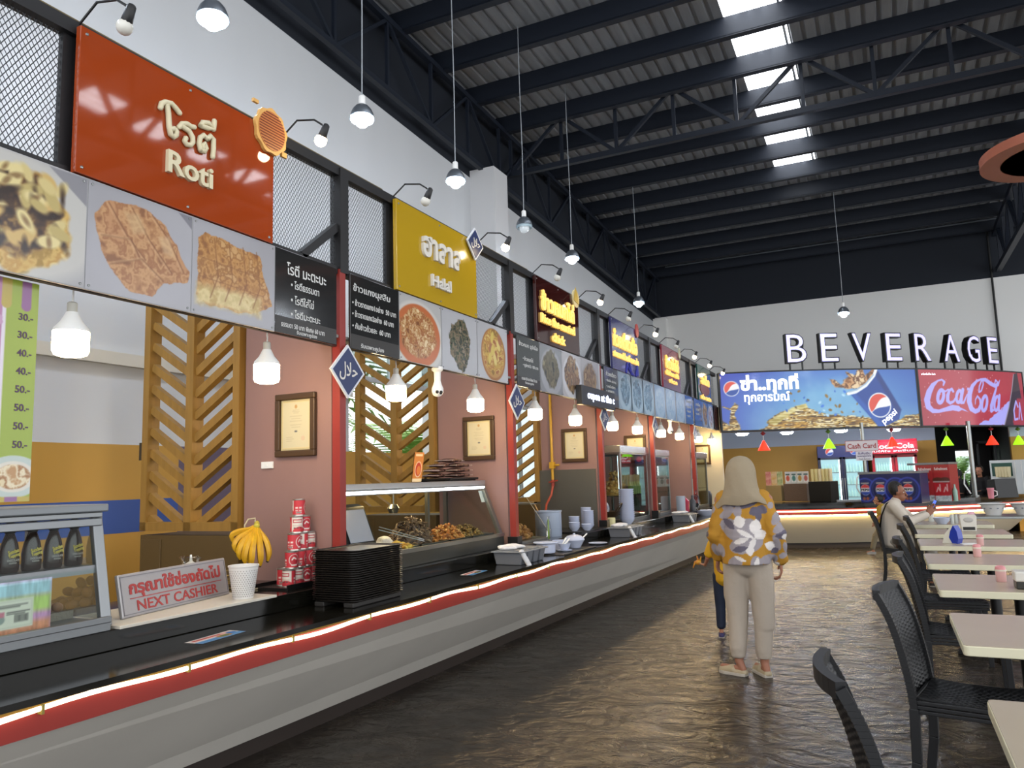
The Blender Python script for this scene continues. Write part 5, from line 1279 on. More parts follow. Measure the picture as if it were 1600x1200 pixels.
one('paper_roll', MB().lathe([(.018, 0), (.05, 0), (.05, .10), (.018, .10), (.018, 0)], 20), mat('roll_yellow', 'e0d7a0', .7), 'pale yellow paper roll under the wok', 'roll', (-3.12, 9.22, ZL + .001), smooth=40)
# two lit glass food cabinets and a third
def cabinet(name, label, x0, y0, x1, y1, h, tubes, blind=False):
    t = thing(name, label, 'display case', (0, 0, 0), 0, 'glass food cabinets')
    f = MB(); glassbox_frame(f, x0 + .02, y0 + .02, ZL + .02, x1 - .02, y1 - .02, ZL + h - .10, .035); f.ob('frame', M_sst, t, bevel=.003)
    MB().box(x0 - .01, y0 - .01, ZL + h - .10, x1 + .01, y1 + .01, ZL + h).ob('top', mat('cabinet_top', '9b9d9c', .25, .8), t, bevel=.006)
    MB().box(x0 + .02, y0 + .02, ZL + .34, x1 - .02, y1 - .02, ZL + .35).ob('shelf', M_glass, t); MB().box(x0, y0, ZL, x1, y1, ZL + .03).ob('floor', M_sst, t)
    g = MB().box(x1 - .006, y0 + .03, ZL + .05, x1 - .003, y1 - .03, ZL + h - .11).box(x0 + .03, y0 + .004, ZL + .05, x1 - .03, y0 + .007, ZL + h - .11); g.ob('glass', M_glass, t)
    MB().tube([(x1 - .05, y0 + .07, ZL + .1), (x1 - .05, y0 + .07, ZL + h - .14)], .012).ob('light_tube', mat('cabinet_tube', 'e8fbff', .3, emit='cfeeff', es=5), t)
    return t
cabinet('food_cabinet', 'large lit glass and steel food cabinet beside the tall bowl stack', -3.75, 9.85, -3.17, 11.15, 1.02, 1)
cabinet('food_cabinet', 'narrow lit glass food cabinet right of the fourth red post', -3.75, 11.42, -3.17, 12.4, 1.0, 1)
cabinet('food_cabinet', 'small glass food cabinet at the far end, below the last certificate', -3.7, 14.1, -3.1, 15.0, 1.0, 1)
heap('shrimp_crackers', 'orange pile of snacks on the shelf of the large glass cabinet', 'food', -3.42, 10.35, .14, .2, .28, ['b9823f', 'cf9f5f', '9c6a33'], .03, 120, 21, ZL + .352)
for i in range(5): one('juice_bottle', MB().lathe([(0, 0), (.03, 0), (.03, .12), (.012, .16), (.012, .18), (0, .18)], 14), mat('juice_green', '8fa04a', .2), 'pale green bottle in the large glass cabinet, ' + ['first', 'second', 'third', 'fourth', 'fifth'][i] + ' in its row', 'bottle', (-3.27, 10.55 + .11 * i, ZL + .352), 0, 'green bottles in the glass cabinet', smooth=40)
M_hang = mat('roast_brown', '6a4a30', .4)
for i in range(3): one('roast_duck', blob(MB().ball((0, 0, -.1), .06, .05, .11).cap((0, 0, 0), (0, 0, .07), .02).cap((.04, 0, -.15), (.06, 0, -.24), .02), .014, 3), mat('herb_dark', '33392a', .6) if i == 0 else M_hang, ['dark bunch hanging in the large glass cabinet', 'brown roast hanging in the narrow glass cabinet', 'red roast hanging in the small far cabinet'][i], 'food', ((-3.3, 10.9, ZL + .29), (-3.35, 11.9, ZL + .72), (-3.3, 14.5, ZL + .72))[i], smooth=80)
heap('buns', 'yellow snacks on the floor of the narrow glass cabinet', 'food', -3.42, 11.9, .14, .3, .08, ['c09a4c', 'd8bd78', 'a8843c'], .03, 60, 22, ZL + .032)
heap('roast_meat', 'striped reddish meat in the small far cabinet', 'food', -3.38, 14.5, .14, .25, .3, ['8f4a3a', 'b9908a', '6f5a52'], .03, 120, 23, ZL + .032)
one('red_pot', MB().lathe([(0, 0), (.09, 0), (.10, .16), (.04, .22), (.02, .24), (0, .24)], 20), mat('pot_crimson', 'a01c3c', .3), 'crimson pot between the narrow and the far cabinet', 'pot', (-3.1, 12.95, ZL), smooth=40)
one('tall_jug', MB().lathe([(0, 0), (.07, 0), (.075, .24), (.07, .26), (0, .26)], 20), mat('jug_grey', '9aa0ad', .3), 'pale grey jug right of the narrow glass cabinet', 'jug', (-3.05, 12.55, ZL), smooth=40)
one('spray_bottle', MB().lathe([(0, 0), (.05, 0), (.055, .15), (.02, .2), (.02, .25), (0, .25)], 16), mat('spray_dark', '3a3d42', .3), 'dark bottle beside the crimson pot', 'bottle', (-3.02, 13.25, ZL), smooth=40)
one('plastic_bag', blob(MB().ball((0, 0, .12), .08, .09, .13).cap((0, 0, .22), (0, .04, .32), .02), .016, 3), mat_glass('bag_clear', 'dfe3e8', .18), 'clear plastic bag standing beside the dark bottle', 'bag', (-3.02, 13.52, ZL), smooth=80)
bowl('pale blue serving bowl near the far end of the counter', (-2.80, 13.2, ZC), .17, .09)
one('towel', blob(MB().ball((0, 0, .03), .10, .16, .03).ball((.04, .05, .05), .06, .10, .03), .014, 3), M_towel, 'white towel at the far end of the counter', 'towel', (-2.9, 13.75, ZC), smooth=80)
one('rice_cooker', MB().lathe([(0, 0), (.15, 0), (.16, .2), (.12, .27), (0, .28)], 20), M_plblack, 'black rice cooker beside the last cream wall', 'cooker', (-3.3, 15.5, ZL), smooth=40)
# ================================================================== BEVERAGE ISLAND
SC_, SR = (-6.19, 26.57), 10.91
UT = ([1127, 1200, 1280, 1440, 1520, 1600, 1640], [0, .96, 1.96, 4.25, 5.70, 7.37, 8.4])
def s_of(u): return float(np.interp(u, *UT))
VT = ([1127, 1280, 1440, 1520, 1600], [583, 577, 575, 577, 586]); VB = ([1127, 1200, 1280, 1440, 1600], [674, 672, 669, 665.5, 665])
def st(u, v): a = np.interp(u, *VT); b = np.interp(u, *VB); return s_of(u), float((b - v) / (b - a) * 1.2)
A_0 = R(-73.0)
def on_arc(s, t, d=0.0):
    a = A_0 + s / SR; r = SR + d
    return (SC_[0] + r * math.cos(a), SC_[1] + r * math.sin(a), 2.35 + t)
def warp_obj(mb, off): mb.v = [on_arc(x + off, y, z) for x, y, z in mb.v]; return mb
def lightbox(name, label, s0, s1, pic):
    t = thing(name, label, 'sign', (0, 0, 0), 0, 'lit drink signs')
    n = 24; m = MB(); v = []; f = []
    for i in range(n + 1):
        s = s0 + (s1 - s0) * i / n
        v += [on_arc(s, -.02, .0), on_arc(s, 1.22, .0), on_arc(s, 1.22, -.22), on_arc(s, -.02, -.22)]
    for i in range(n):
        for j in range(4): f.append((i * 4 + j, (i + 1) * 4 + j, (i + 1) * 4 + (j + 1) % 4, i * 4 + (j + 1) % 4))
    f += [(0, 1, 2, 3), (n * 4 + 3, n * 4 + 2, n * 4 + 1, n * 4)]
    m.add(v, f).ob('case', mat('lightbox_case', '14161d', .4), t)
    pic.ob('lit_print', M_lightbox, t, warp=lambda q: on_arc(s0 + .03 + q[0], q[1], .004))
    e = MB()
    for (a, b, c, d) in ((s0, s1, -.02, .01), (s0, s1, 1.19, 1.22)):
        for i in range(n): q = s0 + (s1 - s0) * i / n; r = s0 + (s1 - s0) * (i + 1) / n; e.add([on_arc(q, c, .008), on_arc(r, c, .008), on_arc(r, d, .008), on_arc(q, d, .008)], [(0, 1, 2, 3)])
    for q in (s0, s1 - .035): e.add([on_arc(q, -.02, .008), on_arc(q + .035, -.02, .008), on_arc(q + .035, 1.22, .008), on_arc(q, 1.22, .008)], [(0, 1, 2, 3)])
    e.ob('rim', mat('lightbox_rim', '0f1015', .4), t)
    return t
# cola picture one: blue with a cup and a splash
p = Pic(4.19, 1.2, .0125, '3a6fc0', 7); W_, Hh = 4.19, 1.2
gx = p.X / W_; gy = p.Y / Hh
base = h2('2a3aa8') * (1 - gx[..., None]) + h2('2a55a8') * gx[..., None]
mid = h2('6aa2cc'); k = np.clip(1.25 - np.hypot((gx - .52) / .5, (gy - .42) / .75), 0, 1)[..., None]
p.c = base * (1 - k) + mid * k
low = np.clip((.45 - gy) * 1.4, 0, .7)[..., None] * np.clip(gx * 4, 0.3, 1)[..., None]; p.c = p.c * (1 - low) + h2('7fb4c4') * low
cl_ = np.clip((p.noise(.8, 4) - .52) * 2.2, 0, .5) * np.clip(gx * 1.5, .2, 1); p.put(cl_, 'a9cfe0')
def Q(u, v): a, b = st(u, v); return (a - .03, b)
splash = ['4a3112', '8f6a22', 'c79a3a', '6b4a1c', 'e6d59a', '3f2a12', 'b08a34', 'f0e4b8', '5f421a']
wv = (p.noise(.18, 3, 1, 2) - .5) * .12
def splat(pts, pal=splash, sc=.15, dx=.28, dy=3.2, e=.015, wob=wv):
    d = Pic(W_, Hh, .0125, '000000', 3); d.poly([Q(*q) for q in pts], 'ffffff', e, 1.0, wob); p.mix(d.c[..., 0], pal, sc, dx, dy)
splat([(1185, 674), (1205, 655), (1228, 641), (1262, 636), (1292, 646), (1330, 650), (1375, 655), (1400, 660), (1412, 650), (1440, 645), (1440, 676), (1180, 678)])
splat([(1200, 662), (1232, 640), (1262, 630), (1268, 636), (1240, 645), (1212, 664)], ['b9a55a', 'd9cf94', '9c8a3c'])
splat([(1128, 655), (1140, 665), (1144, 640), (1132, 635), (1142, 640), (1150, 630), (1155, 634), (1148, 650), (1158, 672), (1128, 676)], wob=wv * .5)
rs_ = np.random.RandomState(4)
for i in range(46):
    u = 1225 + rs_.rand() * 160; v = 606 + rs_.rand() * 45 + max(0, (1260 - u) * .2); q = Q(u, v); r = .012 + .018 * rs_.rand()
    p.ell(q[0], q[1], r * 1.5, r, ['7a5a22', '5d4a28', '2f5fb8', '8a6a30', '3f78d0', 'a8d0e8'][i % 6], rs_.rand() * 3)
splat([(1300, 590), (1318, 600), (1330, 588), (1326, 578), (1340, 584), (1352, 574), (1356, 586), (1372, 574), (1376, 582), (1352, 606), (1330, 608), (1310, 603)], ['4f2f1a', '8a5a34', 'c99a68', '5f3a22', 'e0c59c'], .14, 1, 1, wob=wv * .6)
cup = [Q(1331, 615), Q(1352, 604), Q(1377, 579), Q(1409, 640), Q(1404, 655), Q(1378, 668), Q(1371, 668)]
p.poly(cup, '1d428f'); p.poly([Q(1331, 615), Q(1337, 612), Q(1380, 666), Q(1371, 668)], '2f62b8', .03, .6).poly([Q(1372, 586), Q(1377, 580), Q(1409, 640), Q(1403, 648)], '142e6c', .03, .7)
p.line([Q(1328, 615), Q(1340, 612), Q(1356, 602), Q(1370, 586), Q(1375, 573)], .032, 'e6e9ee').line([Q(1330, 612), Q(1341, 609), Q(1356, 599), Q(1369, 585)], .014, '9fb4c8')
def globe(pc, c, r, ang=.55):
    pc.ell(c[0], c[1], r * 1.10, r * 1.10, 'e9eaee').ell(c[0], c[1], r, r, 'e9e9ea')
    X = (pc.X - c[0]) * math.cos(ang) + (pc.Y - c[1]) * math.sin(ang); Y = -(pc.X - c[0]) * math.sin(ang) + (pc.Y - c[1]) * math.cos(ang)
    ins = pc.soft(np.hypot(X, Y) - r)
    pc.put(ins * pc.soft(-(Y - .16 * r - .22 * r * np.sin(X / r * 2.2 + .6)), .008), 'd24a3a')
    pc.put(ins * pc.soft((Y + .34 * r + .26 * r * np.sin(X / r * 1.8 - .4)), .008), '24499a')
globe(p, Q(1146.5, 607), .145); globe(p, Q(1375, 633), .235)
pep = lightbox('beverage_sign', 'backlit blue cola sign with a tilted cup and splash', 0, 4.25, p)
M_litw = mat('backlit_white', 'eef0f4', .3, emit='eef2fa', es=.75)
M_ink = M_litw
a = Q(1160, 600); b = Q(1253, 600); m = MB().text('ซ่า..ทุกที่', .03 + (a[0] + b[0]) / 2, Q(1206, 600)[1], .42, .004, .008, w=b[0] - a[0], bold=.045); warp_obj(m, 0).ob('headline', M_litw, pep)
a = Q(1165, 622); b = Q(1237, 622); m = MB().text('ทุกอารมณ์', .03 + (a[0] + b[0]) / 2, Q(1200, 622)[1], .25, .004, .008, w=b[0] - a[0], bold=.03); warp_obj(m, 0).ob('second_line', M_litw, pep)
c = Q(1389, 652); m = MB().text('pepsi', .03 + c[0], c[1], .165, .004, .008, bold=.02, rot=.62, w=.40)
warp_obj(m, 0).ob('cup_letters', M_litw, pep)
# cola picture two: red with script letters
S0 = 4.28; W2 = 3.30
p = Pic(W2 - .06, 1.2, .011, 'a92f40', 9); p.c *= (.88 + .22 * p.noise(1.2, 2))[..., None]
def Z(x, y): u, v = 1380 + x / 7.273, 560 + y / 7.273; a, b = st(u, v); return (a - S0 - .03, b)
LV = 'a9a2ea'
def sk(pts, r, pc=p): pc.line([Z(*q) for q in pts], r, LV)
sk([(712, 300), (726, 262), (700, 236), (655, 250), (600, 300), (555, 380), (526, 470), (532, 545), (575, 595), (640, 600), (720, 578), (790, 560), (850, 570)], [.02, .03, .02, .02, .05, .07, .075, .07, .05, .035, .045, .06, .06])
p.poly([Z(780, 548), Z(860, 552), Z(920, 580), (Z(962, 612)), Z(890, 588), Z(850, 606), Z(800, 582)], LV)
def oval(cx, cy, rx, ry, r):
    sk([(cx + rx * math.cos(q) + ry * .22 * math.sin(q), cy - ry * math.sin(q)) for q in [2 * PI * k / 20 for k in range(21)]], r)
oval(672, 430, 30, 74, .042); sk([(700, 360), (730, 372), (760, 350)], .018)
sk([(812, 372), (800, 345), (772, 362), (748, 420), (742, 480), (765, 508), (805, 490), (838, 440)], [.03, .03, .03, .045, .045, .035, .025, .02])
oval(872, 432, 28, 68, .038); sk([(925, 352), (900, 430), (890, 500), (918, 505), (968, 410)], [.04, .045, .04, .025, .015])
p.poly([Z(976, 330), Z(1004, 330), Z(1000, 362), Z(972, 362)], LV)
sk([(1102, 385), (1112, 322), (1140, 262), (1160, 250), (1158, 300), (1130, 370), (1108, 385)], .02)
sk([(1140, 240), (1090, 258), (1040, 310), (1000, 400), (984, 490), (1000, 570), (1040, 605), (1080, 590), (1108, 530), (1106, 470), (1082, 430), (1056, 470), (1050, 520)], [.02, .03, .045, .065, .07, .065, .05, .045, .04, .03, .02, .015, .012])
sk([(1140, 242), (1190, 250), (1240, 292), (1290, 322), (1330, 310), (1358, 262)], [.025, .045, .05, .045, .035, .008])
sk([(1290, 300), (1308, 258), (1326, 280), (1300, 360), (1262, 450), (1226, 545), (1218, 600), (1250, 590)], [.015, .02, .02, .028, .04, .05, .045, .02])
oval(1150, 515, 28, 84, .040); oval(1290, 520, 26, 78, .036); sk([(1336, 430), (1316, 520), (1306, 600), (1334, 602), (1350, 570)], [.035, .04, .035, .02, .012])
p.poly([Z(1050, 765), Z(1110, 715), Z(1180, 700), Z(1240, 650), Z(1330, 610), Z(1370, 545), Z(1440, 510), Z(1480, 480), Z(1600, 420), Z(1600, 768)], 'a7a3ec', wob=(p.noise(.1, 3) - .5) * .09)
p.poly([Z(1358, 765), Z(1440, 560), Z(1500, 380), Z(1548, 210), Z(1600, 190), Z(1640, 765)], '372733'); p.line([Z(1548, 210), Z(1500, 380), Z(1440, 560), Z(1358, 760)], .016, '8d8494')
p.poly([Z(1470, 720), Z(1560, 470), Z(1640, 470), Z(1640, 765), Z(1480, 765)], '9c2f40', .02)
sk([(1560, 560), (1540, 500), (1500, 600), (1500, 700), (1540, 690)], .025); sk([(1560, 690), (1590, 520), (1600, 700)], .02)
for i in range(50):
    q = (p.rng.rand() * 2.2, p.rng.rand() * 1.2); p.ell(q[0], q[1], .008 + .006 * p.rng.rand(), .01, 'e8b8b8', a=.7)
coke = lightbox('beverage_sign', 'backlit red cola sign with flowing script letters', S0 - .02, S0 + W2, p)
q = Z(555, 168); warp_obj(MB().text('เครื่องดื่มโค้ก-โคล่า', q[0] + .03, q[1], .045, .003, .008, w=.36, bold=.01), S0).ob('small_print', M_litw, coke)
# standing letters
M_lav = mat('lavender_letter', 'b6b0ee', .4, emit='b9b4f5', es=.75)
wn = ['standing lit letter B, first of the row on the signs', 'standing lit letter E right after the B', 'standing lit letter V of the row on the signs', 'standing lit letter E between the V and the R', 'standing lit letter R of the row on the signs', 'standing lit letter A of the row on the signs', 'standing lit letter G of the row on the signs', 'standing lit letter E at the right end of the row']
for ch, u, l, wd in zip('BEVERAGE', (1256, 1308, 1358.5, 1410, 1456, 1499, 1534, 1565), wn, (.44, .40, .46, .40, .43, .47, .42, .38)):
    s = s_of(u); a = A_0 + s / SR; o = on_arc(s, 1.37, -.14)
    t = thing('standing_letter', l, 'letter', (0, 0, 0), 0, 'letters standing on the drink signs')
    tx = Vector((-math.sin(a), math.cos(a), 0)); nn = Vector((math.cos(a), math.sin(a), 0))
    t.matrix_world = Matrix(((tx.x, 0, nn.x, o[0]), (tx.y, 0, nn.y, o[1]), (0, 1, 0, o[2]), (0, 0, 0, 1)))
    MB().text(ch, 0, .31, .62, .13, -.06, w=wd, bold=.018).ob('body', M_plblack, t); MB().text(ch, 0, .31, .575, .006, .071, w=wd - .05, bold=-.006).ob('face', M_lav, t)
    lg = MB()
    for x in (-.13, .13) if ch not in 'V' else (0,): lg.box(x - .014, -.16, -.03, x + .014, .05, .0)
    lg.ob('legs', M_plblack, t)
# red and green cone lamps
def cone(col, nm):
    t = thing('cone_lamp', 'x', 'pendant lamp', (0, 0, 0), 0, '%s cone lamps under the drink signs' % nm)
    MB().lathe([(.125, 0), (.02, .20), (0, .205)], 24).lathe([(.12, .002), (.0, .003)], 24).ob('shade', mat('cone_' + nm, col, .4, emit=col, es=1.3), t, smooth=30)
    MB().lathe([(0, .30), (.055, .345), (0, .40)], 4).ob('ornament', mat('cone_orn_' + nm, '8a3038' if nm == 'red' else '5a7a34', .4), t); MB().tube([(0, 0, .2), (0, 0, .42)], .006, 6).ob('cord', M_plwhite, t)
    return t
cc = {}
for u, nm, l in ((1192, 'red', 'red cone lamp above the head scarf of the woman'), (1297, 'green', 'green cone lamp in front of the blue drinks fridge'), (1395, 'red', 'red cone lamp in front of the red drinks fridge'), (1480, 'green', 'green cone lamp left of the steel pole'), (1550, 'red', 'red cone lamp right of the steel pole'), (1598, 'green', 'green cone lamp cut by the right edge')):
    s = s_of(u); x, y, _q = on_arc(s, 0, -.10); o = (x, y, 1.935)
    if nm in cc: dup(cc[nm], o, 0, l)
    else: cc[nm] = cone('f0301c' if nm == 'red' else '86d916', nm); place(cc[nm], o); cc[nm]['label'] = l
for i, (u, l) in enumerate(((1362, 'round white ceiling lamp under the blue drink sign'), (1461, 'round white ceiling lamp under the red drink sign'), (1180, 'added unseen ceiling lamp behind the left end of the blue drink sign'), (1270, 'added unseen ceiling lamp behind the middle of the blue drink sign'))):
    x, y, _q = on_arc(s_of(u), 0, -1.2 if u > 1300 else -1.4); one('ceiling_lamp', MB().lathe([(0, -.05), (.10, -.04), (.14, 0), (0, 0)], 24), mat('lamp_white', 'ffffff', .4, emit='f4f7ff', es=70), l, 'ceiling lamp', (x, y, 2.36), smooth=50)  # the lamps hidden behind the blue sign are added to brighten the island
# soffit above the island and poles
one('island_soffit', MB().prism([on_arc(s, 0, -.24)[:2] for s in (0, 1, 2, 3, 4, 5, 6, 6.6)] + [on_arc(s, 0, -1.7)[:2] for s in (6, 5, 4, 3, 2, 1, 0)], 2.42, 2.47), mat('soffit_white', 'b9c0cc', .6), 'pale soffit behind the drink signs', 'board')
def pole(u, label, sgn=False):
    a = atz(u, 782 if u < 1450 else 775, .875); t = thing('steel_pole', label, 'pole', (a.x, a.y, .876)); MB().tube([(0, 0, 0), (0, 0, 1.545)], .045 if not sgn else .035, 12).ob('pole', M_sst, t, smooth=50); MB().lathe([(.08, 0), (.08, .02), (0, .02)], 16).ob('foot', M_sst, t)
    MB().tube([(-.06, -.05, .55), (-.16, -.05, .45), (-.18, -.05, .25), (-.08, -.05, .05)], .014, 8).ob('hose', M_plwhite, t, smooth=50); return a
a = pole(1356, 'thin steel pole carrying the Cash Card plate', True); pole(1524, 'thick steel pole right of the red dispenser with a white hose')
def plate(name, label, c, w, h, col, parts, cat='sign'):
    t = thing(name, label, cat, c, R(4), None, 'F'); MB().box(-w / 2, 0, -.012, w / 2, h, 0).ob('board', mat(name + '_' + col, col, .5), t)
    for nm, m, mm in parts: m.ob(nm, mm, t)
    return t
c = aty(1347, 705, a.y - .08); plate('cash_card_sign', 'white plate reading Cash Card with red letters on the thin pole', (c.x, c.y, c.z), .60, .215, 'd8d0d2', [('letters', MB().text('Cash Card', 0, .105, .10, .003, .001, w=.52, bold=.02), mr), ('red_rim', MB().box(-.3, 0, .001, .3, .008, .003).box(-.3, .207, .001, .3, .215, .003).box(-.3, 0, .001, -.292, .215, .003).box(.292, 0, .001, .3, .215, .003), mr)])
c = aty(1351, 719.5, a.y - .08); plate('redeem_sign', 'smaller white plate under the Cash Card plate', (c.x, c.y, c.z), .30, .20, 'd9d6dc', [('purple_letters', MB().text('รับคืนเงิน', 0, .145, .05, .003, .001, w=.22, bold=.02).text('แลกคูปอง', 0, .085, .045, .003, .001, w=.25, bold=.02), mat('sign_purple', '5a4a78', .5)), ('small_letters', MB().text('Cash Refund', 0, .03, .025, .003, .001, w=.2), M_plblack)])
# drinks fridges
def fridge(name, label, x0, x1, y0, y1, h, col, head, cat='fridge'):
    t = thing(name, label, cat, (0, 0, 0)); m = MB().box(x0, y0 + .03, .0, x1, y1, h).ob('body', mat('fridge_' + col, col, .35), t, bevel=.01)
    n = 2; w = (x1 - x0) / n; hd = h - .27
    for k in range(n):
        a0, a1 = x0 + k * w + .01, x0 + (k + 1) * w - .01
        d = MB().box(a0, y0, .18, a0 + .055, y0 + .03, hd).box(a1 - .055, y0, .18, a1, y0 + .03, hd).box(a0, y0, .18, a1, y0 + .03, .25).box(a0, y0, hd - .05, a1, y0 + .03, hd).ob('door_frame', mat('fridge_door_' + col, head, .35), t)
        MB().box(a0 + .05, y0 + .02, .24, a1 - .05, y0 + .028, hd - .04).ob('lit_interior', mat('fridge_light', '6f959a', .3, emit='bfe8ec', es=.35), t)
        MB().box(a1 - .075, y0 + .008, .28, a1 - .055, y0 + .02, hd - .06).ob('light_tube', mat('fridge_tube', 'ffffff', .3, emit='f4ffff', es=3), t)
        b = MB(); c2 = MB(); oc = MB()
        for j in range(5):
            z = .30 + j * (hd - .36) / 5
            b.box(a0 + .055, y0 + .005, z - .02, a1 - .08, y0 + .02, z - .008)
            for q in range(6): xx = a0 + .085 + q * (a1 - a0 - .19) / 5; (oc if (col.startswith('9') and j == 3) else c2).lathe([(0, 0), (.022, 0), (.022, .11), (.008, .16), (.008, .20), (0, .20)], 8, (xx, y0 - .004, z - .008))
        b.ob('shelf', M_alu, t); c2.ob('bottles', mat('bottle_pale_green', '9cc0b8', .3, emit='9fd0c8', es=.25), t)
        if oc.v: oc.ob('orange_bottles', mat('bottle_orange', 'c9853c', .3, emit='d08a40', es=.3), t)
        MB().bar((a0 + .015 if k else a1 - .015, y0 - .02, .7), (a0 + .015 if k else a1 - .015, y0 - .02, 1.3), .02).ob('handle', M_sst, t)
    return t
yf = 19.75
xa = aty(1276, 700, yf).x; xb = aty(1354, 700, yf).x
fz = fridge('drinks_fridge', 'blue two door drinks fridge with lit shelves', xa, xb, yf, yf + .72, 2.06, '20275c', '23263c')
p = Pic(.68, 2.0, .02, '1b1f55', 33)
for r_ in (.26, .38, .50): 
    for cy in (1.30, .60, 1.95): p.line([(.34 + r_ * math.cos(k), cy + r_ * math.sin(k) * 1.1) for k in [PI * j / 16 for j in range(17)]], .012, '4b4a9c', a=.7)
p.ob('side_print', M_matprint, fz, warp=lambda q: (xa - .004, yf + .71 - q[0], q[1] + .03))
gl = MB(); 
for k in (.25, .75):
    cx = xa + (xb - xa) * k; pp = Pic(.2, .2, .01, '20275c', 4); globe(pp, (.1, .1), .08); pp.ob('badge', M_matprint, fz, warp=lambda q, c=cx: (c - .1 + q[0], yf - .002 + .03, 1.82 + q[1]))
MB().lathe([(0, 0), (.07, 0), (.07, .01), (0, .01)], 16).ob('pink_sticker', mat('sticker_pink', 'd6366a', .5), fz).matrix_local = Matrix.Translation((xb - .12, yf + .028, 1.93)) @ Matrix.Rotation(PI / 2, 4, 'X')
xa2 = aty(1358, 700, yf).x + .03; xb2 = aty(1432, 700, yf).x
fz = fridge('drinks_fridge', 'red two door drinks fridge with a red header', xa2, xb2, yf + .05, yf + .77, 2.06, '98222c', 'a8232e')
MB().prism([(yf - .10, 1.83), (yf + .3, 1.83), (yf + .3, 2.15), (yf - .02, 2.15), (yf - .09, 2.10)], xa2 - .02, xb2 + .02, 'x').ob('header', mat('fridge_header', 'a3212f', .3), fz)
x = MB(); x.M = Matrix.Translation(((xa2 + xb2) / 2, yf - .104, 2.0)) @ BAS['F'].to_4x4(); x.text('Coca-Cola', 0, 0, .12, .004, 0, w=.85, bold=.02).text('จับให้ใจ สดชื่นซ่า', 0, -.11, .05, .004, 0, w=1.0, bold=.02); x.ob('header_letters', mat('header_white', 'e6d8d8', .4), fz)
# things on the island's raised shelf
ZI = .876
def isl(u, v=782, d=0): q = atz(u, v, ZI); return Vector((q.x, q.y, ZI))
def boxthing(name, label, cat, u0, u1, v, h, dep, m, extra=(), grp=None):
    a, b = isl(u0, v), isl(u1, v); xv = (b - a); w = xv.length; ang = math.atan2(xv.y, xv.x); t = thing(name, label, cat, a, ang, grp); MB().box(0, 0, 0, w, dep, h).ob('body', m, t, bevel=.006)
    return t, w
M_tan = mat('tan_box', 'a08a5c', .6); M_bead = mat('bead_brown', '6d5a4c', .6, bump=.8, bscale=60)
t, w = boxthing('card_stand', 'tan box behind the shoulder of the woman', 'box', 1198, 1222, 783, .33, .3, M_tan)
cards = [('b02f48', 'e0b0a0'), ('d8cbb0', 'c99a3c'), ('3f7a3c', 'd8d0a0')]
for i, (c1, c2) in enumerate(cards):
    q = isl(1196 + 9 * i, 783); one('drink_carton', MB().box(-.05, 0, 0, .05, .08, .29).box(-.05, -.003, .02, .05, 0, .16), mat('carton_' + c1, c1, .5, var=.5, vscale=10, var2=c2), ['crimson', 'cream and orange', 'green'][i] + ' drink carton on the tan box beside the head scarf', 'carton', (q.x + .08, q.y + .06, ZI + .33), bevel=.005)
t, w = boxthing('bead_rack', 'brown rack with a beaded front left of the cup tubes', 'rack', 1226, 1262, 783, .36, .3, M_bead)
for i, (c1, c2) in enumerate((('c9cdd0', 'c4543c'), ('c2cacb', '3f7a74'), ('cdd0c8', 'b98f3c'), ('cfcac4', 'b9605a'))):
    q = isl(1228 + 9.4 * i, 783); t = thing('fruit_card', ['red', 'green', 'yellow', 'pink'][i] + ' fruit picture card on the beaded rack', 'card', (q.x + .06, q.y + .1, ZI + .36), 0, 'fruit cards on the island', 'F')
    pc = Pic(.11, .25, .01, c1, i); pc.rect(.012, .03, .098, .21, 'e8ebea').ell(.055, .11, .035, .06, c2).rect(.015, .175, .095, .205, '3d5a58'); pc.ob('print', M_matprint, t, (-.055, 0, .006)); MB().box(-.055, 0, -.05, .055, .25, .005).ob('card', mat('card_white', 'c7cbce', .5), t)
t, w = boxthing('black_dispenser', 'black box under the cup tubes', 'dispenser', 1265, 1300, 784, .40, .35, M_plblack)
for i in range(6):
    q = isl(1268 + 5.6 * i, 784); one('cup_tube', MB().lathe([(.0, 0), (.032, 0), (.036, .23), (.030, .25), (0, .25)], 12), mat('cup_tube_%d' % (i % 3), ('d8c98a', 'e3d3a8', 'a8b45c')[i // 2], .4), 'tube of pale paper cups on the black box, ' + ['leftmost', 'second from the left', 'third from the left', 'fourth from the left', 'fifth from the left', 'rightmost'][i], 'cups', (q.x + .05, q.y + .12, ZI + .40), 0, 'cup tubes on the island', smooth=40)
one('shelf_tray', MB().box(0, 0, 0, .55, .25, .04), mat('grey_tray', '8f9296', .4), 'grey tray with small things right of the black box', 'tray', isl(1308, 785), .1, bevel=.006)
t, w = boxthing('drink_dispenser', 'navy drink dispenser with round cola emblems', 'dispenser', 1346, 1441, 786, .52, .45, mat('navy_box', '1a2152', .35))
MB().box(-.02, -.01, .52, w + .02, .46, .56).ob('top', mat('grey_top', '84878b', .35, .5), t, bevel=.004)
p = Pic(w, .52, .011, '161d52', 44)
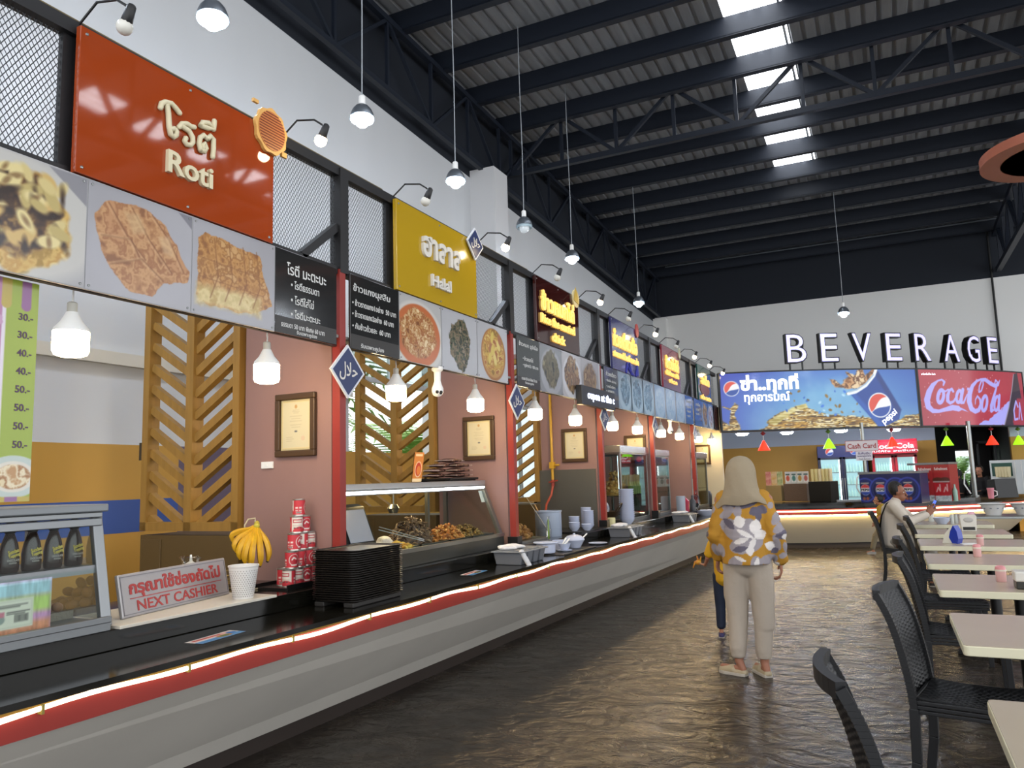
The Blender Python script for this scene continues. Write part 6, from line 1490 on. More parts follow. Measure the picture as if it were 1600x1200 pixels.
for k in range(4):
    cx = w * (.09 + .26 * k if k < 2 else (.60 if k == 2 else .80)); cy = .24; big = k != 2
    p.ell(cx, cy, .20, .22, '3c4cb8', a=.8).ell(cx, cy, .17, .19, '161d52').ell(cx, cy, .15, .17, '2c3a90', a=.6).ell(cx, cy, .135, .155, '131a48')
    if big:
        p.ell(cx, cy, .085, .10, 'e2e4ea').poly([(cx - .08, cy + .035), (cx - .06, cy + .075), (cx, cy + .10), (cx + .06, cy + .075), (cx + .08, cy + .035)], 'c23a3c').poly([(cx - .08, cy - .035), (cx - .06, cy - .075), (cx, cy - .10), (cx + .06, cy - .075), (cx + .08, cy - .035)], '2a449c')
        p.rect(cx - .07, cy + .11, cx + .07, cy + .13, 'b9b3a8').ell(cx - .03, cy - .16, .025, .03, '8a4a34').ell(cx + .03, cy - .16, .025, .03, '8a4a34')
p.ob('printed_front', M_print, t, warp=lambda q: (q[0], -.006, q[1]))
x = MB(); x.M = BAS['F'].to_4x4()
for k in (.09, .35, .80): x.text('PEPSI', w * k, .24, .045, .003, .008, w=.14, bold=.03)
x.ob('emblem_letters', M_plblack, t)
t, w = boxthing('drink_dispenser', 'red Refreshment drink dispenser with printed cups', 'dispenser', 1437, 1488, 783, .66, .45, mat('red_box', '9c2a2c', .4))
MB().box(-.16, -.02, .66, w + .01, .46, .70).ob('top', mat('grey_top', '84878b', .35, .5), t, bevel=.004)
p = Pic(w, .66, .011, 'a83030', 45); p.rect(0, 0, w, .10, 'b9c0c4'); p.mix(p.soft(p.Y - .11 + (p.noise(.1, 3) - .5) * .1), ['8a949a', 'c9d2d6', 'a8b2b8'], .06)
p.rect(w * .49, 0, w * .51, .66, '7d2024')
for cx in (w * .22, w * .62, w * .84): p.poly([(cx - .05, .10), (cx + .05, .10), (cx + .075, .36), (cx - .075, .36)], 'b5282e').ell(cx, .38, .085, .05, '5a3326').line([(cx - .03, .17), (cx, .25), (cx + .03, .18), (cx + .03, .30)], .008, 'e3c9c4').line([(cx - .07, .35), (cx + .07, .35)], .008, 'ddd0cc')
p.ob('printed_front', M_print, t, warp=lambda q: (q[0], -.006, q[1]))
x = MB(); x.M = BAS['F'].to_4x4(); x.text('Refreshment', w * .25, .585, .055, .003, .008, w=w * .4, bold=.02).text('Refreshment', w * .75, .585, .055, .003, .008, w=w * .4, bold=.02); x.ob('lettering', mat('disp_white', 'e0d0cc', .4), t)
q = isl(1489, 783); one('water_bottle', MB().lathe([(0, 0), (.04, 0), (.042, .18), (.015, .25), (.015, .30), (0, .30)], 14), mat('water_green', '8fb0a0', .15), 'pale green bottle at the right of the red dispenser', 'bottle', (q.x + .05, q.y + .05, ZI), smooth=40)
t, w = boxthing('coffee_machine', 'white and green machine with cup compartments at the right edge', 'machine', 1551, 1606, 772, .72, .45, mat('machine_white', 'cdd2d2', .35))
MB().box(.04, -.006, .38, .45, 0, .66).ob('green_panel', mat('machine_green', '1e4a40', .35), t); m = MB(); c3 = MB()
for k in range(5): m.box(.5 + k * .13, -.01, .03, .51 + k * .13, .0, .70); c3.lathe([(.0, 0), (.03, 0), (.038, .22), (0, .22)], 10, (.16 + .06 * k, -.05, .36))
m.ob('dividers', M_plwhite, t); c3.ob('cups', mat('cup_cream', 'd6c9a0', .5), t)
a = isl(1558, 778); t = thing('black_till', 'black till on the island in front of the white machine', 'till', (a.x, a.y - .1, ZI), .5); MB().prism([(0, 0), (.3, 0), (.25, .34), (.05, .36)], 0, .42, 'x').ob('body', M_plblack, t, bevel=.006)
a = isl(1549, 779); t = thing('pink_cup', 'pink cup with a handle left of the black till', 'cup', (a.x, a.y, ZI)); MB().lathe([(0, 0), (.045, 0), (.055, .16), (.06, .17), (.06, .20), (0, .20)], 16).ob('cup', mat('cup_pink', 'd98a98', .4), t, smooth=40); MB().tube([(.05, 0, .15), (.10, 0, .13), (.10, 0, .06), (.05, 0, .04)], .01, 6).ob('handle', M_plwhite, t)
# ================================================================== TABLES AND CHAIRS
M_ttop = mat('beige_table_top', 'b5a892', .26, var=.05, vscale=2)
M_tedge = mat('cream_table_edge', 'd9d4b8', .35)
def rrect(w, l, r, n=5):
    o = []
    for cx, cy, a0 in ((w - r, l - r, 0), (-w + r, l - r, 90), (-w + r, -l + r, 180), (w - r, -l + r, 270)):
        for k in range(n + 1): a = R(a0 + 90 * k / n); o.append((cx + r * math.cos(a), cy + r * math.sin(a)))
    return o
def table():
    t = thing('dining_table', 'x', 'table', (0, 0, 0), 0, 'dining tables')
    MB().prism(rrect(.47, .41, .025), .706, .748).ob('edge_band', M_tedge, t, bevel=.004, smooth=30)
    MB().prism(rrect(.467, .407, .022), .7478, .7505).ob('tabletop', M_ttop, t, smooth=30)
    MB().lathe([(.04, .03), (.04, .69), (.13, .705), (0, .705)], 20).ob('column', M_plblack, t, smooth=30)
    MB().bar((-.28, 0, .03), (.28, 0, .03), .06, .04).bar((0, -.28, .03), (0, .28, .03), .06, .04).lathe([(.07, .02), (.05, .07), (0, .07)], 16).box(-.30, -.035, 0, -.24, .035, .03).box(.24, -.035, 0, .30, .035, .03).box(-.035, -.30, 0, .035, -.24, .03).box(-.035, .24, 0, .035, .30, .03).ob('base', M_plblack, t, bevel=.006)
    return t
TX = .70
TY = [2.58, 4.24, 5.88, 7.32, 8.86, 10.30, 11.90]
tl = ['dining table cut by the bottom right corner, nearest the camera', 'second dining table from the camera, clear and shiny', 'dining table with a tissue box and a pink shaker at its right', 'dining table with a single pink shaker',
      'dining table with the blue and white napkin holder', 'dining table with the white tissue box', 'dining table at which the man with the phone sits']
tb = None
for y, l in zip(TY, tl):
    if tb is None: tb = table(); place(tb, (TX, y, 0)); tb['label'] = l
    else: dup(tb, (TX, y, 0), 0, l)
t = thing('steel_table', 'grey steel table with two large white bowls at the back right', 'table', (1.75, 13.7, 0)); MB().box(-.85, -.4, .715, .85, .4, .75).ob('top', M_sst, t, bevel=.005)
for a in (-.8, .8):
    for b in (-.36, .36): MB().tube([(a, b, 0), (a, b, .715)], .02).ob('leg', M_sst, t)
M_chair = mat('charcoal_rattan_plastic', '101114', .5)
def chair():
    t = thing('dining_chair', 'x', 'chair', (0, 0, 0), 0, 'charcoal woven plastic chairs')
    bx = lambda z: -.205 - .10 * max(0, (z - .42) / .5) ** 1.6 - .02 * max(0, (z - .75) / .17) ** 2     # x of the back at a height
    def woven(nu, nv, pt, nrm, name, pu, pv, amp=.0034, th=.009):
        v = []; f = []
        for side in (1, -1):
            for j in range(nv + 1):
                for i in range(nu + 1):
                    u, w = i / nu, j / nv; p = Vector(pt(u, w)); n = Vector(nrm(u, w))
                    d = amp * math.cos(2 * PI * w * pv + PI * (int(u * pu) % 2)) if 0.03 < u < .97 and .02 < w < .98 else 0
                    v.append(p + n * side * (th / 2 + d * side))
        N = (nu + 1) * (nv + 1)
        for j in range(nv):
            for i in range(nu):
                a = j * (nu + 1) + i; q = (a, a + 1, a + nu + 2, a + nu + 1); f.append(q); f.append(tuple(k + N for k in q[::-1]))
        for i in range(nu):
            for j in (0, nv): a = j * (nu + 1) + i; f.append((a, a + 1, a + 1 + N, a + N))
        for j in range(nv):
            for i in (0, nu): a = j * (nu + 1) + i; f.append((a, a + nu + 1, a + nu + 1 + N, a + N))
        return MB().add(v, f).ob(name, M_chair, t, smooth=60)
    curve = lambda u: -.038 * (1 - (2 * u - 1) ** 2)
    woven(44, 112, lambda u, w: (bx(.43 + .48 * w) + curve(u), -.195 + .39 * u, .43 + .48 * w), lambda u, w: (1, 0, .2), 'backrest', 15, 24)
    woven(66, 40, lambda u, w: (-.20 + .43 * w - .0, -.195 + .39 * u, .455 + .022 * (2 * abs(u - .5)) ** 3 - .014 * math.sin(PI * w)), lambda u, w: (0, 0, 1), 'seat', 17, 13)
    fr = MB(); N = 14
    for s in (-1, 1):
        pts = [(bx(z), s * .207, z) for z in [0.42 + .5 * k / N for k in range(N + 1)]]
        for a, b in zip(pts, pts[1:]): fr.bar(a, b, .030, .028, up=(0, 1, 0))
        z = .45
        while z < .89: fr.bar((bx(z) - .0165, s * .207, z), (bx(z) + .0165, s * .207, z), .033, .009, up=(0, 0, 1)); z += .0165
    n = 10
    tp = [(bx(.915) + curve(k / n), -.207 + .414 * k / n, .915) for k in range(n + 1)]
    for a, b in zip(tp, tp[1:]): fr.bar(a, b, .03, .045)
    fr.ob('back_frame', M_chair, t)
    sk_ = MB()
    for (a, b) in (((-.215, -.208), (.23, -.208)), ((-.215, .208), (.23, .208)), ((.232, -.208), (.232, .208)), ((-.21, -.2), (-.21, .2))):
        for k in range(3): z = .418 + .02 * k; sk_.bar((a[0], a[1], z), (b[0], b[1], z), .014, .017)
    sk_.ob('seat_skirt', M_chair, t, bevel=.003)
    for s in (-1, 1):
        l = MB(); p = [(-.205, s * .207, .43), (-.212, s * .207, .2), (-.245, s * .21, 0)]
        for a, b in zip(p, p[1:]): l.bar(a, b, .040, .032, up=(0, 1, 0))
        l.ob('leg', M_chair, t, bevel=.003)
        MB().bar((.205, s * .190, .42), (.215, s * .195, 0), .034, .034).ob('leg', M_chair, t, bevel=.003)
    return t
ch = [(.13, 2.55, R(9), 'charcoal woven chair at the bottom edge, seen along its back, nearest the camera'), (.27, 4.16, R(-12), 'charcoal woven chair turned to the second table, its whole back and seat in view'),
      (.36, 5.74, R(-2), 'charcoal woven chair at the table with the tissue box and a pink shaker'), (.37, 7.10, R(2), 'charcoal woven chair at the table with a single pink shaker'),
      (.42, 8.74, R(0), 'charcoal chair at the table with the blue and white napkin holder'), (.50, 10.15, R(0), 'charcoal chair at the table with the white tissue box'), (.10, 11.36, R(0), 'charcoal chair on which the man with the phone sits'),
      (1.56, 8.9, R(180), 'charcoal chair at the right edge facing the blue napkin holder table'), (1.60, 10.4, R(180), 'charcoal chair at the right edge across the table with the white tissue box')]
c0 = None
for x, y, a, l in ch:
    if c0 is None: c0 = chair(); place(c0, (x, y, 0), a); c0['label'] = l
    else: dup(c0, (x, y, 0), a, l)
ZT = .7505
def shaker(loc, label):
    t = thing('shaker', label, 'shaker', loc, 0, 'pink shakers')
    MB().lathe([(0, 0), (.026, 0), (.029, .004), (.031, .07), (0, .07)], 20).ob('body', mat('shaker_pink', 'd9a9a6', .3), t, smooth=40)
    MB().lathe([(.034, .068), (.034, .078), (0, .078)], 20).ob('rim', mat('shaker_rim', 'd8d0c0', .4), t, smooth=40); MB().lathe([(.031, .078), (.029, .094), (.02, .102), (0, .104)], 20).ob('lid', mat('shaker_lid', 'd58e90', .35), t, smooth=40)
shaker((.61, 5.94, ZT), 'pink shaker left of the tissue box, nearest of the three'); shaker((.62, 7.5, ZT), 'pink shaker alone on its table, middle of the three'); shaker((.74, 8.55, ZT), 'pink shaker right of the blue napkin holder, farthest of the three')
t = thing('napkin_holder', 'white napkin holder with curved blue sides', 'napkin holder', (.53, 8.76, ZT), R(-30))
pr = [(-.085, 0), (.055, 0), (.07, .05), (.06, .12), (.035, .17), (-.01, .145), (-.055, .09)]
MB().prism(pr, -.045, .045, 'y').ob('body', mat('holder_cream', 'd8d4c6', .4), t, bevel=.004)
MB().prism([(.015, .004), (.062, .004), (.076, .05), (.066, .122), (.036, .178), (.005, .12), (-.012, .06)], -.05, -.0455, 'y').prism([(.06, .0), (.075, .05), (.066, .12), (.038, .175), (.032, .172), (.058, .12), (.066, .05), (.052, .0)], -.045, .045, 'y').ob('blue_side', mat('holder_blue', '16329a', .35), t)
def tissue(loc, rz, label, w=.13):
    t = thing('tissue_box', label, 'tissue box', loc, rz, 'tissue boxes on tables')
    MB().box(-w, -.065, 0, w, .065, .045).ob('base', mat('tissue_dark', '26241f', .4), t, bevel=.006); MB().box(-w - .004, -.069, .045, w + .004, .069, .105).ob('cover', mat('tissue_cover', 'd3cfc6', .4), t, bevel=.008)
    blob(MB().ball((0, 0, .115), .07, .045, .04).ball((.03, .01, .14), .04, .03, .03), .011, 3).ob('tissue', M_paper, t, smooth=80)
tissue((.78, 5.66, ZT), 0, 'white topped tissue box at the right edge on a dark base')
t = thing('tissue_box', 'upright white tissue holder with a dark slot', 'tissue box', (.80, 10.42, ZT), R(0)); MB().prism([(-.075, 0), (.075, 0), (.085, .17), (.07, .19), (-.07, .19), (-.085, .17)], -.06, .06, 'y').ob('case', mat('tissue_cover', 'd3cfc6', .4), t, bevel=.006)
MB().box(-.06, -.064, .015, .06, -.058, .05).ob('slot', M_plblack, t); MB().ball((.0, -.06, .13), .05, .008, .03).ob('window', mat('tissue_grey', 'b5b2ae', .5), t, smooth=60); MB().ball((.04, 0, .2), .04, .02, .02).ob('tissue', mat('tissue_pink', 'd9a8b4', .7), t, smooth=60)
one('table_card', MB().box(-.07, -.10, 0, .07, .10, .002), M_paper, 'white paper lying beside the blue napkin holder', 'paper', (.66, 8.70, ZT), .2)
bowl('pale blue soup bowl in front of the man with the phone', (.60, 11.66, ZT), .105, .085)
t = thing('water_bottle', 'clear water bottle with a yellow cap behind the phone', 'bottle', (.50, 12.15, ZT)); MB().lathe([(0, 0), (.032, 0), (.034, .02), (.034, .14), (.014, .19), (.014, .205), (0, .205)], 16).ob('bottle', mat('bottle_clear', 'cfd8d8', .1, alpha=.55), t, smooth=40); MB().lathe([(.016, .2), (.016, .222), (0, .222)], 14).ob('cap', mat('cap_yellow', 'd8cf7a', .4), t)
for i, (x, y, l) in enumerate(((.72, 11.7, 'small glass jar right of the soup bowl'), (.77, 11.78, 'small glass jar right of the soup bowl, the rear one'))): one('glass_jar', MB().lathe([(0, 0), (.025, 0), (.025, .09), (.02, .1), (.02, .12), (0, .12)], 14), mat('jar_glass', 'b9bbb4', .15), l, 'jar', (x, y, ZT), 0, 'glass jars on the table', smooth=40)
one('tumbler', MB().lathe([(0, 0), (.032, 0), (.036, .12), (.033, .12), (.03, .005), (0, .005)], 16), mat('tumbler_blue', 'b3c3d2', .2), 'pale blue tumbler on the table of the man with the phone', 'tumbler', (.86, 11.74, ZT), smooth=40)
for x, l in ((1.40, 'large white flared bowl on the steel table, left one'), (1.80, 'large white flared bowl on the steel table, right one')):
    t = thing('large_bowl', l, 'bowl', (x, 13.72, .751), 0, 'large bowls on the steel table'); MB().lathe([(0, 0), (.10, 0), (.11, .03), (.17, .155), (.205, .17), (.20, .176), (.16, .16), (.10, .03), (0, .02)], 28).ob('bowl', mat('bowl_white', 'd5d3d0', .25), t, smooth=40)
    d = MB()
    for k in range(10): a = 2 * PI * k / 10; d.ball((.148 * math.cos(a), .148 * math.sin(a), .105), .016, .016, .008, 6, 4)
    d.ob('painted_dots', mat('bowl_dot', '7a7f8a', .4), t)
# ================================================================== PEOPLE
def hand(m, w, d, n, th, curl=.5, k=1.0):
    """palm, four unequal bent fingers and a thumb from the side of the palm. w wrist, d along hand, n palm normal, th thumb side"""
    w, d, n, th = Vector(w), Vector(d).normalized(), Vector(n).normalized(), Vector(th).normalized()
    for i in range(4):
        off = th * (.030 - .020 * i) * k
        m.cap(w + off * .6 + d * .01 * k, w + off + d * .080 * k, .0145 * k, .0115 * k, 8)
        L = (.040, .046, .043, .034)[i] * k; p = w + off * 1.08 + d * .085 * k; dd = d
        for j in range(3):
            a = curl * (.45 + .25 * j + .06 * i); dd = (d * math.cos(a * (j + 1) * .75) + n * math.sin(a * (j + 1) * .75)).normalized()
            q = p + dd * L * (1, .72, .55)[j]; m.cap(p, q, (.0095, .0088, .0080)[j] * k, (.0088, .0080, .0070)[j] * k, 7); p = q
    a = w + th * .026 * k + d * .022 * k; b = a + (th * .8 + d * .75 + n * .35).normalized() * .042 * k; c = b + (th * .25 + d * .95 + n * .4).normalized() * .032 * k
    m.cap(a, b, .0125 * k, .0105 * k, 8).cap(b, c, .0100 * k, .0085 * k, 8)
def body(J, k, hc=.9, face=True, voxel=.007):
    """one continuous body from named joints"""
    m = MB(); V = {a: Vector(b) for a, b in J.items() if not isinstance(b, float)}
    up = (V['chest'] - V['pelvis']).normalized(); side = (V['shR'] - V['shL']).normalized(); fwd = up.cross(side) * 1.0
    m.ball(V['pelvis'], .145 * k, .10 * k, .11 * k).cap(V['pelvis'], V['chest'], .115 * k, .125 * k, 14).ball(V['chest'], .145 * k, .10 * k, .13 * k)
    m.cap(V['chest'] + up * .08 * k, V['neck'], .065 * k, .05 * k, 12).cap(V['neck'], V['head'], .05 * k, .055 * k, 12)
    hf = Vector(J.get('look', (0, 1, 0))).normalized(); hs = hf.cross(Vector((0, 0, 1))).normalized(); h = V['head']; s = k * hc
    rot = Matrix((hs, hf, Vector((0, 0, 1)))).transposed()
    m.ball(h + Vector((0, 0, .02 * s)) - hf * .012 * s, .074 * s, .092 * s, .098 * s, 18, 14, rot)
    m.ball(h - Vector((0, 0, .055 * s)) + hf * .028 * s, .052 * s, .056 * s, .060 * s, 14, 10, rot)
    if face:
        m.cap(h + hf * .085 * s + Vector((0, 0, .012 * s)), h + hf * .102 * s - Vector((0, 0, .022 * s)), .008 * s, .014 * s, 8)
        for q in (-1, 1): m.ball(h + hs * q * .076 * s - Vector((0, 0, .005 * s)) - hf * .005 * s, .010 * s, .020 * s, .032 * s, 8, 8, rot).ball(h + hs * q * .03 * s + hf * .078 * s + Vector((0, 0, .03 * s)), .025 * s, .012 * s, .008 * s, 8, 6, rot)
        m.ball(h + hf * .086 * s - Vector((0, 0, .05 * s)), .024 * s, .010 * s, .008 * s, 8, 6, rot).ball(h + hf * .082 * s - Vector((0, 0, .062 * s)), .020 * s, .010 * s, .007 * s, 8, 6, rot)
    for q in 'LR':
        m.cap(V['chest'] + up * .06 * k, V['sh' + q], .07 * k, .052 * k).cap(V['sh' + q], V['el' + q], .046 * k, .037 * k).cap(V['el' + q], V['wr' + q], .037 * k, .025 * k)
        m.cap(V['pelvis'], V['hip' + q], .09 * k, .085 * k).cap(V['hip' + q], V['kn' + q], .080 * k, .052 * k).cap(V['kn' + q], V['an' + q], .052 * k, .034 * k)
        a, tt = V['an' + q], V['toe' + q]; heel = a + (a - tt).normalized() * .03 * k; heel.z = max(.022 * k, tt.z)
        m.cap(a, heel, .034 * k, .028 * k).cap(heel, tt, .028 * k, .020 * k)
        hd = V['hd' + q] if 'hd' + q in V else (V['wr' + q] - V['el' + q])
        hand(m, V['wr' + q], hd, J.get('pn' + q, (0, 1, 0)), J.get('th' + q, (0, 1, 0)), J.get('curl' + q, .5), k)
    return blob(m, voxel, 2), V, hf, hs, s
def eyes(t, V, hf, hs, s):
    m = MB(); e = MB(); h = V['head']
    for q in (-1, 1): p = h + hs * q * .03 * s + hf * .066 * s + Vector((0, 0, .012 * s)); m.ball(p, .0105 * s); e.ball(p + hf * .0056 * s, .0062 * s)
    m.ob('eyes', mat('eye_white', 'dcd8d0', .2), t, smooth=60); e.ob('irises', mat('iris_dark', '1c1310', .2), t, smooth=60)
    MB().cap(h + hf * .097 * s - Vector((0, 0, .056 * s)) - hs * .016 * s, h + hf * .097 * s - Vector((0, 0, .056 * s)) + hs * .016 * s, .003 * s).ob('mouth', mat('lips', '8a4a44', .4), t)
def person(name, label, cat, loc, rz, J, k, skin=None, hc=.9, voxel=.007):
    t = thing(name, label, cat, loc, rz); b, V, hf, hs, s = body(J, k, hc, True, voxel)
    b.ob('body', skin or M_skin, t, smooth=80); eyes(t, V, hf, hs, s)
    return t, V, hf, hs, s
def hair_cap(t, V, hf, hs, s, m=None, low=-.02):
    rot = Matrix((hs, hf, Vector((0, 0, 1)))).transposed(); h = V['head'] + Vector((0, 0, .028 * s)) - hf * .02 * s
    c = MB().ball(h, .083 * s, .098 * s, .102 * s, 22, 16, rot)
    keep = MB(); cv = [Vector(p) - h for p in c.v]
    ok = [not (p.dot(hf) > .035 * s and p.z < .045 * s) and p.z > -.075 * s for p in cv]
    keep.v = c.v; keep.f = [q for q in c.f if all(ok[i] for i in q)]
    o = keep.ob('hair', m or M_hairblack, t, smooth=80); md = o.modifiers.new('thick', 'SOLIDIFY'); md.thickness = .012 * s; md.offset = 0
    return o
def garment(name, t, m, matl, voxel=.012, it=5, fold=0.0, seed=0, smooth=80):
    b = blob(m, voxel, it)
    if fold:
        rng = np.random.RandomState(seed); P = np.array(b.v); a = rng.rand(6, 3) * np.array([60, 60, 22]); ph = rng.rand(6) * 6
        d = sum(np.sin(P @ a[i] + ph[i]) for i in range(6)) / 6 * fold
        c = P.mean(0); n = P - c; n[:, 2] = 0; n /= np.linalg.norm(n, axis=1)[:, None] + 1e-6
        b.v = (P + n * d[:, None]).tolist()
    return b.ob(name, matl, t, smooth=smooth)
STAND = dict(pelvis=(0, 0, .84), chest=(0, .0, 1.14), neck=(0, .01, 1.32), head=(0, .03, 1.44), shL=(-.155, 0, 1.255), shR=(.155, 0, 1.255), elL=(-.20, -.02, 1.0), elR=(.20, -.02, 1.0), wrL=(-.20, .06, .80), wrR=(.20, .06, .80),
             hipL=(-.085, 0, .80), hipR=(.085, 0, .80), knL=(-.09, .01, .45), knR=(.09, .01, .45), anL=(-.09, -.02, .07), anR=(.09, -.02, .07), toeL=(-.10, .14, .022), toeR=(.10, .14, .022), pnL=(1, 0, 0), pnR=(-1, 0, 0))
# ---- woman seen from behind
J = dict(STAND); J.update(head=(-.01, .03, 1.465), shL=(-.165, 0, 1.27), shR=(.165, 0, 1.27), elL=(-.215, -.03, 1.01), wrL=(-.22, .07, .845), elR=(.225, -.03, 1.01), wrR=(.235, .045, .82), look=(-.12, 1, -.05),
    anL=(-.105, .0, .085), toeL=(-.235, .055, .028), knL=(-.10, .04, .46), hipL=(-.085, 0, .80), hipR=(.085, 0, .80), anR=(.075, .03, .075), knR=(.09, .03, .46), toeR=(.0, .155, .026), hdL=(-.12, .18, -.62), hdR=(.0, .10, -.8), curlL=.75, curlR=.8, pnL=(.9, .2, 0), pnR=(-.9, .2, 0), thL=(.1, 1, .1), thR=(-.1, 1, 0))
wl_ = (-1.0, 6.08, .022)
t, V, hf, hs, s = person('person', 'woman in a grey beige head scarf and mustard floral tunic walking away', 'person', wl_, R(2), J, 1.0, mat('skin_warm', '9c6a54', .55), voxel=.0065)
m = MB().ball((0, 0, .93), .205, .135, .16, 18, 12).cap((0, 0, .88), (0, 0, 1.12), .165, .165, 18).ball((0, -.01, 1.15), .185, .125, .15, 18, 12).ball((0, 0, 1.26), .15, .085, .06)
m.cap((0, -.03, .80), (0, -.02, .98), .172, .165, 18)
m.v = [(x * (1.12 if z < 1.05 else 1.04), y * (.92 if z > 1.08 else 1.14), max(z, .805)) for x, y, z in m.v]
for q, sg in (('L', -1), ('R', 1)):
    m.cap(V['sh' + q] + Vector((-sg * .03, 0, .0)), V['el' + q], .082, .073, 14).cap(V['el' + q], V['wr' + q] + (V['el' + q] - V['wr' + q]) * .10, .073, .062, 14)
    m.cap(V['wr' + q] + (V['el' + q] - V['wr' + q]) * .25, V['wr' + q] + (V['el' + q] - V['wr' + q]) * .05, .066, .040, 12)
g = blob(m, .0065, 6)
P = np.array(g.v); rng_ = np.random.RandomState(2)
fold = .004 * np.sin(P[:, 2] * 60 + P[:, 0] * 35 + 2 * np.sin(P[:, 0] * 14)) * (np.abs(P[:, 0]) > .17) + .003 * np.sin(P[:, 0] * 38 + P[:, 2] * 9) + .0045 * np.exp(-((P[:, 2] - (1.0 + .35 * P[:, 0] ** 2)) / .012) ** 2)
nrm = P - np.array([0, 0, 0]); nrm[:, 2] = 0; nrm /= np.linalg.norm(nrm, axis=1)[:, None] + 1e-6
g.v = (P + nrm * fold[:, None]).tolist()
tun = g.ob('tunic', mat_print('mustard_cloth', .75, 0, .2), t, smooth=80)
P = np.array([tuple(v.co) for v in tun.data.vertices]); back = P[:, 1] < .03
C_ = np.ones((len(P), 3)) * h2('ab7d2c')
X, Z_ = P[:, 0], P[:, 2]
def petal(cx, cz, rx, rz, ang, col, side=None, lf=None):
    lf = col in (WH, DG) if lf is None else lf
    if rz > rx: rx, rz, ang = rz, rx, ang + PI / 2
    ca, sa = math.cos(ang), math.sin(ang); u = ((X - cx) * ca + (Z_ - cz) * sa) / rx; w = (-(X - cx) * sa + (Z_ - cz) * ca) / rz
    k = (np.abs(w) < 1.12 * (1 - u * u)) & (np.abs(u) < 1) & (back if side is None else side) if lf else (u * u + w * w < 1) & (back if side is None else side)
    C_[k] = h2(col)
GR, DG, WH = '948d92', '5f5a68', 'd6d0cc'
for a in ((.0, 1.265, .13, .05, 0, DG), (-.02, 1.29, .12, .035, 0, GR), (.09, 1.19, .042, .030, .5, DG), (.14, 1.20, .042, .030, -.5, DG), (.115, 1.16, .02, .05, 0, DG), (.115, 1.10, .007, .08, 0, DG), (-.12, 1.17, .055, .03, .5, GR), (-.10, 1.21, .05, .03, -.4, GR), (-.03, 1.19, .03, .045, 0, GR), (.20, 1.23, .02, .025, 0, GR),
          (-.05, 1.05, .13, .07, -.5, GR), (.05, 1.02, .09, .12, .2, GR), (.02, .95, .12, .06, .2, GR), (-.10, 1.10, .06, .025, -.7, DG), (-.02, 1.115, .045, .04, .3, WH), (.09, 1.08, .035, .055, -.2, WH), (.12, 1.02, .035, .04, .5, WH), (.02, 1.03, .07, .016, -.5, WH), (-.01, .98, .06, .018, .3, WH), (.07, .96, .05, .018, 1.2, WH), (.05, .91, .025, .04, 0, WH), (-.02, .92, .06, .02, .2, DG),
          (.19, .935, .045, .03, -.4, WH), (.23, .96, .025, .06, .2, GR), (.21, .90, .03, .02, .5, DG), (-.06, .82, .06, .045, .6, GR), (-.02, .85, .05, .012, -.4, WH), (.09, .80, .04, .07, .1, GR), (.09, .815, .015, .05, -.2, WH), (.17, .84, .055, .035, .1, GR), (.2, .78, .04, .03, .7, WH), (-.14, .77, .05, .03, 0, GR), (.05, .755, .06, .03, .3, GR), (.035, .77, .02, .03, .5, WH), (-.17, .90, .03, .05, .3, GR)): petal(*a)
for a in ((.27, 1.02, .05, .035, .4, DG), (.26, 1.07, .06, .03, .7, GR), (.29, 1.0, .025, .02, 0, WH), (.24, 1.14, .03, .06, -.5, GR), (.29, .91, .02, .05, .2, GR), (-.28, 1.02, .02, .025, .5, DG), (-.29, .95, .03, .02, 0, GR), (-.22, .90, .03, .05, .4, GR), (-.24, 1.2, .04, .03, .5, GR), (.26, .86, .03, .02, .4, GR)): petal(*a, side=np.abs(X) > .19)
for k in range(26): petal(rng_.uniform(-.22, .22), rng_.uniform(.75, 1.25), .05, .03, rng_.uniform(0, 3), [GR, DG, WH, GR][k % 4], side=P[:, 1] > .05)
set_colors(tun, C_)
m = MB().ball((0, 0, .79), .168, .112, .10, 18, 12)
for q in 'LR':
    kx = V['kn' + q]; a = V['an' + q] + Vector((0, 0, .055)); hp = V['hip' + q]
    m.cap(hp + Vector((0, 0, .02)), kx + Vector((0, -.005, .12)), .112, .100, 16).cap(kx + Vector((0, -.005, .12)), kx - Vector((0, 0, .1)), .100, .083, 16).cap(kx, a + Vector((0, 0, .05)), .088, .066, 16).cap(a + Vector((0, 0, .08)), a, .065, .060, 16)
m.v = [(x, y, max(z, .105)) for x, y, z in m.v]
garment('trousers', t, m, mat('trouser_cream', 'aea294', .8, bump=.3, bscale=14), .009, 7, .007, 5)
h = V['head']; v = []; f = []; n = 56
prof = [(.0, 1.607, .0, .03), (.045, 1.600, .05, .03), (.080, 1.575, .090, .025), (.104, 1.535, .115, .015), (.114, 1.485, .124, .005), (.116, 1.435, .126, -.005), (.120, 1.39, .124, -.015), (.130, 1.35, .122, -.022), (.148, 1.318, .120, -.026), (.172, 1.292, .118, -.028), (.192, 1.268, .112, -.03), (.198, 1.245, .106, -.03)]
for i, (rx, z, ry, cy) in enumerate(prof):
    for k in range(n):
        a = 2 * PI * k / n; low = max(0, (i - 5) / 6)
        w = 1 + .028 * low * math.sin(7 * a + 1.2 * i * .3) + .012 * math.sin(3 * a + i * .5) * min(1, i / 4) + .010 * math.sin(9 * a - i * .9) * min(1, i / 5)
        v.append((-.008 + rx * w * math.cos(a), cy + ry * w * math.sin(a), z - .030 * low * max(0, -math.cos(a)) + .012 * low * math.sin(5 * a)))
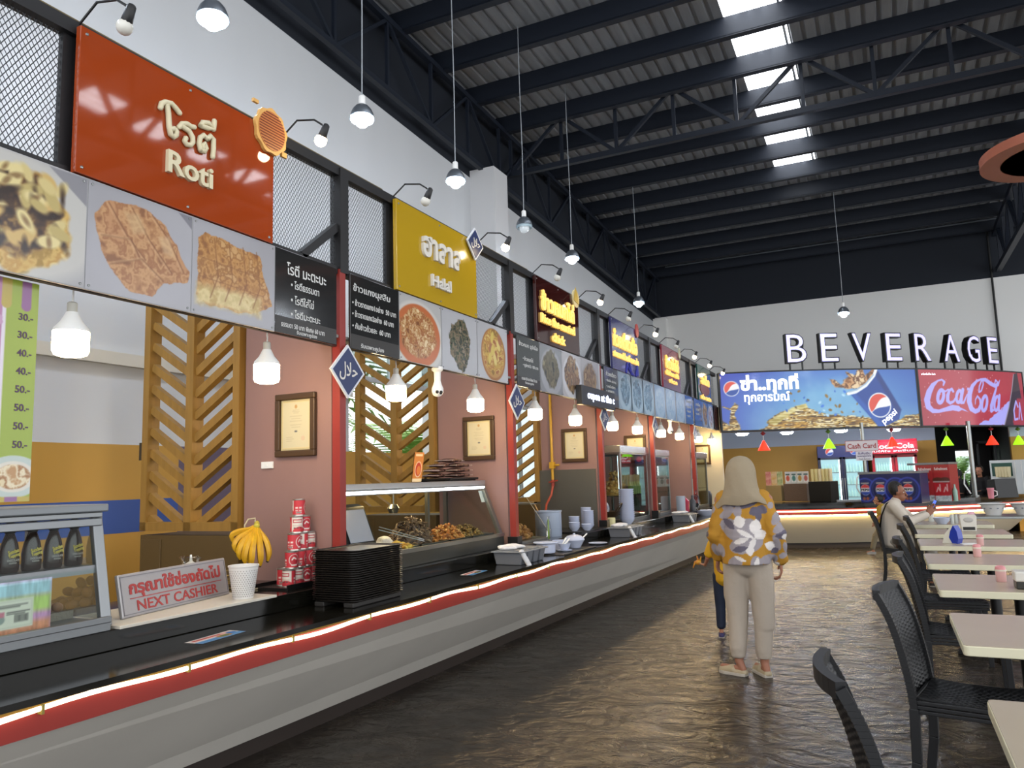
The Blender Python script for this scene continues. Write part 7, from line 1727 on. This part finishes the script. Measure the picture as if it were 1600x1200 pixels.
for i in range(len(prof) - 1):
    for k in range(n):
        a = 2 * PI * (k + .5) / n
        if 3 <= i <= 5 and math.sin(a) > .72: continue      # the face looks out here
        f.append((i * n + k, i * n + (k + 1) % n, (i + 1) * n + (k + 1) % n, (i + 1) * n + k)[::-1])
sc = MB().add(v, f).ob('head_scarf', mat('scarf_beige', '94866f', .85, bump=.15, bscale=30), t, smooth=80)
md = sc.modifiers.new('smooth', 'SUBSURF'); md.levels = 1; md.render_levels = 2
md = sc.modifiers.new('thick', 'SOLIDIFY'); md.thickness = .006
def shoe(q, col, name='shoe', lift=0, k=1.0, back=True, pt=None, an=None):
    a = Vector(an or V['an' + q]); tt = Vector(pt or V['toe' + q]); d = Vector((tt.x - a.x, tt.y - a.y, 0)).normalized(); sd = Vector((-d.y, d.x, 0)); o = Vector((a.x, a.y, -wl0)); L = math.hypot(tt.x - a.x, tt.y - a.y)
    v = MB(); st_ = [(-.055, .030), (-.03, .038), (.05, .040), (.11, .044), (L + .0, .036), (L + .028, .018)]
    out = [(o + d * x * k + sd * w * k) for x, w in st_] + [(o + d * x * k - sd * w * k) for x, w in st_[::-1]]
    v.prism([(p.x, p.y) for p in out][::-1], -wl0 + .0, -wl0 + .022 * k); so = v
    up = MB(); up.cap(o + d * (L * .45) * k + Vector((0, 0, .035 * k)), o + d * (L - .0) * k + Vector((0, 0, .026 * k)), .044 * k, .030 * k, 12)
    if back: up.cap(o - d * .03 * k + Vector((0, 0, .035 * k)), o + d * .03 * k + Vector((0, 0, .035 * k)), .036 * k, .038 * k, 12)
    up.cap(o - d * .03 * k + Vector((0, 0, .022 * k)), o + d * L * k + Vector((0, 0, .022 * k)), .036 * k, .034 * k, 12)
    up.v = [(x, y, max(z, -wl0 + .012)) for x, y, z in up.v]
    ob = blob(up, .008, 2).ob(name, col, t, smooth=70); so.ob('sole', mat('sole_pale', 'b3aca0', .6), ob, bevel=.003)
wl0 = .022
for q in 'LR': shoe(q, mat('shoe_beige', 'ab9c80', .6), back=False)
# ---- child holding her hand
def child(label, loc, rz, J, shirt, pants, k=.66, hc=1.15, skin=None, shoes='3a3560'):
    global t, V, hf, hs, s
    t, V, hf, hs, s = person('person', label, 'person', loc, rz, J, k, skin, hc, .0075)
    hair_cap(t, V, hf, hs, s)
    m = MB().cap(V['pelvis'] - Vector((0, 0, .01)), V['chest'], .105, .105, 14).ball(V['chest'] + Vector((0, 0, .05)), .12, .075, .06)
    for q in 'LR': m.cap(V['sh' + q], V['sh' + q] * .35 + V['el' + q] * .65, .047, .05, 12)
    garment('shirt', t, m, mat('shirt_' + shirt, shirt, .8), .010, 4, .004, 3)
    m = MB().ball(V['pelvis'] - Vector((0, 0, .02)), .10, .08, .07)
    for q in 'LR': m.cap(V['hip' + q], V['kn' + q], .068, .055, 12).cap(V['kn' + q], V['an' + q] + Vector((0, 0, .05)), .055, .045, 12)
    garment('trousers', t, m, mat('pants_' + pants, pants, .8), .010, 3, .004, 4)
    for q in 'LR': shoe(q, mat('shoe_' + shoes, shoes, .5), k=.8)
    return t
kk = .655
CJ = {a: tuple(c * kk for c in b) for a, b in STAND.items()}; CJ.update(pnL=(1, 0, 0), pnR=(-1, 0, 0), head=(0, .02, .955), neck=(0, .0, .865), elL=(-.15, .02, .70), wrL=(-.19, .10, .62), hdL=(-.5, .3, .1), elR=(.13, -.02, .68), wrR=(.12, .02, .56), look=(.1, 1, 0))
child('small child in a yellow shirt and dark blue trousers, hidden behind the woman', (-1.43, 7.42, .015), R(3), CJ, 'c99a1c', '1b2438')
one('toy', MB().ball((0, 0, 0), .03, .03, .025).cap((0, 0, .02), (-.01, 0, .06), .012, .004).cap((.02, 0, .02), (.03, 0, .055), .012, .004).cap((-.03, 0, .0), (-.05, 0, -.05), .012, .006), mat('toy_yellow', 'd9b62c', .4, var=.5, vscale=30, var2='b03a22'), 'small yellow and red toy in the hand of the hidden child', 'toy', (-1.70, 7.555, .655), smooth=70)
# ---- child walking along the beverage counter
CW = dict(CJ); CW.update(head=(0, .05, .93), neck=(0, .02, .84), knL=(-.06, .14, .30), anL=(-.06, .20, .05), toeL=(-.065, .30, .02), knR=(.06, -.02, .28), anR=(.06, -.22, .09), toeR=(.065, -.14, .02), elL=(-.14, .02, .66), wrL=(-.13, .12, .56), elR=(.14, -.06, .66), wrR=(.14, -.04, .52), hdL=(0, .3, -.6), hdR=(0, .3, -.6), look=(0, 1, 0))
child('small child in a mustard shirt and khaki trousers walking left by the beverage counter', (-.13, 15.3, .012), R(90), CW, 'a8882a', '7a6f58', shoes='8a8a88')
# ---- man with the phone
MJ = dict(pelvis=(0, -.02, .56), chest=(0, .0, .90), neck=(0, .05, 1.06), head=(0, .085, 1.175), look=(.12, 1, -.25), shL=(-.185, .02, 1.0), shR=(.185, .02, 1.0), elL=(-.22, .22, .80), elR=(.23, .17, .79), wrL=(-.06, .40, .90), wrR=(.075, .40, .885),
          hipL=(-.10, .02, .54), hipR=(.10, .02, .54), knL=(-.12, .40, .53), knR=(.12, .40, .53), anL=(-.12, .40, .09), anR=(.12, .40, .09), toeL=(-.13, .55, .025), toeR=(.13, .55, .025), hdL=(.25, .5, .5), hdR=(-.25, .5, .5), pnL=(1, 0, -.2), pnR=(-1, 0, -.2), thL=(0, -.5, 1), thR=(0, -.5, 1), curlL=.9, curlR=.9)
t, V, hf, hs, s = person('person', 'man in an off white shirt sitting sideways and looking at a phone', 'person', (.03, 11.36, .012), R(-90), MJ, 1.05, mat('skin_brown', '8a5a42', .55), .95)
hair_cap(t, V, hf, hs, s)
m = MB().cap((0, -.03, .56), (0, 0, .90), .165, .155, 16).ball((0, .01, .97), .20, .115, .10, 16, 10).cap((0, .03, 1.0), (0, .045, 1.05), .085, .068, 12)
m.v = [(x * 1.08, y, z) for x, y, z in m.v]
for q in 'LR': m.cap(V['sh' + q], V['el' + q], .082, .072, 12).cap(V['el' + q], V['el' + q] * .12 + V['wr' + q] * .88, .072, .048, 12)
garment('shirt', t, m, mat('shirt_offwhite', 'c2b8aa', .8, bump=.15, bscale=16), .011, 4, .005, 6)
m = MB().ball((0, 0, .54), .18, .14, .10, 14, 10)
for q in 'LR': m.cap(V['hip' + q], V['kn' + q], .095, .08, 14).cap(V['kn' + q], V['an' + q] + Vector((0, 0, .06)), .08, .062, 14)
garment('trousers', t, m, mat('trouser_grey_khaki', '8f8a80', .8), .012, 3, .004, 8)
MB().tube([(.03, .115, .72), (.10, .125, .88), (.165, .07, 1.03), (.185, .0, 1.065), (.17, -.07, 1.03), (.10, -.135, .88), (.02, -.17, .72)], .011, 6).ob('bag_strap', M_plblack, t, smooth=60)
for q in 'LR': shoe(q, mat('shoe_dark', '2a2624', .5))
t2 = thing('mobile_phone', 'mobile phone with a lit blue screen held by the man', 'phone', (0, 0, 0))
t2.matrix_world = Matrix.Translation((.03 + .475, 11.36 - .005, 1.005)) @ Matrix.Rotation(R(-90), 4, 'Z') @ Matrix.Rotation(R(-28), 4, 'X') @ Matrix.Rotation(R(25), 4, 'Z')
MB().box(-.037, -.004, -.075, .037, .004, .075).ob('body', M_plblack, t2, bevel=.003); MB().box(-.033, -.0055, -.07, .033, -.0042, .07).ob('screen', mat('phone_screen', '5a6fd0', .2, emit='5a78e0', es=.7), t2)
# ---- staff
def staff(label, loc, rz, top, scarf=None, k=.95, hat=None):
    global t, V, hf, hs, s
    SJ = {a: tuple(c * k for c in b) for a, b in STAND.items()}; SJ.update(pnL=(1, 0, 0), pnR=(-1, 0, 0), elL=(-.2, .05, .95 * k), elR=(.2, .05, .95 * k), wrL=(-.12, .24, .98 * k), wrR=(.12, .24, .98 * k), hdL=(.1, 1, 0), hdR=(-.1, 1, 0), pnL_=(0, 0, -1), look=(0, 1, -.2))
    t, V, hf, hs, s = person('person', label, 'person', loc, rz, SJ, k, None, .95, .010)
    m = MB().cap(V['pelvis'], V['chest'], .145, .15, 14).ball(V['chest'] + Vector((0, 0, .08)), .17, .10, .07)
    for q in 'LR': m.cap(V['sh' + q], V['el' + q], .065, .06).cap(V['el' + q], V['wr' + q], .06, .045)
    garment('shirt', t, m, mat('staff_' + top, top, .8), .014, 3)
    m = MB().ball(V['pelvis'], .15, .11, .10)
    for q in 'LR': m.cap(V['hip' + q], V['kn' + q], .09, .075).cap(V['kn' + q], V['an' + q] + Vector((0, 0, .04)), .075, .06)
    garment('trousers', t, m, mat('staff_dark', '15161a', .8), .014, 3)
    if scarf: garment('head_scarf', t, MB().ball(V['head'] + Vector((0, -.02, .015)), .105, .115, .12).cap(V['head'] + Vector((0, -.03, 0)), V['neck'] - Vector((0, .02, .03)), .09, .12), mat('scarf_' + scarf, scarf, .85), .012, 3)
    else: hair_cap(t, V, hf, hs, s)
    for q in 'LR': shoe(q, M_plblack)
def sp(u, y): q = aty(u, 760, y); return (q.x, y, .012)
staff('person in dark clothes right behind the red dispenser', sp(1471, 20.1), R(160), '2a1418', None, .88)
staff('person in a dark head scarf and black clothes behind the island', sp(1497, 20.3), R(200), '141416', '2e2d31', .90)
staff('person in black standing behind the steel pole', sp(1533, 20.1), R(150), '101114', None, .95)
staff('person in black behind the third lattice', (-4.35, 10.1, .012), R(160), '17171a', None, 1.0)
